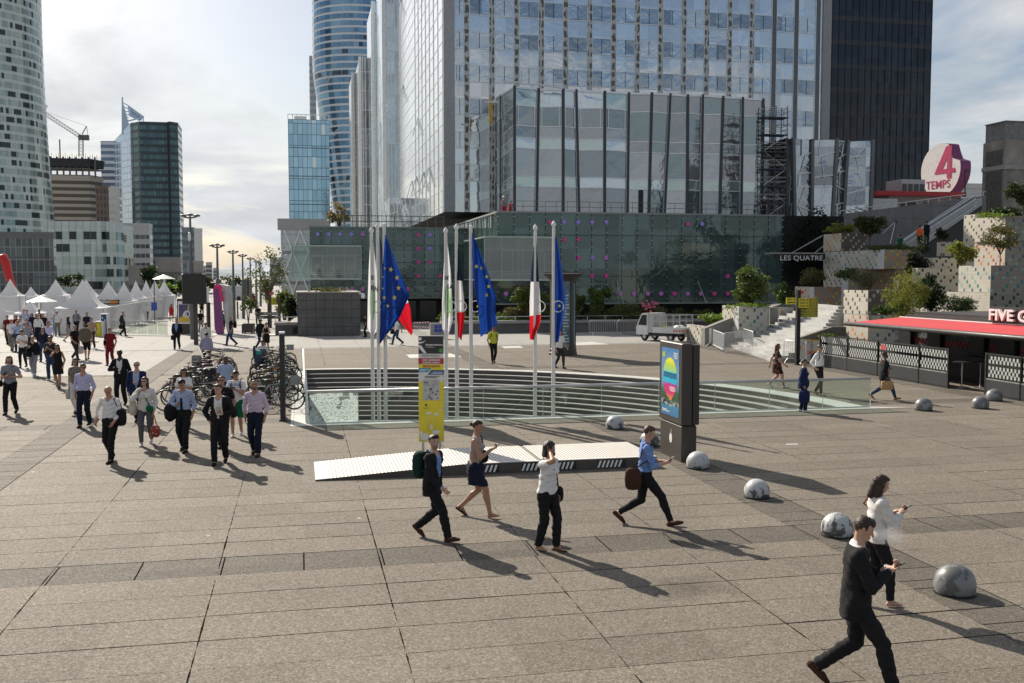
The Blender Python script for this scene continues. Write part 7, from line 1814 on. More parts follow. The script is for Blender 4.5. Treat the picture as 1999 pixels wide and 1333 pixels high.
def person(label,px_,py_,h=1.75,head=180,s=0.5,front='R',arms='hh',top='shirt',tc='w',bot='trousers',bc='k',sc_='k',skin='l',hair='short',hc='b',look=0,tilt=0,f=False,g=1.0,inner='w',tie=None,glasses=None,beard=None,pat=None,belt=None,lean=0.02,z=0.0,Y=None,group=None,sit=False):
 """px_,py_: pixel of the ground point between the feet. head: walking direction (0 away, 180 to camera, -90 right)"""
 p=at(px_,py_,Y)if Y else G(px_,py_,z)
 d=p.y;t=local('person',label,'person',(p.x,p.y,p.z),R(head),group)
 vox=min(0.024,max(0.0085,0.00062*d));k=h/1.75
 fx=1 if front=='R' else-1
 thl,shl=0.245*h,0.246*h;ak=0.048*h
 feet={}
 for sd_ in(1,-1):
  fw=(sd_==fx);y=s/2 if fw else-s/2;up=0 if(fw or s<0.25)else min(0.10,s*0.14)
  feet[sd_]=(np.array([sd_*0.048*h,y,ak+up]),R(-12 if fw and s>0.4 else 0)if fw else R(min(42,s*62)if s>0.25 else 0))
 hz_=ak+math.sqrt((thl+shl)**2-(s/2)**2)*0.985
 if sit:hz_=0.52
 hw=(0.052 if not f else 0.056)*h;sw=(0.100 if not f else 0.087)*h*(1+(g-1)*0.4)
 leg={}
 for sd_ in(1,-1):
  hp=np.array([sd_*hw,0,hz_]);an=feet[sd_][0]
  if sit:an=np.array([sd_*0.1,0.42,ak])
  kn,an=ik(hp,an,thl,shl,(sd_*0.05,1,0.1));leg[sd_]=(hp,kn,an)
 cz=hz_+0.285*h;ly=lean
 sh={sd_:np.array([sd_*sw,ly,cz-0.018*h])for sd_ in(1,-1)}
 A1,A2=0.172*h,0.150*h
 tgt={}
 for i,sd_ in enumerate((1,-1)):
  c=arms[i];sx=sd_
  tgt[sd_]={'h':((sx*(sw+0.05),0.04,cz-0.315*h),(sx*0.6,-1,0)),'f':((sx*(sw+0.04),0.27,cz-0.275*h),(sx*0.3,-1,-0.3)),'b':((sx*(sw+0.07),-0.24,cz-0.285*h),(sx*0.5,-1,0)),'p':((sx*0.05,0.30,cz-0.10*h),(sx*0.6,-0.3,-1)),'P':((sx*0.07,0.34,cz-0.16*h),(sx*0.6,-0.3,-1)),'e':((sx*0.085*k,ly+0.09,cz+0.10*h),(sx*0.9,0.5,-1)),'s':((sx*(sw*0.85),0.12,cz-0.03*h),(sx*1.0,0.1,-1)),'k':((sx*(sw+0.02),0.03,hz_+0.01),(sx*1.0,-0.7,0)),'w':((sx*0.10,0.17,hz_+0.12*h),(sx*1.0,-0.5,-0.3)),'m':((sx*0.02,0.19,cz+0.035*h),(sx*0.8,0.2,-1)),'B':((sx*(sw+0.16),0.02,cz-0.29*h),(sx*0.8,-1,0)),'c':((-sx*0.06,0.19,cz-0.13*h),(sx*1,0,-0.8))}[c]
 arm={}
 for sd_ in(1,-1):
  el,wr_=ik(sh[sd_],tgt[sd_][0],A1,A2,tgt[sd_][1]);arm[sd_]=(sh[sd_],el,wr_)
 hq=Matrix.Rotation(R(look),3,'Z')@Matrix.Rotation(R(-tilt),3,'X')
 nb=np.array([0,ly,cz+0.015*h]);hcn=np.array([0,ly,cz+0.175*h*0.42]);hb=np.array([0,ly+0.012,cz+0.052*h+0.02])
 def H(x,y,z_):v=hq@Vector((x*k,y*k,z_*k));return hb+np.array([v.x,v.y+0.0,v.z])
 hd=[P(H(0,-0.012,0.118),H(0,0.006,0.118),0.079*k,0.078*k,0.02),P(H(0,0.02,0.07),H(0,0.045,0.035),0.060*k,0.044*k,0.03),P(H(-0.02,0.055,0.018),H(0.02,0.055,0.018),0.018*k,0.018*k,0.02),P(H(0,0.082,0.10),H(0,0.104,0.066),0.009*k,0.013*k,0.012),P(H(-0.018,0.082,0.040),H(0.018,0.082,0.040),0.009,0.009,0.012),P(H(-0.035,0.064,0.118),H(0.035,0.064,0.118),0.014,0.014,0.015),P(H(-0.079,-0.005,0.085),H(-0.083,-0.012,0.110),0.010,0.015,0.008),P(H(0.079,-0.005,0.085),H(0.083,-0.012,0.110),0.010,0.015,0.008)]
 nk=(0.0305 if not f else 0.026)*h
 wst=(0.078 if not f else 0.070)*h*g
 tor=[P((-hw*0.75,0,hz_+0.01),(hw*0.75,0,hz_+0.01),0.062*h*g,0.062*h*g,0.04,0.82),P((0,0,hz_+0.03),(0,ly*0.5,hz_+0.11*h),wst*1.05,wst,0.05,0.72),P((0,ly*0.5,hz_+0.12*h),(0,ly,hz_+0.225*h),wst*1.02,(0.088 if not f else 0.077)*h,0.05,0.70),*[P((0,ly-0.005,cz+0.022*h),(sx*sw*0.86,ly,cz-0.020*h),0.027*h,0.030*h,0.045)for sx in(1,-1)]]
 if f:tor+=[P((sx*0.075*k,ly+0.075,hz_+0.195*h),(sx*0.07*k,ly+0.06,hz_+0.21*h),0.052*k,0.05*k,0.03)for sx in(1,-1)]
 nkp=[P(nb-[0,0,0.03],H(0,-0.01,0.05),nk,nk*0.92,0.03)]
 limbs=[]
 for sd_ in(1,-1):
  a,e,w_=arm[sd_];limbs+=[P(a,e,0.030*h*g**.5,0.0235*h,0.02),P(e,w_,0.0245*h,0.0155*h,0.01)]
  a,kn,an=leg[sd_];limbs+=[P(a,kn,0.050*h,0.032*h,0.03),P(kn,an,0.032*h,0.021*h,0.015),P(kn*0.72+an*0.28-[0,0.02,0],kn*0.5+an*0.5-[0,0.008,0],0.031*h,0.026*h,0.02)]
 hands=[]
 rf=max(0.0078,vox*0.62)*k
 for i,sd_ in enumerate((1,-1)):
  _,e,w_=arm[sd_];dr=w_-e;dr/=np.linalg.norm(dr);c=arms[i]
  inn=np.array([-sd_,0.0,0.0])if c in 'hfbBk' else(np.array([0,0,1.0])if c in 'pPwc' else np.array([-sd_*.6,0.3,0.0]))
  if c in 'pPwc':dr=dr*0.6+np.array([-sd_*0.35,0.5,0.1]);dr/=np.linalg.norm(dr)
  inn=inn-dr*(inn@dr);inn/=np.linalg.norm(inn)+1e-9;sid=np.cross(dr,inn);
  if(sid@np.array([0,1,0.3]))<0:sid=-sid
  cu=0.45 if c in 'hfb' else 1.0
  pe=w_+dr*0.085*k;hands+=[P(w_+sid*0.016,pe+sid*0.022,0.019*k,0.016*k,0.012),P(w_-sid*0.014,pe-sid*0.022,0.019*k,0.015*k,0.012)]
  for q_,ln in((-0.031,0.8),(-0.011,0.95),(0.010,1.0),(0.031,0.92)):
   b0=pe+sid*q_*k;d1=dr*math.cos(cu*0.9)+inn*math.sin(cu*0.9);d2=dr*math.cos(cu*1.9)+inn*math.sin(cu*1.9);m1=b0+d1*0.042*ln*k
   hands+=[P(b0,m1,rf,rf,0.004),P(m1,m1+d2*0.036*ln*k,rf,rf*0.85,0.004)]
  th=w_+dr*0.025*k+sid*0.026*k;m1=th+(sid*0.6+dr*0.7+inn*0.35)*0.042*k;hands+=[P(th,m1,rf*1.15,rf*1.05,0.006),P(m1,m1+(dr*0.8+inn*0.5)*0.03*k,rf*1.05,rf*0.85,0.004)]
 ftp=[];shoes=[]
 for sd_ in(1,-1):
  an=leg[sd_][2];pit=feet[sd_][1]if not sit else 0
  cs,sn=math.cos(pit),math.sin(pit)
  def FT(y,z_):return an+np.array([0.0,y*cs+z_*sn,-y*sn+z_*cs])
  b=-ak
  ftp+=[P(an,FT(0.10*k,b+0.035),0.030*k,0.022*k,0.02),P(FT(-0.03*k,b+0.035),FT(0.15*k,b+0.022),0.028*k,0.019*k,0.02)]
  nrm_=np.array([0.0,sn,cs]);o_=FT(0,b+0.002)
  sp=[P(FT(-0.045*k,b+0.036),FT(0.10*k,b+0.030),0.036*k,0.042*k,0.02),P(FT(0.10*k,b+0.03),FT(0.175*k,b+0.024),0.042*k,0.028*k,0.02),P(FT(-0.02*k,b+0.05),FT(0.015*k,b+0.095),0.037*k,0.032*k,0.02)]
  shoes.append((sp,(lambda X,Y_,Z,o_=o_,n_=nrm_:-((X-o_[0])*n_[0]+(Y_-o_[1])*n_[1]+(Z-o_[2])*n_[2])),FT))
 sk=np.array(SK[skin]);hcol=np.array(HC[hc])
 hbi=Matrix(hq).transposed()
 def colf(V):
  c=np.ones((len(V),4));c[:,:3]=sk;L=(V-hb)@np.array(hbi).T/k
  mf=(L[:,1]>0.03)&(L[:,2]>-0.02)&(L[:,2]<0.2)&(np.abs(L[:,0])<0.09)
  x,z_=np.abs(L[:,0]),L[:,2]
  c[mf&(((x-0.032)/0.017)**2+((z_-0.103)/0.010)**2<1),:3]=(0.30,0.27,0.25)if vox<0.011 else(0.05,0.035,0.03)
  c[mf&(((x-0.031)/0.008)**2+((z_-0.103)/0.008)**2<1),:3]=(0.02,0.015,0.012)
  c[mf&(x>0.014)&(x<0.052)&(np.abs(z_-0.122)<0.005),:3]=hcol*0.8+sk*0.15
  c[mf&(x<0.025)&(np.abs(z_-0.040)<0.007)&(L[:,1]>0.07),:3]=sk*(0.85,0.55,0.55)
  if beard:c[mf&(z_<0.052)&((x>0.026)|(np.abs(z_-0.040)>0.008)),:3]=sk*(1-beard)+hcol*beard
  return c
 skin_mesh('body',tor+nkp+hd+limbs+hands+ftp,vox,m_skin,t,colf=colf)
 hm=M(tuple(HC[hc]),0.55,var=0.35,sc=30,spec=0.4,name='hair')
 if hair!='bald':
  hp_=[P(H(0,-0.016,0.128),H(0,0.002,0.132),0.088*k,0.084*k,0.02)]
  def face_cut(X,Y_,Z):
   L=np.stack([X-hb[0],Y_-hb[1],Z-hb[2]],-1)@np.array(hbi).T/k;x,y,z_=L[...,0],L[...,1],L[...,2]
   zc=0.158+0.004*np.sin(x*60+Z*90)if hair!='buzz' else 0.166+0*x
   front_=np.minimum(y-0.022,zc-z_);side=np.minimum(0.09-z_,y+0.045 if hair in('short','buzz','cap','bun')else y-0.02)
   low_=0.045-z_ if hair in('short','buzz','cap','bun')else np.full_like(x,-1.0)
   return np.maximum(np.maximum(front_,side),low_)*k
  if hair=='buzz':hp_=[P(H(0,-0.014,0.122),H(0,0.004,0.122),0.083*k,0.081*k,0.02)]
  if hair in('short','curly'):hp_+=[P(H(-0.03,0.045,0.185),H(0.035,0.05,0.180),0.026*k,0.022*k,0.02)]
  if hair=='bun':hp_+=[P(H(0,-0.115,0.13),H(0,-0.12,0.12),0.034*k,0.034*k,0.01)]
  if hair in('long','mid'):
   e_=-0.10 if hair=='long' else-0.01
   for sx in(1,-1):hp_+=[P(H(sx*0.062,-0.01,0.12),H(sx*0.085,0.012,e_),0.036*k,0.034*k,0.03)]
   hp_+=[P(H(0,-0.06,0.10),H(0,-0.085,e_-0.02),0.062*k,0.052*k,0.04)]
  if hair=='curly':hp_+=[P(H(sx*0.05,-0.03,0.10),H(sx*0.075,-0.03,-0.06),0.05*k,0.05*k,0.03)for sx in(1,-1)]+[P(H(0,-0.07,0.1),H(0,-0.09,-0.08),0.065*k,0.05*k,0.03)]
  skin_mesh('hair' if hair!='cap' else 'cap',hp_,vox,hm if hair!='cap' else cloth(CL['br']),t,extra=(lambda F,X,Y_,Z:F+0.0035*(np.sin(X*230+Y_*160)*np.sin(Z*120+Y_*190)+np.sin(X*120-Z*260+Y_*90)))if vox<0.013 else None,clips=[face_cut],wr=0.0035 if hair in('long','mid','curly')else 0.0018)
 if glasses:
  mb=MB()
  for sx in(1,-1):
   for(x0,x1)in((sx*0.012,sx*0.054),):mb.add([tuple(H(x,0.090,z_))for x,z_ in((x0,0.090),(x1,0.092),(x1,0.116),(x0,0.116))]+[tuple(H(x,0.083,z_))for x,z_ in((x0,0.090),(x1,0.092),(x1,0.116),(x0,0.116))],[(0,1,2,3),(4,7,6,5),(0,4,5,1),(2,6,7,3),(1,5,6,2),(0,3,7,4)])
   mb.bar(H(sx*0.054,0.086,0.112),H(sx*0.082,0.0,0.110),0.006)
  mb.bar(H(-0.014,0.090,0.110),H(0.014,0.090,0.110),0.005);mb.build('glasses',m_black,t)
 ct,cb2=cloth(CL[tc],pat),cloth(CL[bc])
 wr_=0.007 if vox<0.018 else 0.0
 def T_(ex,sc=1.0):return[P(a,b,r1+ex,r2+ex,kk,sy,fl)for a,b,r1,r2,kk,sy,fl in tor]
 waist=hz_+0.045*h
 def above(z_):return lambda X,Y_,Z:z_-Z
 def below(z_):return lambda X,Y_,Z:Z-z_
 colr=[P(nb-[0,0.0,0.02],nb+[0,0.004,0.056],nk+0.013,nk+0.011,0.01,1,(0,1))]
 def vneck(X,Y_,Z):return-np.maximum.reduce([np.abs(X)-0.10*(Z-(cz-0.03*h))/(0.06*h),-Y_,(cz-0.035*h)-Z])
 slv={'shirt':0.97,'roll':0.45,'tee':0,'blouse':0.8}
 def sleeves(ex,frac,ex2=None):
  o=[]
  for sd_ in(1,-1):
   a,e,w_=arm[sd_]
   if frac>0:o+=[P(a,e,0.033*h+ex,0.027*h+ex,0.02),P(e,e+(w_-e)*frac,0.027*h+ex,0.019*h+ex,0.012,1,(0,1))]
   else:o+=[P(a,a+(e-a)*0.68,0.034*h+ex,0.033*h+ex,0.02,1,(0,1))]
  return o
 if top in('shirt','roll','tee','blouse'):
  tuck=top in('shirt','roll')and not f;hem=waist if tuck else hz_-(0.01 if top=='tee' else 0.03)*h
  skin_mesh('shirt',T_(0.012+(0.012 if top=='blouse' else 0))+sleeves(0.006+(0.012 if top=='blouse' else 0),slv[top])+(colr if top!='tee' else[]),vox,ct,t,clips=[above(hem)]+([vneck]if top!='tee' else[lambda X,Y_,Z:Z-(nb[2]+0.026)]),wr=wr_)
 elif top=='tank':
  skin_mesh('top',T_(0.010),vox,ct,t,clips=[above(hz_-0.02*h),lambda X,Y_,Z:Z-(cz+0.028*h),lambda X,Y_,Z:np.minimum(np.abs(X)-sw*0.86,Z-0)if True else 0,lambda X,Y_,Z:-np.maximum.reduce([np.abs(X)-0.06,(cz-0.01*h)-Z])],wr=wr_)
 elif top=='jacket':
  skin_mesh('shirt',T_(0.010)+colr,vox,cloth(CL[inner]),t,clips=[above(waist),vneck])
  bz=hz_+0.085*h
  def opening(X,Y_,Z):
   w=np.where(Z>bz,0.030+0.36*np.clip(Z-bz,0,1)*0.9,0.012+0.25*np.clip(bz-Z,0,1));w=np.minimum(w,0.088);return-np.maximum(np.abs(X)-w,-Y_+0.02)
  skin_mesh('jacket',T_(0.030)+sleeves(0.012,0.93)+[P((0,-0.01,hz_+0.06*h),(0,-0.01,hz_-0.075*h),0.100*h*g,0.112*h*g,0.04,0.72)],vox,ct,t,clips=[above(hz_-0.085*h),opening,lambda X,Y_,Z:Z-(nb[2]+0.022)],wr=wr_*0.8)
  if arms[0]in 'pPhf' and vox<0.02:
   for sd_ in(1,-1):a,e,w_=arm[sd_];skin_mesh('cuff',[P(e+(w_-e)*0.9,e+(w_-e)*0.99,0.0225*h,0.0215*h,0.01,1,(1,1))],vox,cloth(CL[inner]),t)
 elif top=='dress':
  kz=leg[1][1][2]
  skin_mesh('dress',T_(0.012)+(sleeves(0.008,0)if f==2 else[])+[P(leg[q][0],leg[q][1],0.058*h,0.044*h,0.05)for q in(1,-1)]+[P((0,0,hz_+0.10*h),(0,0,hz_-0.02*h),0.072*h,0.098*h,0.04,0.8),P((0,0.0,hz_-0.02*h),(0,0.02,kz+0.05),0.10*h,0.115*h,0.03,0.85+s*0.3)],vox,ct,t,clips=[above(kz+0.05),lambda X,Y_,Z:Z-(cz+0.03*h),vneck],wr=wr_)
 if tie and vox<0.03:
  mb=MB();yb=lambda z_:ly+0.088*h*0.70+0.022 if z_>hz_+0.15*h else ly*0.5+wst*0.72+0.024
  zt=[cz+0.012*h,cz-0.03*h,hz_+0.2*h,hz_+0.12*h,hz_+0.04*h];ws=[0.018,0.016,0.024,0.030,0.030]
  yy=[ly+0.045,ly+0.088*h*.55,ly+0.088*h*0.70+0.02,wst*0.75+0.03,wst*0.76+0.032]
  for i in range(4):mb.quad((-ws[i],yy[i],zt[i]),(ws[i],yy[i],zt[i]),(ws[i+1],yy[i+1],zt[i+1]),(-ws[i+1],yy[i+1],zt[i+1]))
  mb.build('tie',cloth(CL[tie]),t)
 if bot in('trousers','jeans','shorts','slim'):
  ex=0.007 if bot=='slim' else 0.012
  pr=[P((-hw*0.75,0,hz_+0.01),(hw*0.75,0,hz_+0.01),0.066*h*g,0.066*h*g,0.04,0.84),P((0,0,hz_+0.02),(0,0,hz_+0.075*h),wst*1.07+0.008,wst*1.03+0.008,0.04,0.74)]
  for sd_ in(1,-1):
   a,kn,an=leg[sd_];pr+=[P(a,kn,0.052*h+ex,0.036*h+ex,0.025,1,(0,1)if bot=='shorts' else(0,0))]
   if bot!='shorts':pr+=[P(kn,kn+(an-kn)*(1.03 if bot!='slim' else 0.98),0.036*h+ex,(0.029*h if bot!='slim' else 0.024*h)+ex,0.015,1,(0,1)),P(kn*0.7+an*0.3-[0,0.02,0],kn*0.5+an*0.5,0.034*h+ex*0.5,0.03*h+ex*0.5,0.02)]
  skin_mesh('shorts' if bot=='shorts' else bot if bot=='jeans' else 'trousers',pr,vox,cb2,t,clips=[below(waist+0.03)],wr=wr_*(0.45 if bot=='slim' else 0.85))
  if belt or(top in('shirt','roll')and not f):skin_mesh('belt',[P((0,0,waist-0.012),(0,0,waist+0.024),wst*1.06+0.017,wst*1.04+0.017,0.01,0.76,(1,1))],vox,cloth(CL[belt or 'vk']),t)
 elif bot=='skirt':
  kz=leg[1][1][2];pr=[P(leg[q][0],leg[q][1]*0.9+leg[q][0]*0.1,0.060*h,0.046*h,0.05)for q in(1,-1)]+[P((0,0,hz_+0.06*h),(0,0,hz_-0.02*h),0.068*h,0.088*h,0.04,0.8),P((0,0,hz_),(0,0.01,kz+0.10),0.086*h,0.074*h,0.03,0.85+s*0.35)]
  skin_mesh('skirt',pr,vox,cb2,t,clips=[above(kz+0.06),below(waist+0.03)],wr=wr_)
 for sp,cp_,FT in shoes:
  if sc_=='sandal':
   mb=MB();
   o0=[FT(y,-ak+0.004)for y in(-0.06*k,0.19*k)];mb.bar(o0[0],o0[1],0.085*k,0.018)
   for(y,z_,w2)in((0.12,0.045,0.04),(0.07,0.07,0.036),(0.0,0.095,0.036),(-0.01,0.13,0.034)):
    c_=FT(y*k,-ak+z_*0.5*k);mb.torus(tuple(c_),(0,1,0.1),w2*k,0.006,10,4)
   mb.build('sandal',cloth(CL['tan']if hc=='k' and tc=='w' else CL['k']),t)
  else:skin_mesh('shoe',sp,max(vox*0.8,0.008),cloth(CL[sc_]),t,clips=[cp_])
 t['_h']=0.0;del t['_h']
 mw=Matrix.Translation(t.location)@Matrix.Rotation(R(head),4,'Z')
 J=dict(t=t,mw=mw,arm=arm,cz=cz,hz=hz_,sw=sw,k=k,h=h,rot=R(head),loc=t.location,H=H,leg=leg)
 return J
 # carried things: top-level, written in the carrier's coordinates
def carried(J,mb,name,mat,label,cat,smooth=True):
 o=mb.build(name,mat,smooth=smooth);o.location=J['loc'];o.rotation_euler=(0,0,J['rot']);return tag(o,label,cat)
def phone(J,sd_,label,up=0.06):
 w_=J['arm'][sd_][2];e=J['arm'][sd_][1];mb=MB();c=Vector(w_)+Vector((-sd_*0.045,0.085,up));mb.obox(c,(1,0,0),(0,0.8,0.5),(0,-0.5,0.8),0.036,0.072,0.005);carried(J,mb,'phone',m_black,label,'phone',False)
def bag(J,sd_,label,col,size=(0.07,0.16,0.13),drop=0.3,name='handbag',handle=True,off=(0.0,0.0),mat=None):
 w_=Vector(J['arm'][sd_][2]);mb=MB();c=w_+Vector((sd_*0.02+off[0],0.02+off[1],-drop));mb.blob(c,size,6,0.25 if name=='paper_bag' else 0.5)
 if handle:
  for x in(-1,1):mb.tube([c+Vector((x*size[0]*0.4,-size[1]*0.6,size[2]*0.9)),w_+Vector((0,0,-0.08)),c+Vector((x*size[0]*0.4,size[1]*0.6,size[2]*0.9))],0.008,5)
 return carried(J,mb,name,mat or cloth(CL.get(col,(0.02,0.02,0.02))if isinstance(col,str)else col),label,'bag')
def shoulder_bag(J,sd_,label,col,size=(0.06,0.15,0.13),z=-0.06,cross=False,y=0.02,name='shoulder_bag',mat=None,x=0.09):
 mb=MB();c=Vector((sd_*(J['sw']+x),y,J['hz']+z));mb.blob(c,size,6,0.6);s0=-sd_ if cross else sd_
 tp=Vector((s0*J['sw']*0.75,0.02,J['cz']+0.055*J['k']));r=0.012
 fy=0.135*J['k']
 mb.tube([c+Vector((0,0.03,size[2]*0.9)),Vector(((tp.x+c.x)/2,fy if cross else 0.10,(tp.z+c.z)/2+0.06)),tp+Vector((0,0.065,-0.03)),tp,tp+Vector((0,-0.07,-0.03)),Vector(((tp.x+c.x)/2,-0.13 if cross else-0.09,(tp.z+c.z)/2+0.06)),c+Vector((0,-0.03,size[2]*0.9))],r,5)
 return carried(J,mb,name,mat or cloth(CL[col]if isinstance(col,str)else col),label,'bag')
def backpack(J,label,col,size=(0.15,0.10,0.22),y=-0.22):
 mb=MB();c=Vector((0,y,J['cz']-0.10*J['h']));mb.blob(c,size,7,0.6)
 for sx in(1,-1):
  x=sx*J['sw']*0.62;mb.tube([(x,y+0.06,J['cz']+0.03),(x,-0.03,J['cz']+0.062*J['k']),(x,0.07,J['cz']+0.03),(x*1.1,0.125,J['cz']-0.10),(x*1.3,0.06,J['cz']-0.22),(x,y+0.08,J['cz']-0.26)],0.017,5)
 return carried(J,mb,'backpack',cloth(CL[col]if isinstance(col,str)else col),label,'backpack')
 # foreground walkers
J=person('man in open black suit and pale blue shirt glancing aside, walking right near the ramp',845,1052,1.74,-112,0.62,'R','fb','jacket','k','trousers','k','br','l','short','k',look=-38,inner='b',beard=0.45)
backpack(J,'dark green backpack on the man in the black suit by the ramp',(0.008,0.035,0.028))
J=person('woman in taupe sleeveless top and dark skirt walking right, looking at a phone',928,1008,1.74,-100,0.55,'R','ph','tank','tp','skirt','n','sandal','m','bun','b',look=-5,f=True,tilt=8)
phone(J,1,'pale phone held by the woman in the taupe top');shoulder_bag(J,-1,'black shoulder bag of the woman in the taupe top','k',(0.05,0.15,0.12),z=0.14,y=0.04)
J=person('woman in white t-shirt and black trousers holding a phone to her ear',1068,1074,1.70,-128,0.22,'L','eh','tee','w','trousers','k','sandal','m','mid','k',look=-12,f=True,g=1.1,tilt=6)
mb=MB();q_=J['arm'][1][2];mb.obox(Vector(q_)+Vector((-0.01,0.0,0.075)),(0,0.5,1),(0,1,-0.5),(1,0,0),0.07,0.034,0.005);carried(J,mb,'phone',m_black,'dark phone at the ear of the woman in the white t-shirt','phone',False)
shoulder_bag(J,-1,'small black crossbody bag on the hip of the woman on the phone','k',(0.06,0.12,0.13),z=-0.06,cross=True,y=0.0)
J=person('man in light blue shirt striding right with a phone in both hands',1258,1024,1.80,-92,0.86,'R','PP','roll','b','slim','k','br','l','short','d',tilt=20)
phone(J,1,'phone in the hands of the striding man in the blue shirt');shoulder_bag(J,1,'worn dark brown satchel swinging behind the man in the blue shirt','br',(0.08,0.14,0.19),z=-0.02,y=-0.22,x=0.05)
J=person('woman with long dark wavy hair and cream blouse using a phone, half hidden at right',1706,1181,1.70,-86,0.35,'R','pp','blouse','W','slim','k','sandal','l','curly','b',f=True,tilt=18)
phone(J,1,'phone held by the woman with long dark wavy hair');shoulder_bag(J,-1,'brown leather bag of the woman with long dark wavy hair',(0.16,0.075,0.025),(0.05,0.13,0.13),z=0.13,y=0.14)
J=person('man in black suit and open white collar striding right, nearest the camera, reading a phone',1668,1346,1.87,-106,0.72,'R','pp','jacket','k','trousers','k','br','l','short','b',tilt=24,inner='w',lean=0.0)
phone(J,1,'black phone in the hands of the man nearest the camera',0.05)
# group walking towards the camera
J=person('bald man in white shirt walking towards the camera with his arm swinging out',218,901,1.76,172,0.35,'L','Bf','shirt','w','trousers','k','k','r','bald','b',tilt=24,g=1.1)
shoulder_bag(J,-1,'black shoulder bag under the arm of the bald man','k',(0.09,0.13,0.20),z=0.10)
J=person('woman in white blouse and sunglasses with long brown hair, walking towards the camera',286,868,1.72,190,0.4,'R','sh','blouse','W','slim','gg','ws','l','long','b',look=-20,f=True,glasses=1)
shoulder_bag(J,1,'cream canvas bag on the shoulder of the woman in sunglasses',(0.55,0.50,0.42),(0.09,0.14,0.20),z=0.05,x=0.14);shoulder_bag(J,-1,'small green bag hanging at the hip of the woman in sunglasses',(0.0,0.12,0.05),(0.09,0.05,0.07),z=0.03,cross=True,y=0.14,x=-0.03)
bag(J,-1,'red brown patterned tote bag carried by the woman in sunglasses','br',(0.12,0.12,0.15),0.50,'tote_bag',mat=cloth((0.30,0.06,0.04),(0.55,0.42,0.34)))
J=person('man in pale blue shirt and dark tie looking down, walking towards the camera',360,881,1.78,178,0.3,'L','wh','shirt','lb','trousers','k','k','m','short','k',tilt=34,tie='n')
mb=MB();mb.blob((J['sw']+0.12,0.08,J['hz']+0.02),(0.15,0.12,0.22),8,0.9)
for j,v in enumerate(mb.v):r_=random.Random(j);mb.v[j]=tuple(x+r_.uniform(-0.015,0.015)for x in v)
carried(J,mb,'folded_jacket',cloth(CL['k']),'dark jacket folded over the arm of the man with the tie','jacket')
J=person('young man in black suit holding a leaflet, front of the group',430,905,1.82,184,0.34,'R','kw','jacket','k','trousers','k','k','l','short','d',look=-25,tilt=8,inner='w')
mb=MB();q_=Vector(J['arm'][-1][2]);mb.obox(q_+Vector((0.05,0.06,0.05)),(1,0,0),(0,0.3,1),(0,1,-0.3),0.07,0.10,0.004);carried(J,mb,'leaflet',M((0.5,0.48,0.44),0.6,var=0.4,sc=25),'printed leaflet held by the young man in black suit','leaflet',False)
J=person('man in black polo shirt and sunglasses behind the young man in the suit',436,876,1.80,182,0.2,'L','hh','tee','k','trousers','k','k','m','buzz','k',glasses=1,g=1.1)
shoulder_bag(J,-1,'dark bag carried at the hip by the man in the black polo','k',(0.07,0.12,0.14),z=-0.05)
J=person('young man in white t-shirt and green shorts reading a phone',463,851,1.76,186,0.3,'R','pp','tee','w','shorts','gr','ws','m','short','k',tilt=28)
backpack(J,'dark backpack worn by the young man in green shorts','k',(0.14,0.08,0.20));phone(J,1,'phone held by the young man in green shorts')
text('aloha',0.13,J['mw']@TM((0.16,0.152,J['cz']-0.085),(-1,0,0),(0,-0.1,1)),M((0.06,0.15,0.4),0.6),J['t'],'shirt_lettering',0.002).matrix_parent_inverse=J['mw'].inverted()
person('bearded man in pink shirt and navy trousers, right end of the group',500,889,1.80,180,0.3,'L','hh','shirt','pk','trousers','n','br','m','buzz','k',beard=0.75,look=12)
J=person('black haired man with glasses in lilac shirt, left of the bald man',166,833,1.78,182,0.25,'R','hh','roll','li','trousers','n','sb','r','short','k',glasses=1,look=20,belt='br')
J=person('woman in leopard print top with sunglasses behind the lilac shirt',150,806,1.70,178,0.3,'L','hh','tee','kh','trousers','W','k','l','mid','b',f=True,glasses=1,pat=(0.03,0.025,0.02))
bag(J,1,'cream bag hanging from the hand of the woman in leopard print',(0.55,0.5,0.42),(0.06,0.10,0.16),0.25)
person('dark skinned man in black suit and white shirt, hands at his waist',237,792,1.84,184,0.3,'R','wh','jacket','k','trousers','k','k','d','buzz','k',tilt=10,inner='w')
person('man in navy blue suit and glasses with cropped grey hair',270,826,1.80,186,0.35,'L','hP','jacket','N','trousers','N','br','l','buzz','g',glasses=1,inner='lb',g=1.1)
J=person('man with shoulder length hair and grey short sleeved shirt at the left edge',22,808,1.80,186,0.4,'R','cw','tee','gy','trousers','k','k','l','mid','d',beard=0.5)
shoulder_bag(J,1,'black bag strap and pouch of the man with shoulder length hair','k',(0.05,0.09,0.10),z=0.0,cross=True)
J=person('man dressed all in dark red with sunglasses walking towards the camera',216,713,1.80,180,0.3,'R','hh','tee','mr','trousers','mr','br','m','buzz','k',glasses=1)
shoulder_bag(J,1,'black case carried under the arm of the man in dark red','k',(0.03,0.14,0.14),z=0.12,x=0.06)
person('woman in short black dress with dark hair and headband, hand at her mouth',115,757,1.66,182,0.25,'L','mh','dress','k','none','k','sb','m','long','k',f=True,tilt=20)
J=person('backpacker seen from behind in black shorts with a huge pack',170,703,1.80,10,0.25,'L','hh','tee','kh','shorts','k','k','l','cap','b',g=1.1)
backpack(J,'huge brown and grey hiking pack on the backpacker',(0.13,0.105,0.08),(0.27,0.20,0.36),-0.32)
J=person('bald man in black t-shirt and tall boots walking right with a white plastic bag',147,703,1.82,-120,0.62,'R','fh','tee','k','trousers','dg','k','m','buzz','b')
bag(J,-1,'white plastic bag carried by the bald man in black t-shirt','W',(0.16,0.16,0.20),0.36,'plastic_bag')
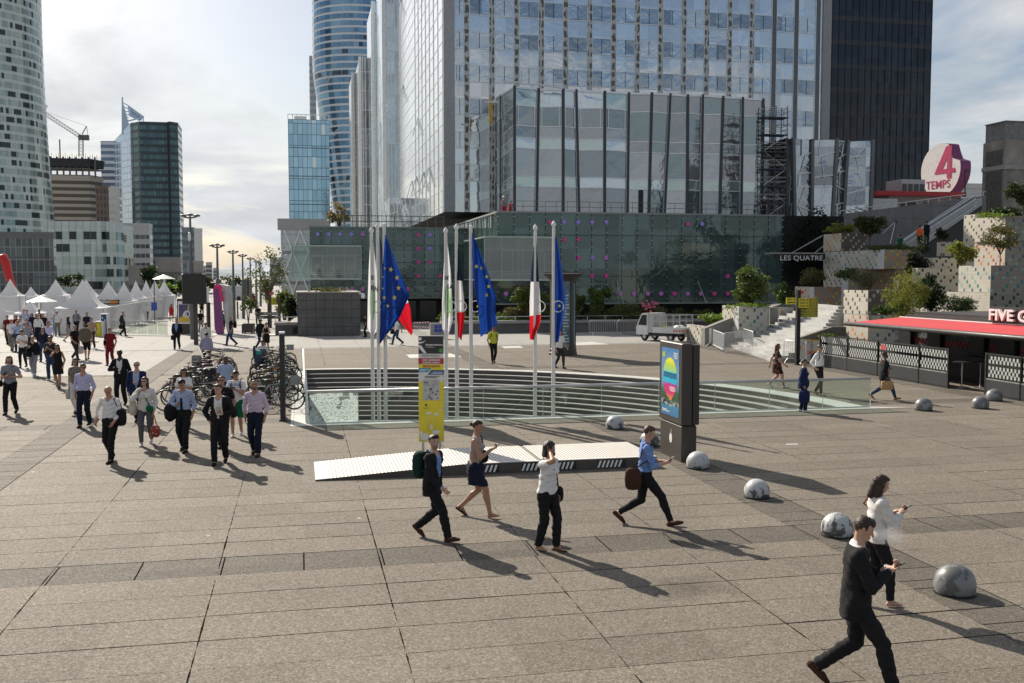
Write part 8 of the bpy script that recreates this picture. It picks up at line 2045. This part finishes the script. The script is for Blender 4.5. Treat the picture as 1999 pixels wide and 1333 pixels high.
# left crowd (label, px, py, height, dir, stride, front, arms, top, colour, bottom, colour, shoe, skin, hair, hair colour, extras)
CROWD=[('curly haired woman in navy shirt and blue jeans among the left crowd',86,706,1.70,182,.3,'R','hh','roll','n','jeans','j','br','m','curly','b',dict(f=True)),('man in white t-shirt and black trousers looking down at his phone',46,718,1.78,184,.25,'R','Pp','tee','w','slim','k','k','m','short','k',dict(tilt=36)),('blonde woman in black top and grey trousers holding a phone',67,732,1.68,182,.25,'L','ph','jacket','k','trousers','gy','ws','l','short','y',dict(f=True,inner='k',tilt=15)),('bearded man in dark grey shirt and jeans reading a phone',102,742,1.80,180,.2,'R','pp','roll','dg','jeans','j','ws','m','short','b',dict(tilt=28,beard=.7,g=1.15)),('white bearded man in white shirt and khaki trousers with a strap across',24,684,1.78,186,.3,'L','hh','tee','w','trousers','kh','sb','r','short','g',dict(glasses=1,beard=.8)),('man in pale shirt and jeans with a diagonal bag strap',37,687,1.76,184,.3,'R','hh','roll','lb','jeans','j','k','m','short','k',dict(glasses=1)),('broad man in grey shirt behind the man in the white t-shirt',54,697,1.82,182,.2,'R','hh','roll','gy','trousers','k','k','m','short','k',dict(g=1.15)),('man in crisp white shirt and navy trousers in the middle of the left crowd',76,672,1.84,180,.25,'L','hh','shirt','w','trousers','n','k','r','short','d',{}),('man in light shirt with glasses behind the curly haired woman',96,691,1.78,178,.2,'R','hh','roll','li','trousers','k','k','m','short','k',dict(glasses=1)),('grey haired man with pale shirt and backpack straps in the left crowd',54,677,1.74,182,.2,'R','ss','tee','lb','trousers','kh','k','r','short','g',{}),('man in dark red t-shirt at the back of the left crowd',16,672,1.80,180,.2,'L','hh','tee','mr','trousers','k','k','m','short','k',{}),('man in white shirt holding his chin at the back of the left crowd',42,672,1.78,182,.2,'L','mh','shirt','W','trousers','k','k','m','short','k',{}),('woman in dark top behind the man with the white beard',33,665,1.68,184,.2,'R','hh','tee','mr','trousers','n','k','m','mid','k',dict(f=True)),('man in blue shirt standing farthest back in the left crowd',48,652,1.80,180,.2,'R','hh','shirt','li','trousers','k','k','l','short','d',{}),('dark haired man in pale blue shirt farthest back in the left crowd',54,654,1.82,182,.2,'L','hh','shirt','lb','trousers','n','k','l','short','k',{}),('long haired woman in dark clothes behind the crisp white shirt',64,660,1.70,180,.2,'R','hh','tee','n','trousers','k','k','m','long','k',dict(f=True)),('man in dark brown jacket at the right rear of the left crowd',78,655,1.86,180,.2,'R','hh','jacket','br','trousers','k','k','b','short','k',{}),('dark clothed man looking down behind the right side of the left crowd',86,664,1.78,176,.2,'L','hh','tee','k','trousers','k','k','r','buzz','k',dict(tilt=20)),('man in white tee and khaki trousers with a bag near the notice board',113,656,1.78,176,.2,'R','sh','tee','w','trousers','kh','br','m','bald','y',dict(g=1.1)),('woman with long dark hair and navy top walking away past the notice board',134,668,1.68,-60,.5,'R','hh','tee','n','skirt','gy','k','m','long','k',dict(f=True)),('man in grey t-shirt with backpack straps near the white tent',150,653,1.76,184,.2,'L','hh','tee','gy','trousers','k','k','m','short','k',{}),('tall man in navy t-shirt beside the yellow bin',171,664,1.84,184,.2,'L','hh','tee','n','trousers','k','k','m','short','k',{}),('man in beige t-shirt behind the backpacker',180,680,1.80,182,.3,'R','hh','tee','be','trousers','br','dg','m','short','b',{}),('older man in dark suit with briefcase walking right by the glass railing',240,656,1.80,-95,.45,'R','hh','jacket','dg','trousers','k','k','m','buzz','g',dict(inner='w')),('man in dark suit and bright blue shirt carrying a briefcase',346,682,1.80,184,.4,'R','hh','jacket','k','trousers','k','k','m','short','k',dict(inner='b')),('heavy woman in lavender sweater seen from behind beside the bicycles',404,720,1.66,5,.1,'R','hh','blouse','lv','trousers','k','k','m','bun','k',dict(f=True,g=1.45)),('person in white top printed red walking towards the camera',402,691,1.72,200,.4,'R','hf','blouse','W','trousers','be','k','m','short','d',dict(glasses=1)),('bald man in black t-shirt and jeans with a backpack walking left',452,675,1.84,112,.55,'R','hh','tee','k','jeans','j','k','m','bald','b',{}),('man in dark jacket and jeans walking beside the woman in black dress',509,681,1.78,-20,.6,'R','hh','jacket','k','jeans','j','br','m','short','k',dict(inner='k')),('woman in black dress with white bag beside the man in jeans',521,688,1.66,150,.2,'R','hw','dress','k','none','k','sb','l','bun','k',dict(f=True)),('young man in black polo on the esplanade left of the square post',392,650,1.72,0,.3,'R','hh','tee','k','jeans','gy','k','m','short','k',{}),('man in teal t-shirt and black shorts walking away on the esplanade',435,651,1.70,0,.3,'L','hh','tee','te','shorts','k','k','m','short','k',{}),('man in dark clothes walking on the esplanade below the tall sign box',394,617,1.75,0,.3,'R','hh','tee','k','trousers','k','k','m','short','k',{}),('woman in red patterned dress walking on the pale esplanade',335,627,1.65,180,.3,'R','hh','dress','red','none','k','k','m','long','k',dict(f=True)),('man in white shirt and dark trousers walking away along the tents',286,629,1.72,0,.3,'L','hh','shirt','w','trousers','k','k','m','short','k',{}),('dark dressed cyclist or walker beyond the small planter tree',504,634,1.7,180,.3,'R','hh','tee','k','trousers','dg','k','m','short','k',{}),('small dark figure far down the esplanade right of the pink sign',494,592,1.75,0,.3,'R','hh','tee','k','trousers','k','k','m','short','k',{}),('small figure in red far down the esplanade between the lamps',497,598,1.75,180,.3,'R','hh','tee','mr','trousers','k','k','m','short','k',{}),('young dark skinned man sitting between the two groups of bicycles',442,800,1.70,190,.1,'R','hh','tee','lb','jeans','j','k','b','buzz','k',{}),('long haired woman with glasses and white t-shirt looking at a phone by the bikes',362,836,1.68,184,.1,'R','pp','tee','w','trousers','k','k','m','long','b',dict(f=True,glasses=1,tilt=22)),('woman in white top leaning over a grey bag on the bicycles',513,742,1.66,200,.1,'R','pp','tee','W','trousers','k','k','m','bun','k',dict(f=True,tilt=35,lean=0.1)),('man in white t-shirt and jeans with dark bag walking left behind the flags',776,673,1.76,100,.6,'R','fb','tee','w','jeans','j','br','m','short','k',{}),('seated looking dark figure by the concrete block',714,658,1.5,90,.1,'R','hh','tee','k','trousers','k','k','m','short','k',{}),('man in yellow t-shirt and black trousers walking in front of the planter wall',963,709,1.80,196,.3,'R','hb','tee','yl','slim','k','k','m','short','k',dict(glasses=1)),('person in white t-shirt and dark trousers behind the rightmost flag',1092,719,1.78,215,.4,'L','hf','tee','w','slim','dg','k','m','short','k',{}),('woman in black flowered dress with wavy red brown hair walking right',1516,757,1.70,-100,.5,'R','fb','dress','k','none','k','W','r','long','r',dict(f=2,pat=(.35,.10,.08))),('woman in navy jacket and white top with sunglasses on the stairs side',1567,804,1.64,-112,.15,'R','hh','jacket','N','trousers','n','ws','m','bun','k',dict(f=True,g=1.2,glasses=1,inner='w',look=-15)),('man in white shirt with backpack straps, hands in his pockets',1597,772,1.82,-140,.35,'R','kk','shirt','w','slim','k','kh','m','short','k',dict(glasses=1,look=-25)),('woman in dark beret and black cardigan with a paper bag walking right',1724,780,1.72,-95,.75,'R','hw','jacket','k','slim','j','tan','b','cap','k',dict(f=True,inner='gy')),('worker in orange vest at the bottom of the escalator',1795,486,1.75,-60,.1,'R','hh','tee','or','trousers','k','k','m','short','k',dict(Y=73)),('dark clothed person riding up the escalator above the orange vest',1808,478,1.75,-60,.1,'R','hf','jacket','k','trousers','k','k','m','cap','k',dict(Y=73.4,inner='k')),('person in green top at the left foot of the escalator',1757,503,1.70,-60,.1,'R','hh','tee','gr','trousers','k','k','m','short','k',dict(Y=73)),('worker with white helmet and red vest at the left corner of the podium roof',984,425,1.75,170,.1,'R','pp','tee','gy','trousers','red','k','m','buzz','g',dict(Y=82.5)),('crouching worker in red vest beside the white helmeted worker',997,428,1.5,180,.1,'R','pp','tee','red','trousers','red','k','m','buzz','g',dict(Y=82.5)),('worker standing at the foot of the scaffold on the podium roof',1491,423,1.7,180,.1,'R','hh','tee','dg','trousers','k','k','m','buzz','g',dict(Y=90)),]
JJ={}
for(lb,px_,py_,h_,hd_,s_,fr,ar,tp_,tc_,bt_,bc_,sh_,sk_,hr_,hc_,ex_)in CROWD:
 JJ[px_,py_]=person(lb,px_,py_,h_,hd_,s_,fr,ar,tp_,tc_,bt_,bc_,sh_,sk_,hr_,hc_,**ex_)
shoulder_bag(JJ[24,684],-1,'dark bag with diagonal strap on the white bearded man','k',(0.06,0.12,0.12),z=-0.05,cross=True);shoulder_bag(JJ[37,687],1,'dark bag with diagonal strap on the man in jeans','k',(0.05,0.10,0.10),z=-0.05,cross=True)
shoulder_bag(JJ[67,732],1,'large black handbag of the blonde woman','k',(0.12,0.14,0.14),z=0.02,y=0.1,x=0.0)
bag(JJ[240,656],1,'black briefcase of the older man in dark suit','k',(0.06,0.22,0.15),0.22,'briefcase');bag(JJ[346,682],1,'dark briefcase of the man in the bright blue shirt','k',(0.05,0.18,0.14),0.2,'briefcase')
backpack(JJ[452,675],'dark backpack of the bald man in jeans','k');backpack(JJ[963,709],'dark backpack of the man in the yellow t-shirt','sb');backpack(JJ[1597,772],'dark backpack of the man with hands in pockets','n',(0.13,0.08,0.2));backpack(JJ[54,677],'blue backpack of the grey haired man','n');backpack(JJ[150,653],'dark backpack of the man in grey t-shirt','n')
bag(JJ[1567,804],1,'navy blue cloth bag carried by the woman in the navy jacket','N',(0.10,0.17,0.20),0.32,'cloth_bag');shoulder_bag(JJ[1567,804],-1,'black crossbody bag of the woman in the navy jacket','k',(0.06,0.14,0.15),z=0.0,cross=True)
bag(JJ[1724,780],1,'brown paper bag carried by the woman in the beret',(0.42,0.26,0.13),(0.07,0.20,0.15),0.27,'paper_bag');shoulder_bag(JJ[1724,780],-1,'orange handbag of the woman in the beret',(0.50,0.09,0.02),(0.06,0.13,0.10),z=0.06,y=0.12)
bag(JJ[776,673],1,'dark bag of the man walking left behind the flags','k',(0.05,0.14,0.16),0.1);shoulder_bag(JJ[521,688],1,'white bag of the woman in black dress','W',(0.05,0.1,0.12),z=0.05);bag(JJ[513,742],1,'grey bag held over the bicycles','gg',(0.2,0.18,0.16),0.05,handle=False)
for kx,hc3,lb in(((984,425),m_white,'white hard hat of the roof worker on the podium corner'),((997,428),M((0.03,0.35,0.45),0.4),'turquoise hard hat of the crouching roof worker'),((1491,423),m_white,'white hard hat of the worker by the scaffold')):
 J=JJ[kx];mb=MB();c=J['H'](0,0,0.15);mb.lathe([(0.13,0),(0.11,0.03),(0.09,0.08),(0.001,0.11)],12,tuple(c));carried(J,mb,'hard_hat',hc3,lb,'hard hat')
q=at(1722,1050,9.6)
mb=MB();mb.blob((0,0,0),(0.17,0.12,0.11),8,1.0)
o=mb.build('smoke',[]);o.location=q+Vector((0.08,0,0.02));tag(o,'faint puff of smoke in front of the face of the nearest man','smoke',kind='stuff')
t=NT('smoke');t.t.nodes.remove(t.b);v=t.n('ShaderNodeVolumePrincipled');v.inputs['Color'].default_value=(0.95,0.95,0.97,1)
_l=t.n('ShaderNodeVectorMath',operation='LENGTH');_mp=t.n('ShaderNodeVectorMath',operation='MULTIPLY');t.put(_mp.inputs[0],t.obj());_mp.inputs[1].default_value=(5.9,8.3,9.0);t.t.links.new(_mp.outputs[0],_l.inputs[0])
t.put(v.inputs['Density'],t.math('MULTIPLY',t.math('MULTIPLY',t.math('SUBTRACT',1.0,_l.outputs['Value'],clamp=True),t.noise(14,4,0.7)),9.0));t.t.links.new(v.outputs[0],t.o.inputs['Volume'])
o.data.materials.append(t.m)
# bicycles
def bicycle(label,loc,rot,fc=(0.03,0.03,0.035),extra=None):
 t=local('bicycle',label,'bicycle',loc,rot,'bicycles parked in the two racks');Rw=0.34;mf=M(fc,0.35,0.2,name='frame_paint')
 for x_ in(-0.53,0.53):
  mb=MB();mb.torus((x_,0,Rw),(0,1,0),Rw-0.018,0.018,22,5);w_=mb.build('wheel',m_black,t)
  mb=MB();mb.torus((x_,0,Rw),(0,1,0),Rw-0.042,0.008,20,4)
  for k in range(9):a=math.pi*k/9;mb.bar((x_-0.3*math.cos(a),0,Rw-0.3*math.sin(a)),(x_+0.3*math.cos(a),0,Rw+0.3*math.sin(a)),0.004)
  mb.build('rim',M((0.16,0.16,0.165),0.4,0.5),w_)
  mb=MB();mb.torus((x_,0,Rw),(0,1,0),Rw+0.02,0.012,10,4,200 if x_<0 else 240,330);mb.build('mudguard',m_dark,t)
 mb=MB();bb,st,hd,ht=(-0.08,0,0.30),(-0.22,0,0.80),(0.36,0,0.86),(0.40,0,0.70)
 for a,b in((bb,st),(st,hd),(bb,ht),(bb,(-0.53,0,Rw)),(st,(-0.53,0,Rw)),(hd,ht)):mb.tube([a,b],0.017,5)
 mb.build('frame',mf,t);mb=MB();mb.tube([ht,(0.47,0,0.52),(0.53,0,Rw)],0.014,5);mb.build('fork',mf,t)
 mb=MB();mb.tube([hd,(0.34,0,1.0)],0.014,5);mb.tube([(0.22,-0.28,1.03),(0.38,-0.2,1.02),(0.36,0,1.0),(0.38,0.2,1.02),(0.22,0.28,1.03)],0.014,5);mb.build('handlebar',m_dark,t)
 mb=MB();mb.tube([st,(-0.24,0,0.92)],0.013,5);mb.blob((-0.25,0,0.95),(0.14,0.075,0.035),5,0.9);mb.build('saddle',m_black,t)
 mb=MB();mb.torus((-0.08,0.03,0.30),(0,1,0),0.085,0.01,14,4);mb.bar((-0.08,0.06,0.30),(-0.02,0.08,0.15),0.02);mb.bar((-0.08,-0.06,0.30),(-0.14,-0.08,0.45),0.02);mb.build('crankset',m_dark,t)
 mb=MB();mb.box(-0.72,-0.34,-0.06,0.06,0.74,0.755);mb.bar((-0.68,0.05,0.74),(-0.54,0.05,Rw),0.01);mb.bar((-0.68,-0.05,0.74),(-0.54,-0.05,Rw),0.01);mb.build('rack',m_dark,t)
 if extra=='box':mb=MB();mb.bev(-0.76,-0.34,-0.17,0.17,0.77,1.02,0.05);mb.build('top_case',m_black,t)
 if extra in('basket','front'):
  x0=0.42 if extra=='front' else-0.7;mb=MB();mb.box(x0,x0+0.30,-0.17,-0.16,0.82,1.06);mb.box(x0,x0+0.30,0.16,0.17,0.82,1.06);mb.box(x0,x0+0.01,-0.17,0.17,0.82,1.06);mb.box(x0+0.29,x0+0.30,-0.17,0.17,0.82,1.06);mb.box(x0,x0+0.3,-0.17,0.17,0.81,0.82);mb.build('basket',M((0.25,0.25,0.25),0.6,var=0.4,sc=40),t)
 if extra=='seat':mb=MB();mb.blob((-0.52,0,0.95),(0.16,0.17,0.20),6,0.7);mb.blob((-0.66,0,1.22),(0.05,0.17,0.24),6,0.7);mb.build('child_seat',M((0.02,0.04,0.07),0.6),t);mb=MB();mb.blob((-0.50,0,1.15),(0.13,0.15,0.12),5);mb.build('seat_cover',M((0.02,0.25,0.24),0.7),t)
 return t
bp=bicycle('black bicycle at the very front of the left rack beside the rack post',(0,0,0),0)
def place(o,x,y,r):o.location=(x,y,0);o.rotation_euler=(random.Random(int(x*97+y*13)).uniform(-0.07,0.07),0,r)
rn=random.Random(77)
first=True
for gi,(pa,pb,nb_)in enumerate((((362,802),(424,728),14),((540,800),(536,718),15))):
 a,b=G(*pa),G(*pb)
 for i in range(nb_):
  p=a.lerp(b,i/(nb_-1));r=R(6)+rn.uniform(-0.10,0.10)+(math.pi if rn.random()<0.4 else 0);x_=p.x+rn.uniform(-0.16,0.16)
  sp={(0,4):('box',(0.03,0.03,0.03),'bicycle with a black top case, in the left rack'),(0,9):('basket',(0.25,0.02,0.02),'red framed bicycle with a rear basket, far end of the left rack'),(1,0):('front',(0.30,0.32,0.33),'silver bicycle with a front basket, nearest in the right rack'),(1,3):(None,(0.10,0.28,0.26),'pale green bicycle in the right rack'),(1,8):('seat',(0.03,0.03,0.03),'bicycle with a blue child seat and teal cover, in the right rack'),(1,14):('front',(0.03,0.03,0.03),'bicycle with a wire basket at the far end of the right rack'),(1,5):(None,(0.5,0.25,0.02),'bicycle with an orange frame in the right rack')}.get((gi,i))
  if sp:o=bicycle(sp[2],(0,0,0),0,sp[1],sp[0]);r=R(6)+(math.pi if sp[0]in('box',)else 0)
  elif first:o=bp;first=False
  else:o=copy_tree(bp);o['label']='plain dark bicycle packed among the others in the %s rack'%('left','right')[gi]
  place(o,x_,p.y,r)
for x_,y_,lb in((345,787,'brown rack post at the near end of the left bicycles'),(524,786,'brown rack post at the near end of the right bicycles')):
 q=G(x_,y_);t=local('rack_post',lb,'rack post',(q.x,q.y,0),TH);mb=MB();mb.bev(-0.10,0.10,-0.10,0.10,0.03,0.95,0.02);mb.build('post',M((0.07,0.045,0.03),0.6),t);mb=MB();mb.box(-0.06,0.06,0,7.5,0.0,0.06);mb.build('ground_rail',m_brown,t)
 # tents
m_tent=NT('tent_canvas');_n=m_tent.noise(1.2,3);m_tent.bump(m_tent.noise(2.5,3),0.2,0.05)
_c=m_tent.mix(_n,(0.62,0.63,0.66),(0.76,0.76,0.77));m_tent.put(m_tent.b.inputs['Base Color'],_c);m_tent.b.inputs['Roughness'].default_value=0.6
_tl=m_tent.n('ShaderNodeBsdfTranslucent');m_tent.put(_tl.inputs[0],_c);_ms=m_tent.n('ShaderNodeMixShader');_ms.inputs[0].default_value=0.4
m_tent.t.links.new(m_tent.b.outputs[0],_ms.inputs[1]);m_tent.t.links.new(_tl.outputs[0],_ms.inputs[2]);m_tent.t.links.new(_ms.outputs[0],m_tent.o.inputs[0]);m_tent=m_tent.m
def tent(label,pk,ypk,xl,xr,ye,yg,rot=12,wall=True):
 q=G((xl+xr)/2,yg);kk=q.y/FPX;hw_=(xr-xl)*kk/2/1.2;zp,ze=at(pk,ypk,q.y).z,at(pk,ye,q.y).z
 t=local('tent',label,'tent',(q.x,q.y+hw_,0),R(rot),'white pointed festival tents');mb=MB();n=9;m_=8
 vs=[]
 for i in range(n+1):
  f=i/n;r=hw_*(f**0.95);z_=ze+(zp-ze)*((1-f)**1.9)
  for s_,(ax,ay,bx,by)in enumerate(((-1,-1,1,-1),(1,-1,1,1),(1,1,-1,1),(-1,1,-1,-1))):
   for j in range(m_):g=j/m_;sag=0.06*hw_*math.sin(math.pi*g)*f;vs.append(((ax+(bx-ax)*g)*r,(ay+(by-ay)*g)*r,z_-sag*0.8+0.05))
 N4=4*m_;fs=[]
 for i in range(n):
  for j in range(N4):l=(j+1)%N4;fs.append((i*N4+j,i*N4+l,(i+1)*N4+l,(i+1)*N4+j))
 mb.add(vs,fs);mb.build('canopy',m_tent,t,smooth='auto')
 mb=MB();
 for(ax,ay,bx,by)in((-1,-1,1,-1),(1,-1,1,1),(1,1,-1,1),(-1,1,-1,-1)):mb.quad((ax*hw_,ay*hw_,ze),(bx*hw_,by*hw_,ze),(bx*hw_,by*hw_,ze-0.25),(ax*hw_,ay*hw_,ze-0.25))
 mb.build('valance',m_tent,t)
 for a in(-1,1):
  for b in(-1,1):mb=MB();mb.tube([(a*hw_*0.98,b*hw_*0.98,0),(a*hw_*0.98,b*hw_*0.98,ze)],0.05,5);mb.build('pole',m_metal,t)
 if wall:
  for(ax,ay,bx,by)in((-1,-1,1,-1),(1,-1,1,1),(-1,1,-1,-1)):mb=MB();mb.quad((ax*hw_*.97,ay*hw_*.97,0.05),(bx*hw_*.97,by*hw_*.97,0.05),(bx*hw_*.97,by*hw_*.97,ze-0.2),(ax*hw_*.97,ay*hw_*.97,ze-0.2));mb.build('side_wall',m_tent,t)
 return t
for a in[('white tent cut by the left edge',12,545,-14,38,578,640),('small white tent between the two left tents',56,560,40,72,578,634),('wide white tent behind the flat parasol',99,546,73,128,577,632),('tall white tent rising behind the big front tent',163,546,125,192,582,632),('big white front tent with white walls',147,546,91,199,602,652),('white tent over the grill stand',202,550,174,233,584,632),('slim white tent right of the grill tent',221,551,208,262,588,634),('white tent in the middle of the right row',257,548,238,282,582,626),('white tent third from the right end of the row',277,547,262,300,580,622),('white tent second from the right end of the row',292,547,276,318,579,620),('last white tent at the right end of the row',306,548,292,338,577,619),('low white pop up tent in front of the green stalls',48,588,19,78,612,650,12,False)]:tent(*a)
gt=thing('grill_stall','dark grill stall front with white lettering and orange emblem','stall',(*uv(G(205,634)),0));v_=uv(G(205,634))[1]
def W3(x,y_,dv=0):u_,z_=hitV(x,y_,v_+dv);return(u_,v_+dv,z_)
a,b=W3(176,585,-0.3),W3(233,594,-0.3);mb=MB();mb.box(a[0],b[0],v_-0.35,v_-0.2,b[2],a[2]);mb.build('sign_board',M((0.03,0.022,0.018),0.5),gt)
tx=text('la Grillade',0.42,TM((W3(180,592)[0],v_-0.36,b[2]+0.12),(1,0,0)),mW,gt,ext=0.004,bold=0.008)
mb=MB();c_=W3(222,589.5,-0.4);mb.blob(c_,(0.4,0.04,0.14),4);mb.build('emblem',M((0.6,0.22,0.04),0.5),gt)
a,b=W3(198,595),W3(232,632);mb=MB();mb.box(a[0],b[0],v_-0.1,v_+0.1,0,a[2]);mb.build('dark_interior',M((0.015,0.012,0.012),0.8),gt)
for(nm,lb,ct_,xa,ya,xb,yb,Y,dp,col)in[('orange_awning','orange roof panel between the tall tent and the grill tent','awning',160,570,181,583,88,0.4,(0.7,0.10,0.02)),('green_stall','dark green stall wall behind the left crowd','stall',-5,600,98,634,90,2,(0.012,0.06,0.03)),('notice_board','blue notice board with a pale frame in front of the big tent','notice board',103,613,139,634,74,0.1,(0.16,0.30,0.52)),('yellow_bin','bright yellow litter bin beside the blue map column','litter bin',186,629,199,655,68.5,0.5,(0.62,0.52,0.02)),('map_column','blue information column with white pictograms and a slanted top','information column',197,614,209,655,69,0.4,(0.03,0.06,0.22)),('banner','orange yellow printed banner hanging on the big front tent','banner',180,600,197,612,79.5,0.1,(0.60,0.30,0.03)),('stall_roofs','row of dark pitched stall roofs behind the flat parasol','stall',-5,588,118,600,96,3,(0.16,0.16,0.17)),('white_van','pale delivery van parked far down the esplanade','van',372,560,400,574,150,2,(0.55,0.55,0.55)),('white_van','small white van right of the pink sign far away','van',448,558,470,572,170,2,(0.5,0.5,0.52))]:
 a=at(xa,ya,Y);b=at(xb,yb,Y);t=local(nm,lb,ct_,(a.x,Y,0));mb=MB();w_,zt_,zb_=b.x-a.x,a.z,max(0,b.z)
 mb.bev(0,w_,0,dp,0 if nm not in('orange_awning','banner','stall_roofs')else zb_,zt_,min(0.08,dp*0.2));mb.build('panel' if dp<1 else 'body',M(col,0.5,var=0.25),t)
 if 'van' in nm:
  mb=MB();mb.box(0.05*w_,0.28*w_,-0.02,0.0,zt_*0.55,zt_*0.85);mb.build('windows',m_black,t)
  for f in(0.2,0.8):mb=MB();mb.tube([(w_*f,-0.05,0.35),(w_*f,0.3,0.35)],0.36,10);mb.build('wheel',m_black,t)
 if nm in('notice_board','map_column','yellow_bin'):
  mb=MB();e=0.07;mb.box(-e,0,-0.03,dp,0,zt_+e);mb.box(w_,w_+e,-0.03,dp,0,zt_+e);mb.box(0,w_,-0.03,dp,zt_,zt_+e);mb.build('frame',m_white,t)
 if nm=='map_column':
  mb=MB();[mb.box(0.06+0.16*(i%2),0.15+0.16*(i%2),-0.04,-0.02,0.6+0.16*i,0.69+0.16*i)for i in range(5)];mb.build('pictograms',mW,t)
 if nm=='stall_roofs':
  mb=MB()
  for i in range(9):x_=w_*i/9;mb.add([(x_,-0.4,zb_),(x_+w_/9,-0.4,zb_),(x_+w_/9,3,zb_),(x_,3,zb_),(x_+w_/18,1.2,zt_+0.5)],[(0,1,4),(1,2,4),(2,3,4),(3,0,4)])
  mb.build('roof',M((0.22,0.22,0.23),0.8,var=0.3),t)
pr_s=G(38,640);t=local('parasol','flat white parasol in front of the wide tent','parasol',(pr_s.x,84,0));zq=at(38,583,84).z
mb=MB();mb.lathe([(1.3,zq-0.25),(0.02,zq+0.25)],8,cap=False);mb.build('canopy',m_white,t);mb=MB();mb.tube([(0,0,0),(0,0,zq)],0.04,5);mb.build('pole',m_white,t)
t=local('parasol','flat white parasol rising above the right end of the tents','parasol',(at(320,538,110).x,110,0));zq=at(320,540,110).z
mb=MB();mb.lathe([(1.3,zq-0.25),(0.02,zq+0.25)],8,cap=False);mb.build('canopy',m_white,t);mb=MB();mb.tube([(0,0,0),(0,0,zq)],0.04,5);mb.build('pole',m_white,t)
mb=MB();mb.tube([at(x,y_,118)for x,y_ in((-14,520),(-4,505),(6,503),(12,515),(16,535),(22,552),(29,566),(30,585))],[0.3,0.5,0.6,0.55,0.5,0.4,0.3,0.3],8);solo(mb,'red_sculpture',M((0.50,0.015,0.015),0.45),'tall curved red sculpture at the left edge behind the tents','sculpture',smooth=True)
for i,(xa,ya,xb,yb)in enumerate(((210,652,232,645),(232,645,254,638),(254,638,276,632),(276,632,300,626),(300,626,320,621))):barrier('mesh barrier beside the tents, %s from the left'%('first','second','third','fourth','fifth')[i],xa,ya,xb,yb,group='mesh barriers along the right tents',hgt=1.9)
lg=local('glass_parapet','low glass parapet round the left stair opening behind the walking older man','railing',(0,0,0))
a,b=G(209,652),G(328,655);mb=MB();mb.tube([a+Vector((0,0,1)),b+Vector((0,0,1))],0.04,6);mb.build('handrail',m_galv,lg)
for i in range(6):p,q=a.lerp(b,i/6+0.004),a.lerp(b,(i+1)/6-0.004);mb=MB();mb.quad(p+Vector((0,0,.05)),q+Vector((0,0,.05)),q+Vector((0,0,.95)),p+Vector((0,0,.95)));mb.build('glass_pane',clear_glass('parapet_glass',(0.62,0.68,0.62),0.1),lg)
for(x_,y_,w_,h_,Y,c,n,ls,lb)in[(293,560,34,50,120,DG,900,0.35,'dark round tree behind the right tents'),(336,590,50,56,140,(0.03,0.05,0.022),900,0.4,'dark green trees behind the tall sign box'),(470,575,46,36,190,(0.03,0.045,0.02),700,0.5,'far dark trees left of the planter tree'),(405,572,40,34,200,(0.035,0.05,0.022),600,0.5,'far dark trees right of the tall sign box'),(440,566,60,30,260,(0.04,0.055,0.03),600,0.6,'farthest tree clump on the esplanade axis'),(520,590,30,50,150,(0.05,0.06,0.03),500,0.4,'tree clump behind the yellow direction sign'),(556,625,46,58,76,(0.10,0.12,0.03),1200,0.18,'yellow green bush behind the bench end'),(565,628,36,56,74,DG,800,0.18,'dark bush against the square concrete block'),(662,440,56,46,100,(0.16,0.12,0.06),900,0.22,'brownish bush on the roof of the left podium'),(140,560,60,26,150,DG,500,0.45,'dark trees between the tents and the curved block'),(318,575,60,22,130,(0.10,0.17,0.03),500,0.35,'bright green planting behind the last tents')]:
 plant('tree' if Y>90 else 'bush',lb,'tree' if Y>90 else 'bush',x_,y_,w_,h_,Y,c,n,ls,seed=int(x_),trunk=0.06)
plant('tree','thin open tree with sparse leaves in front of the lattice building','tree',524,640,100,172,81,(0.07,0.085,0.03),700,0.22,0.07,61,crown_h=0.66,nclump=30,stems=10,shell=0.2)
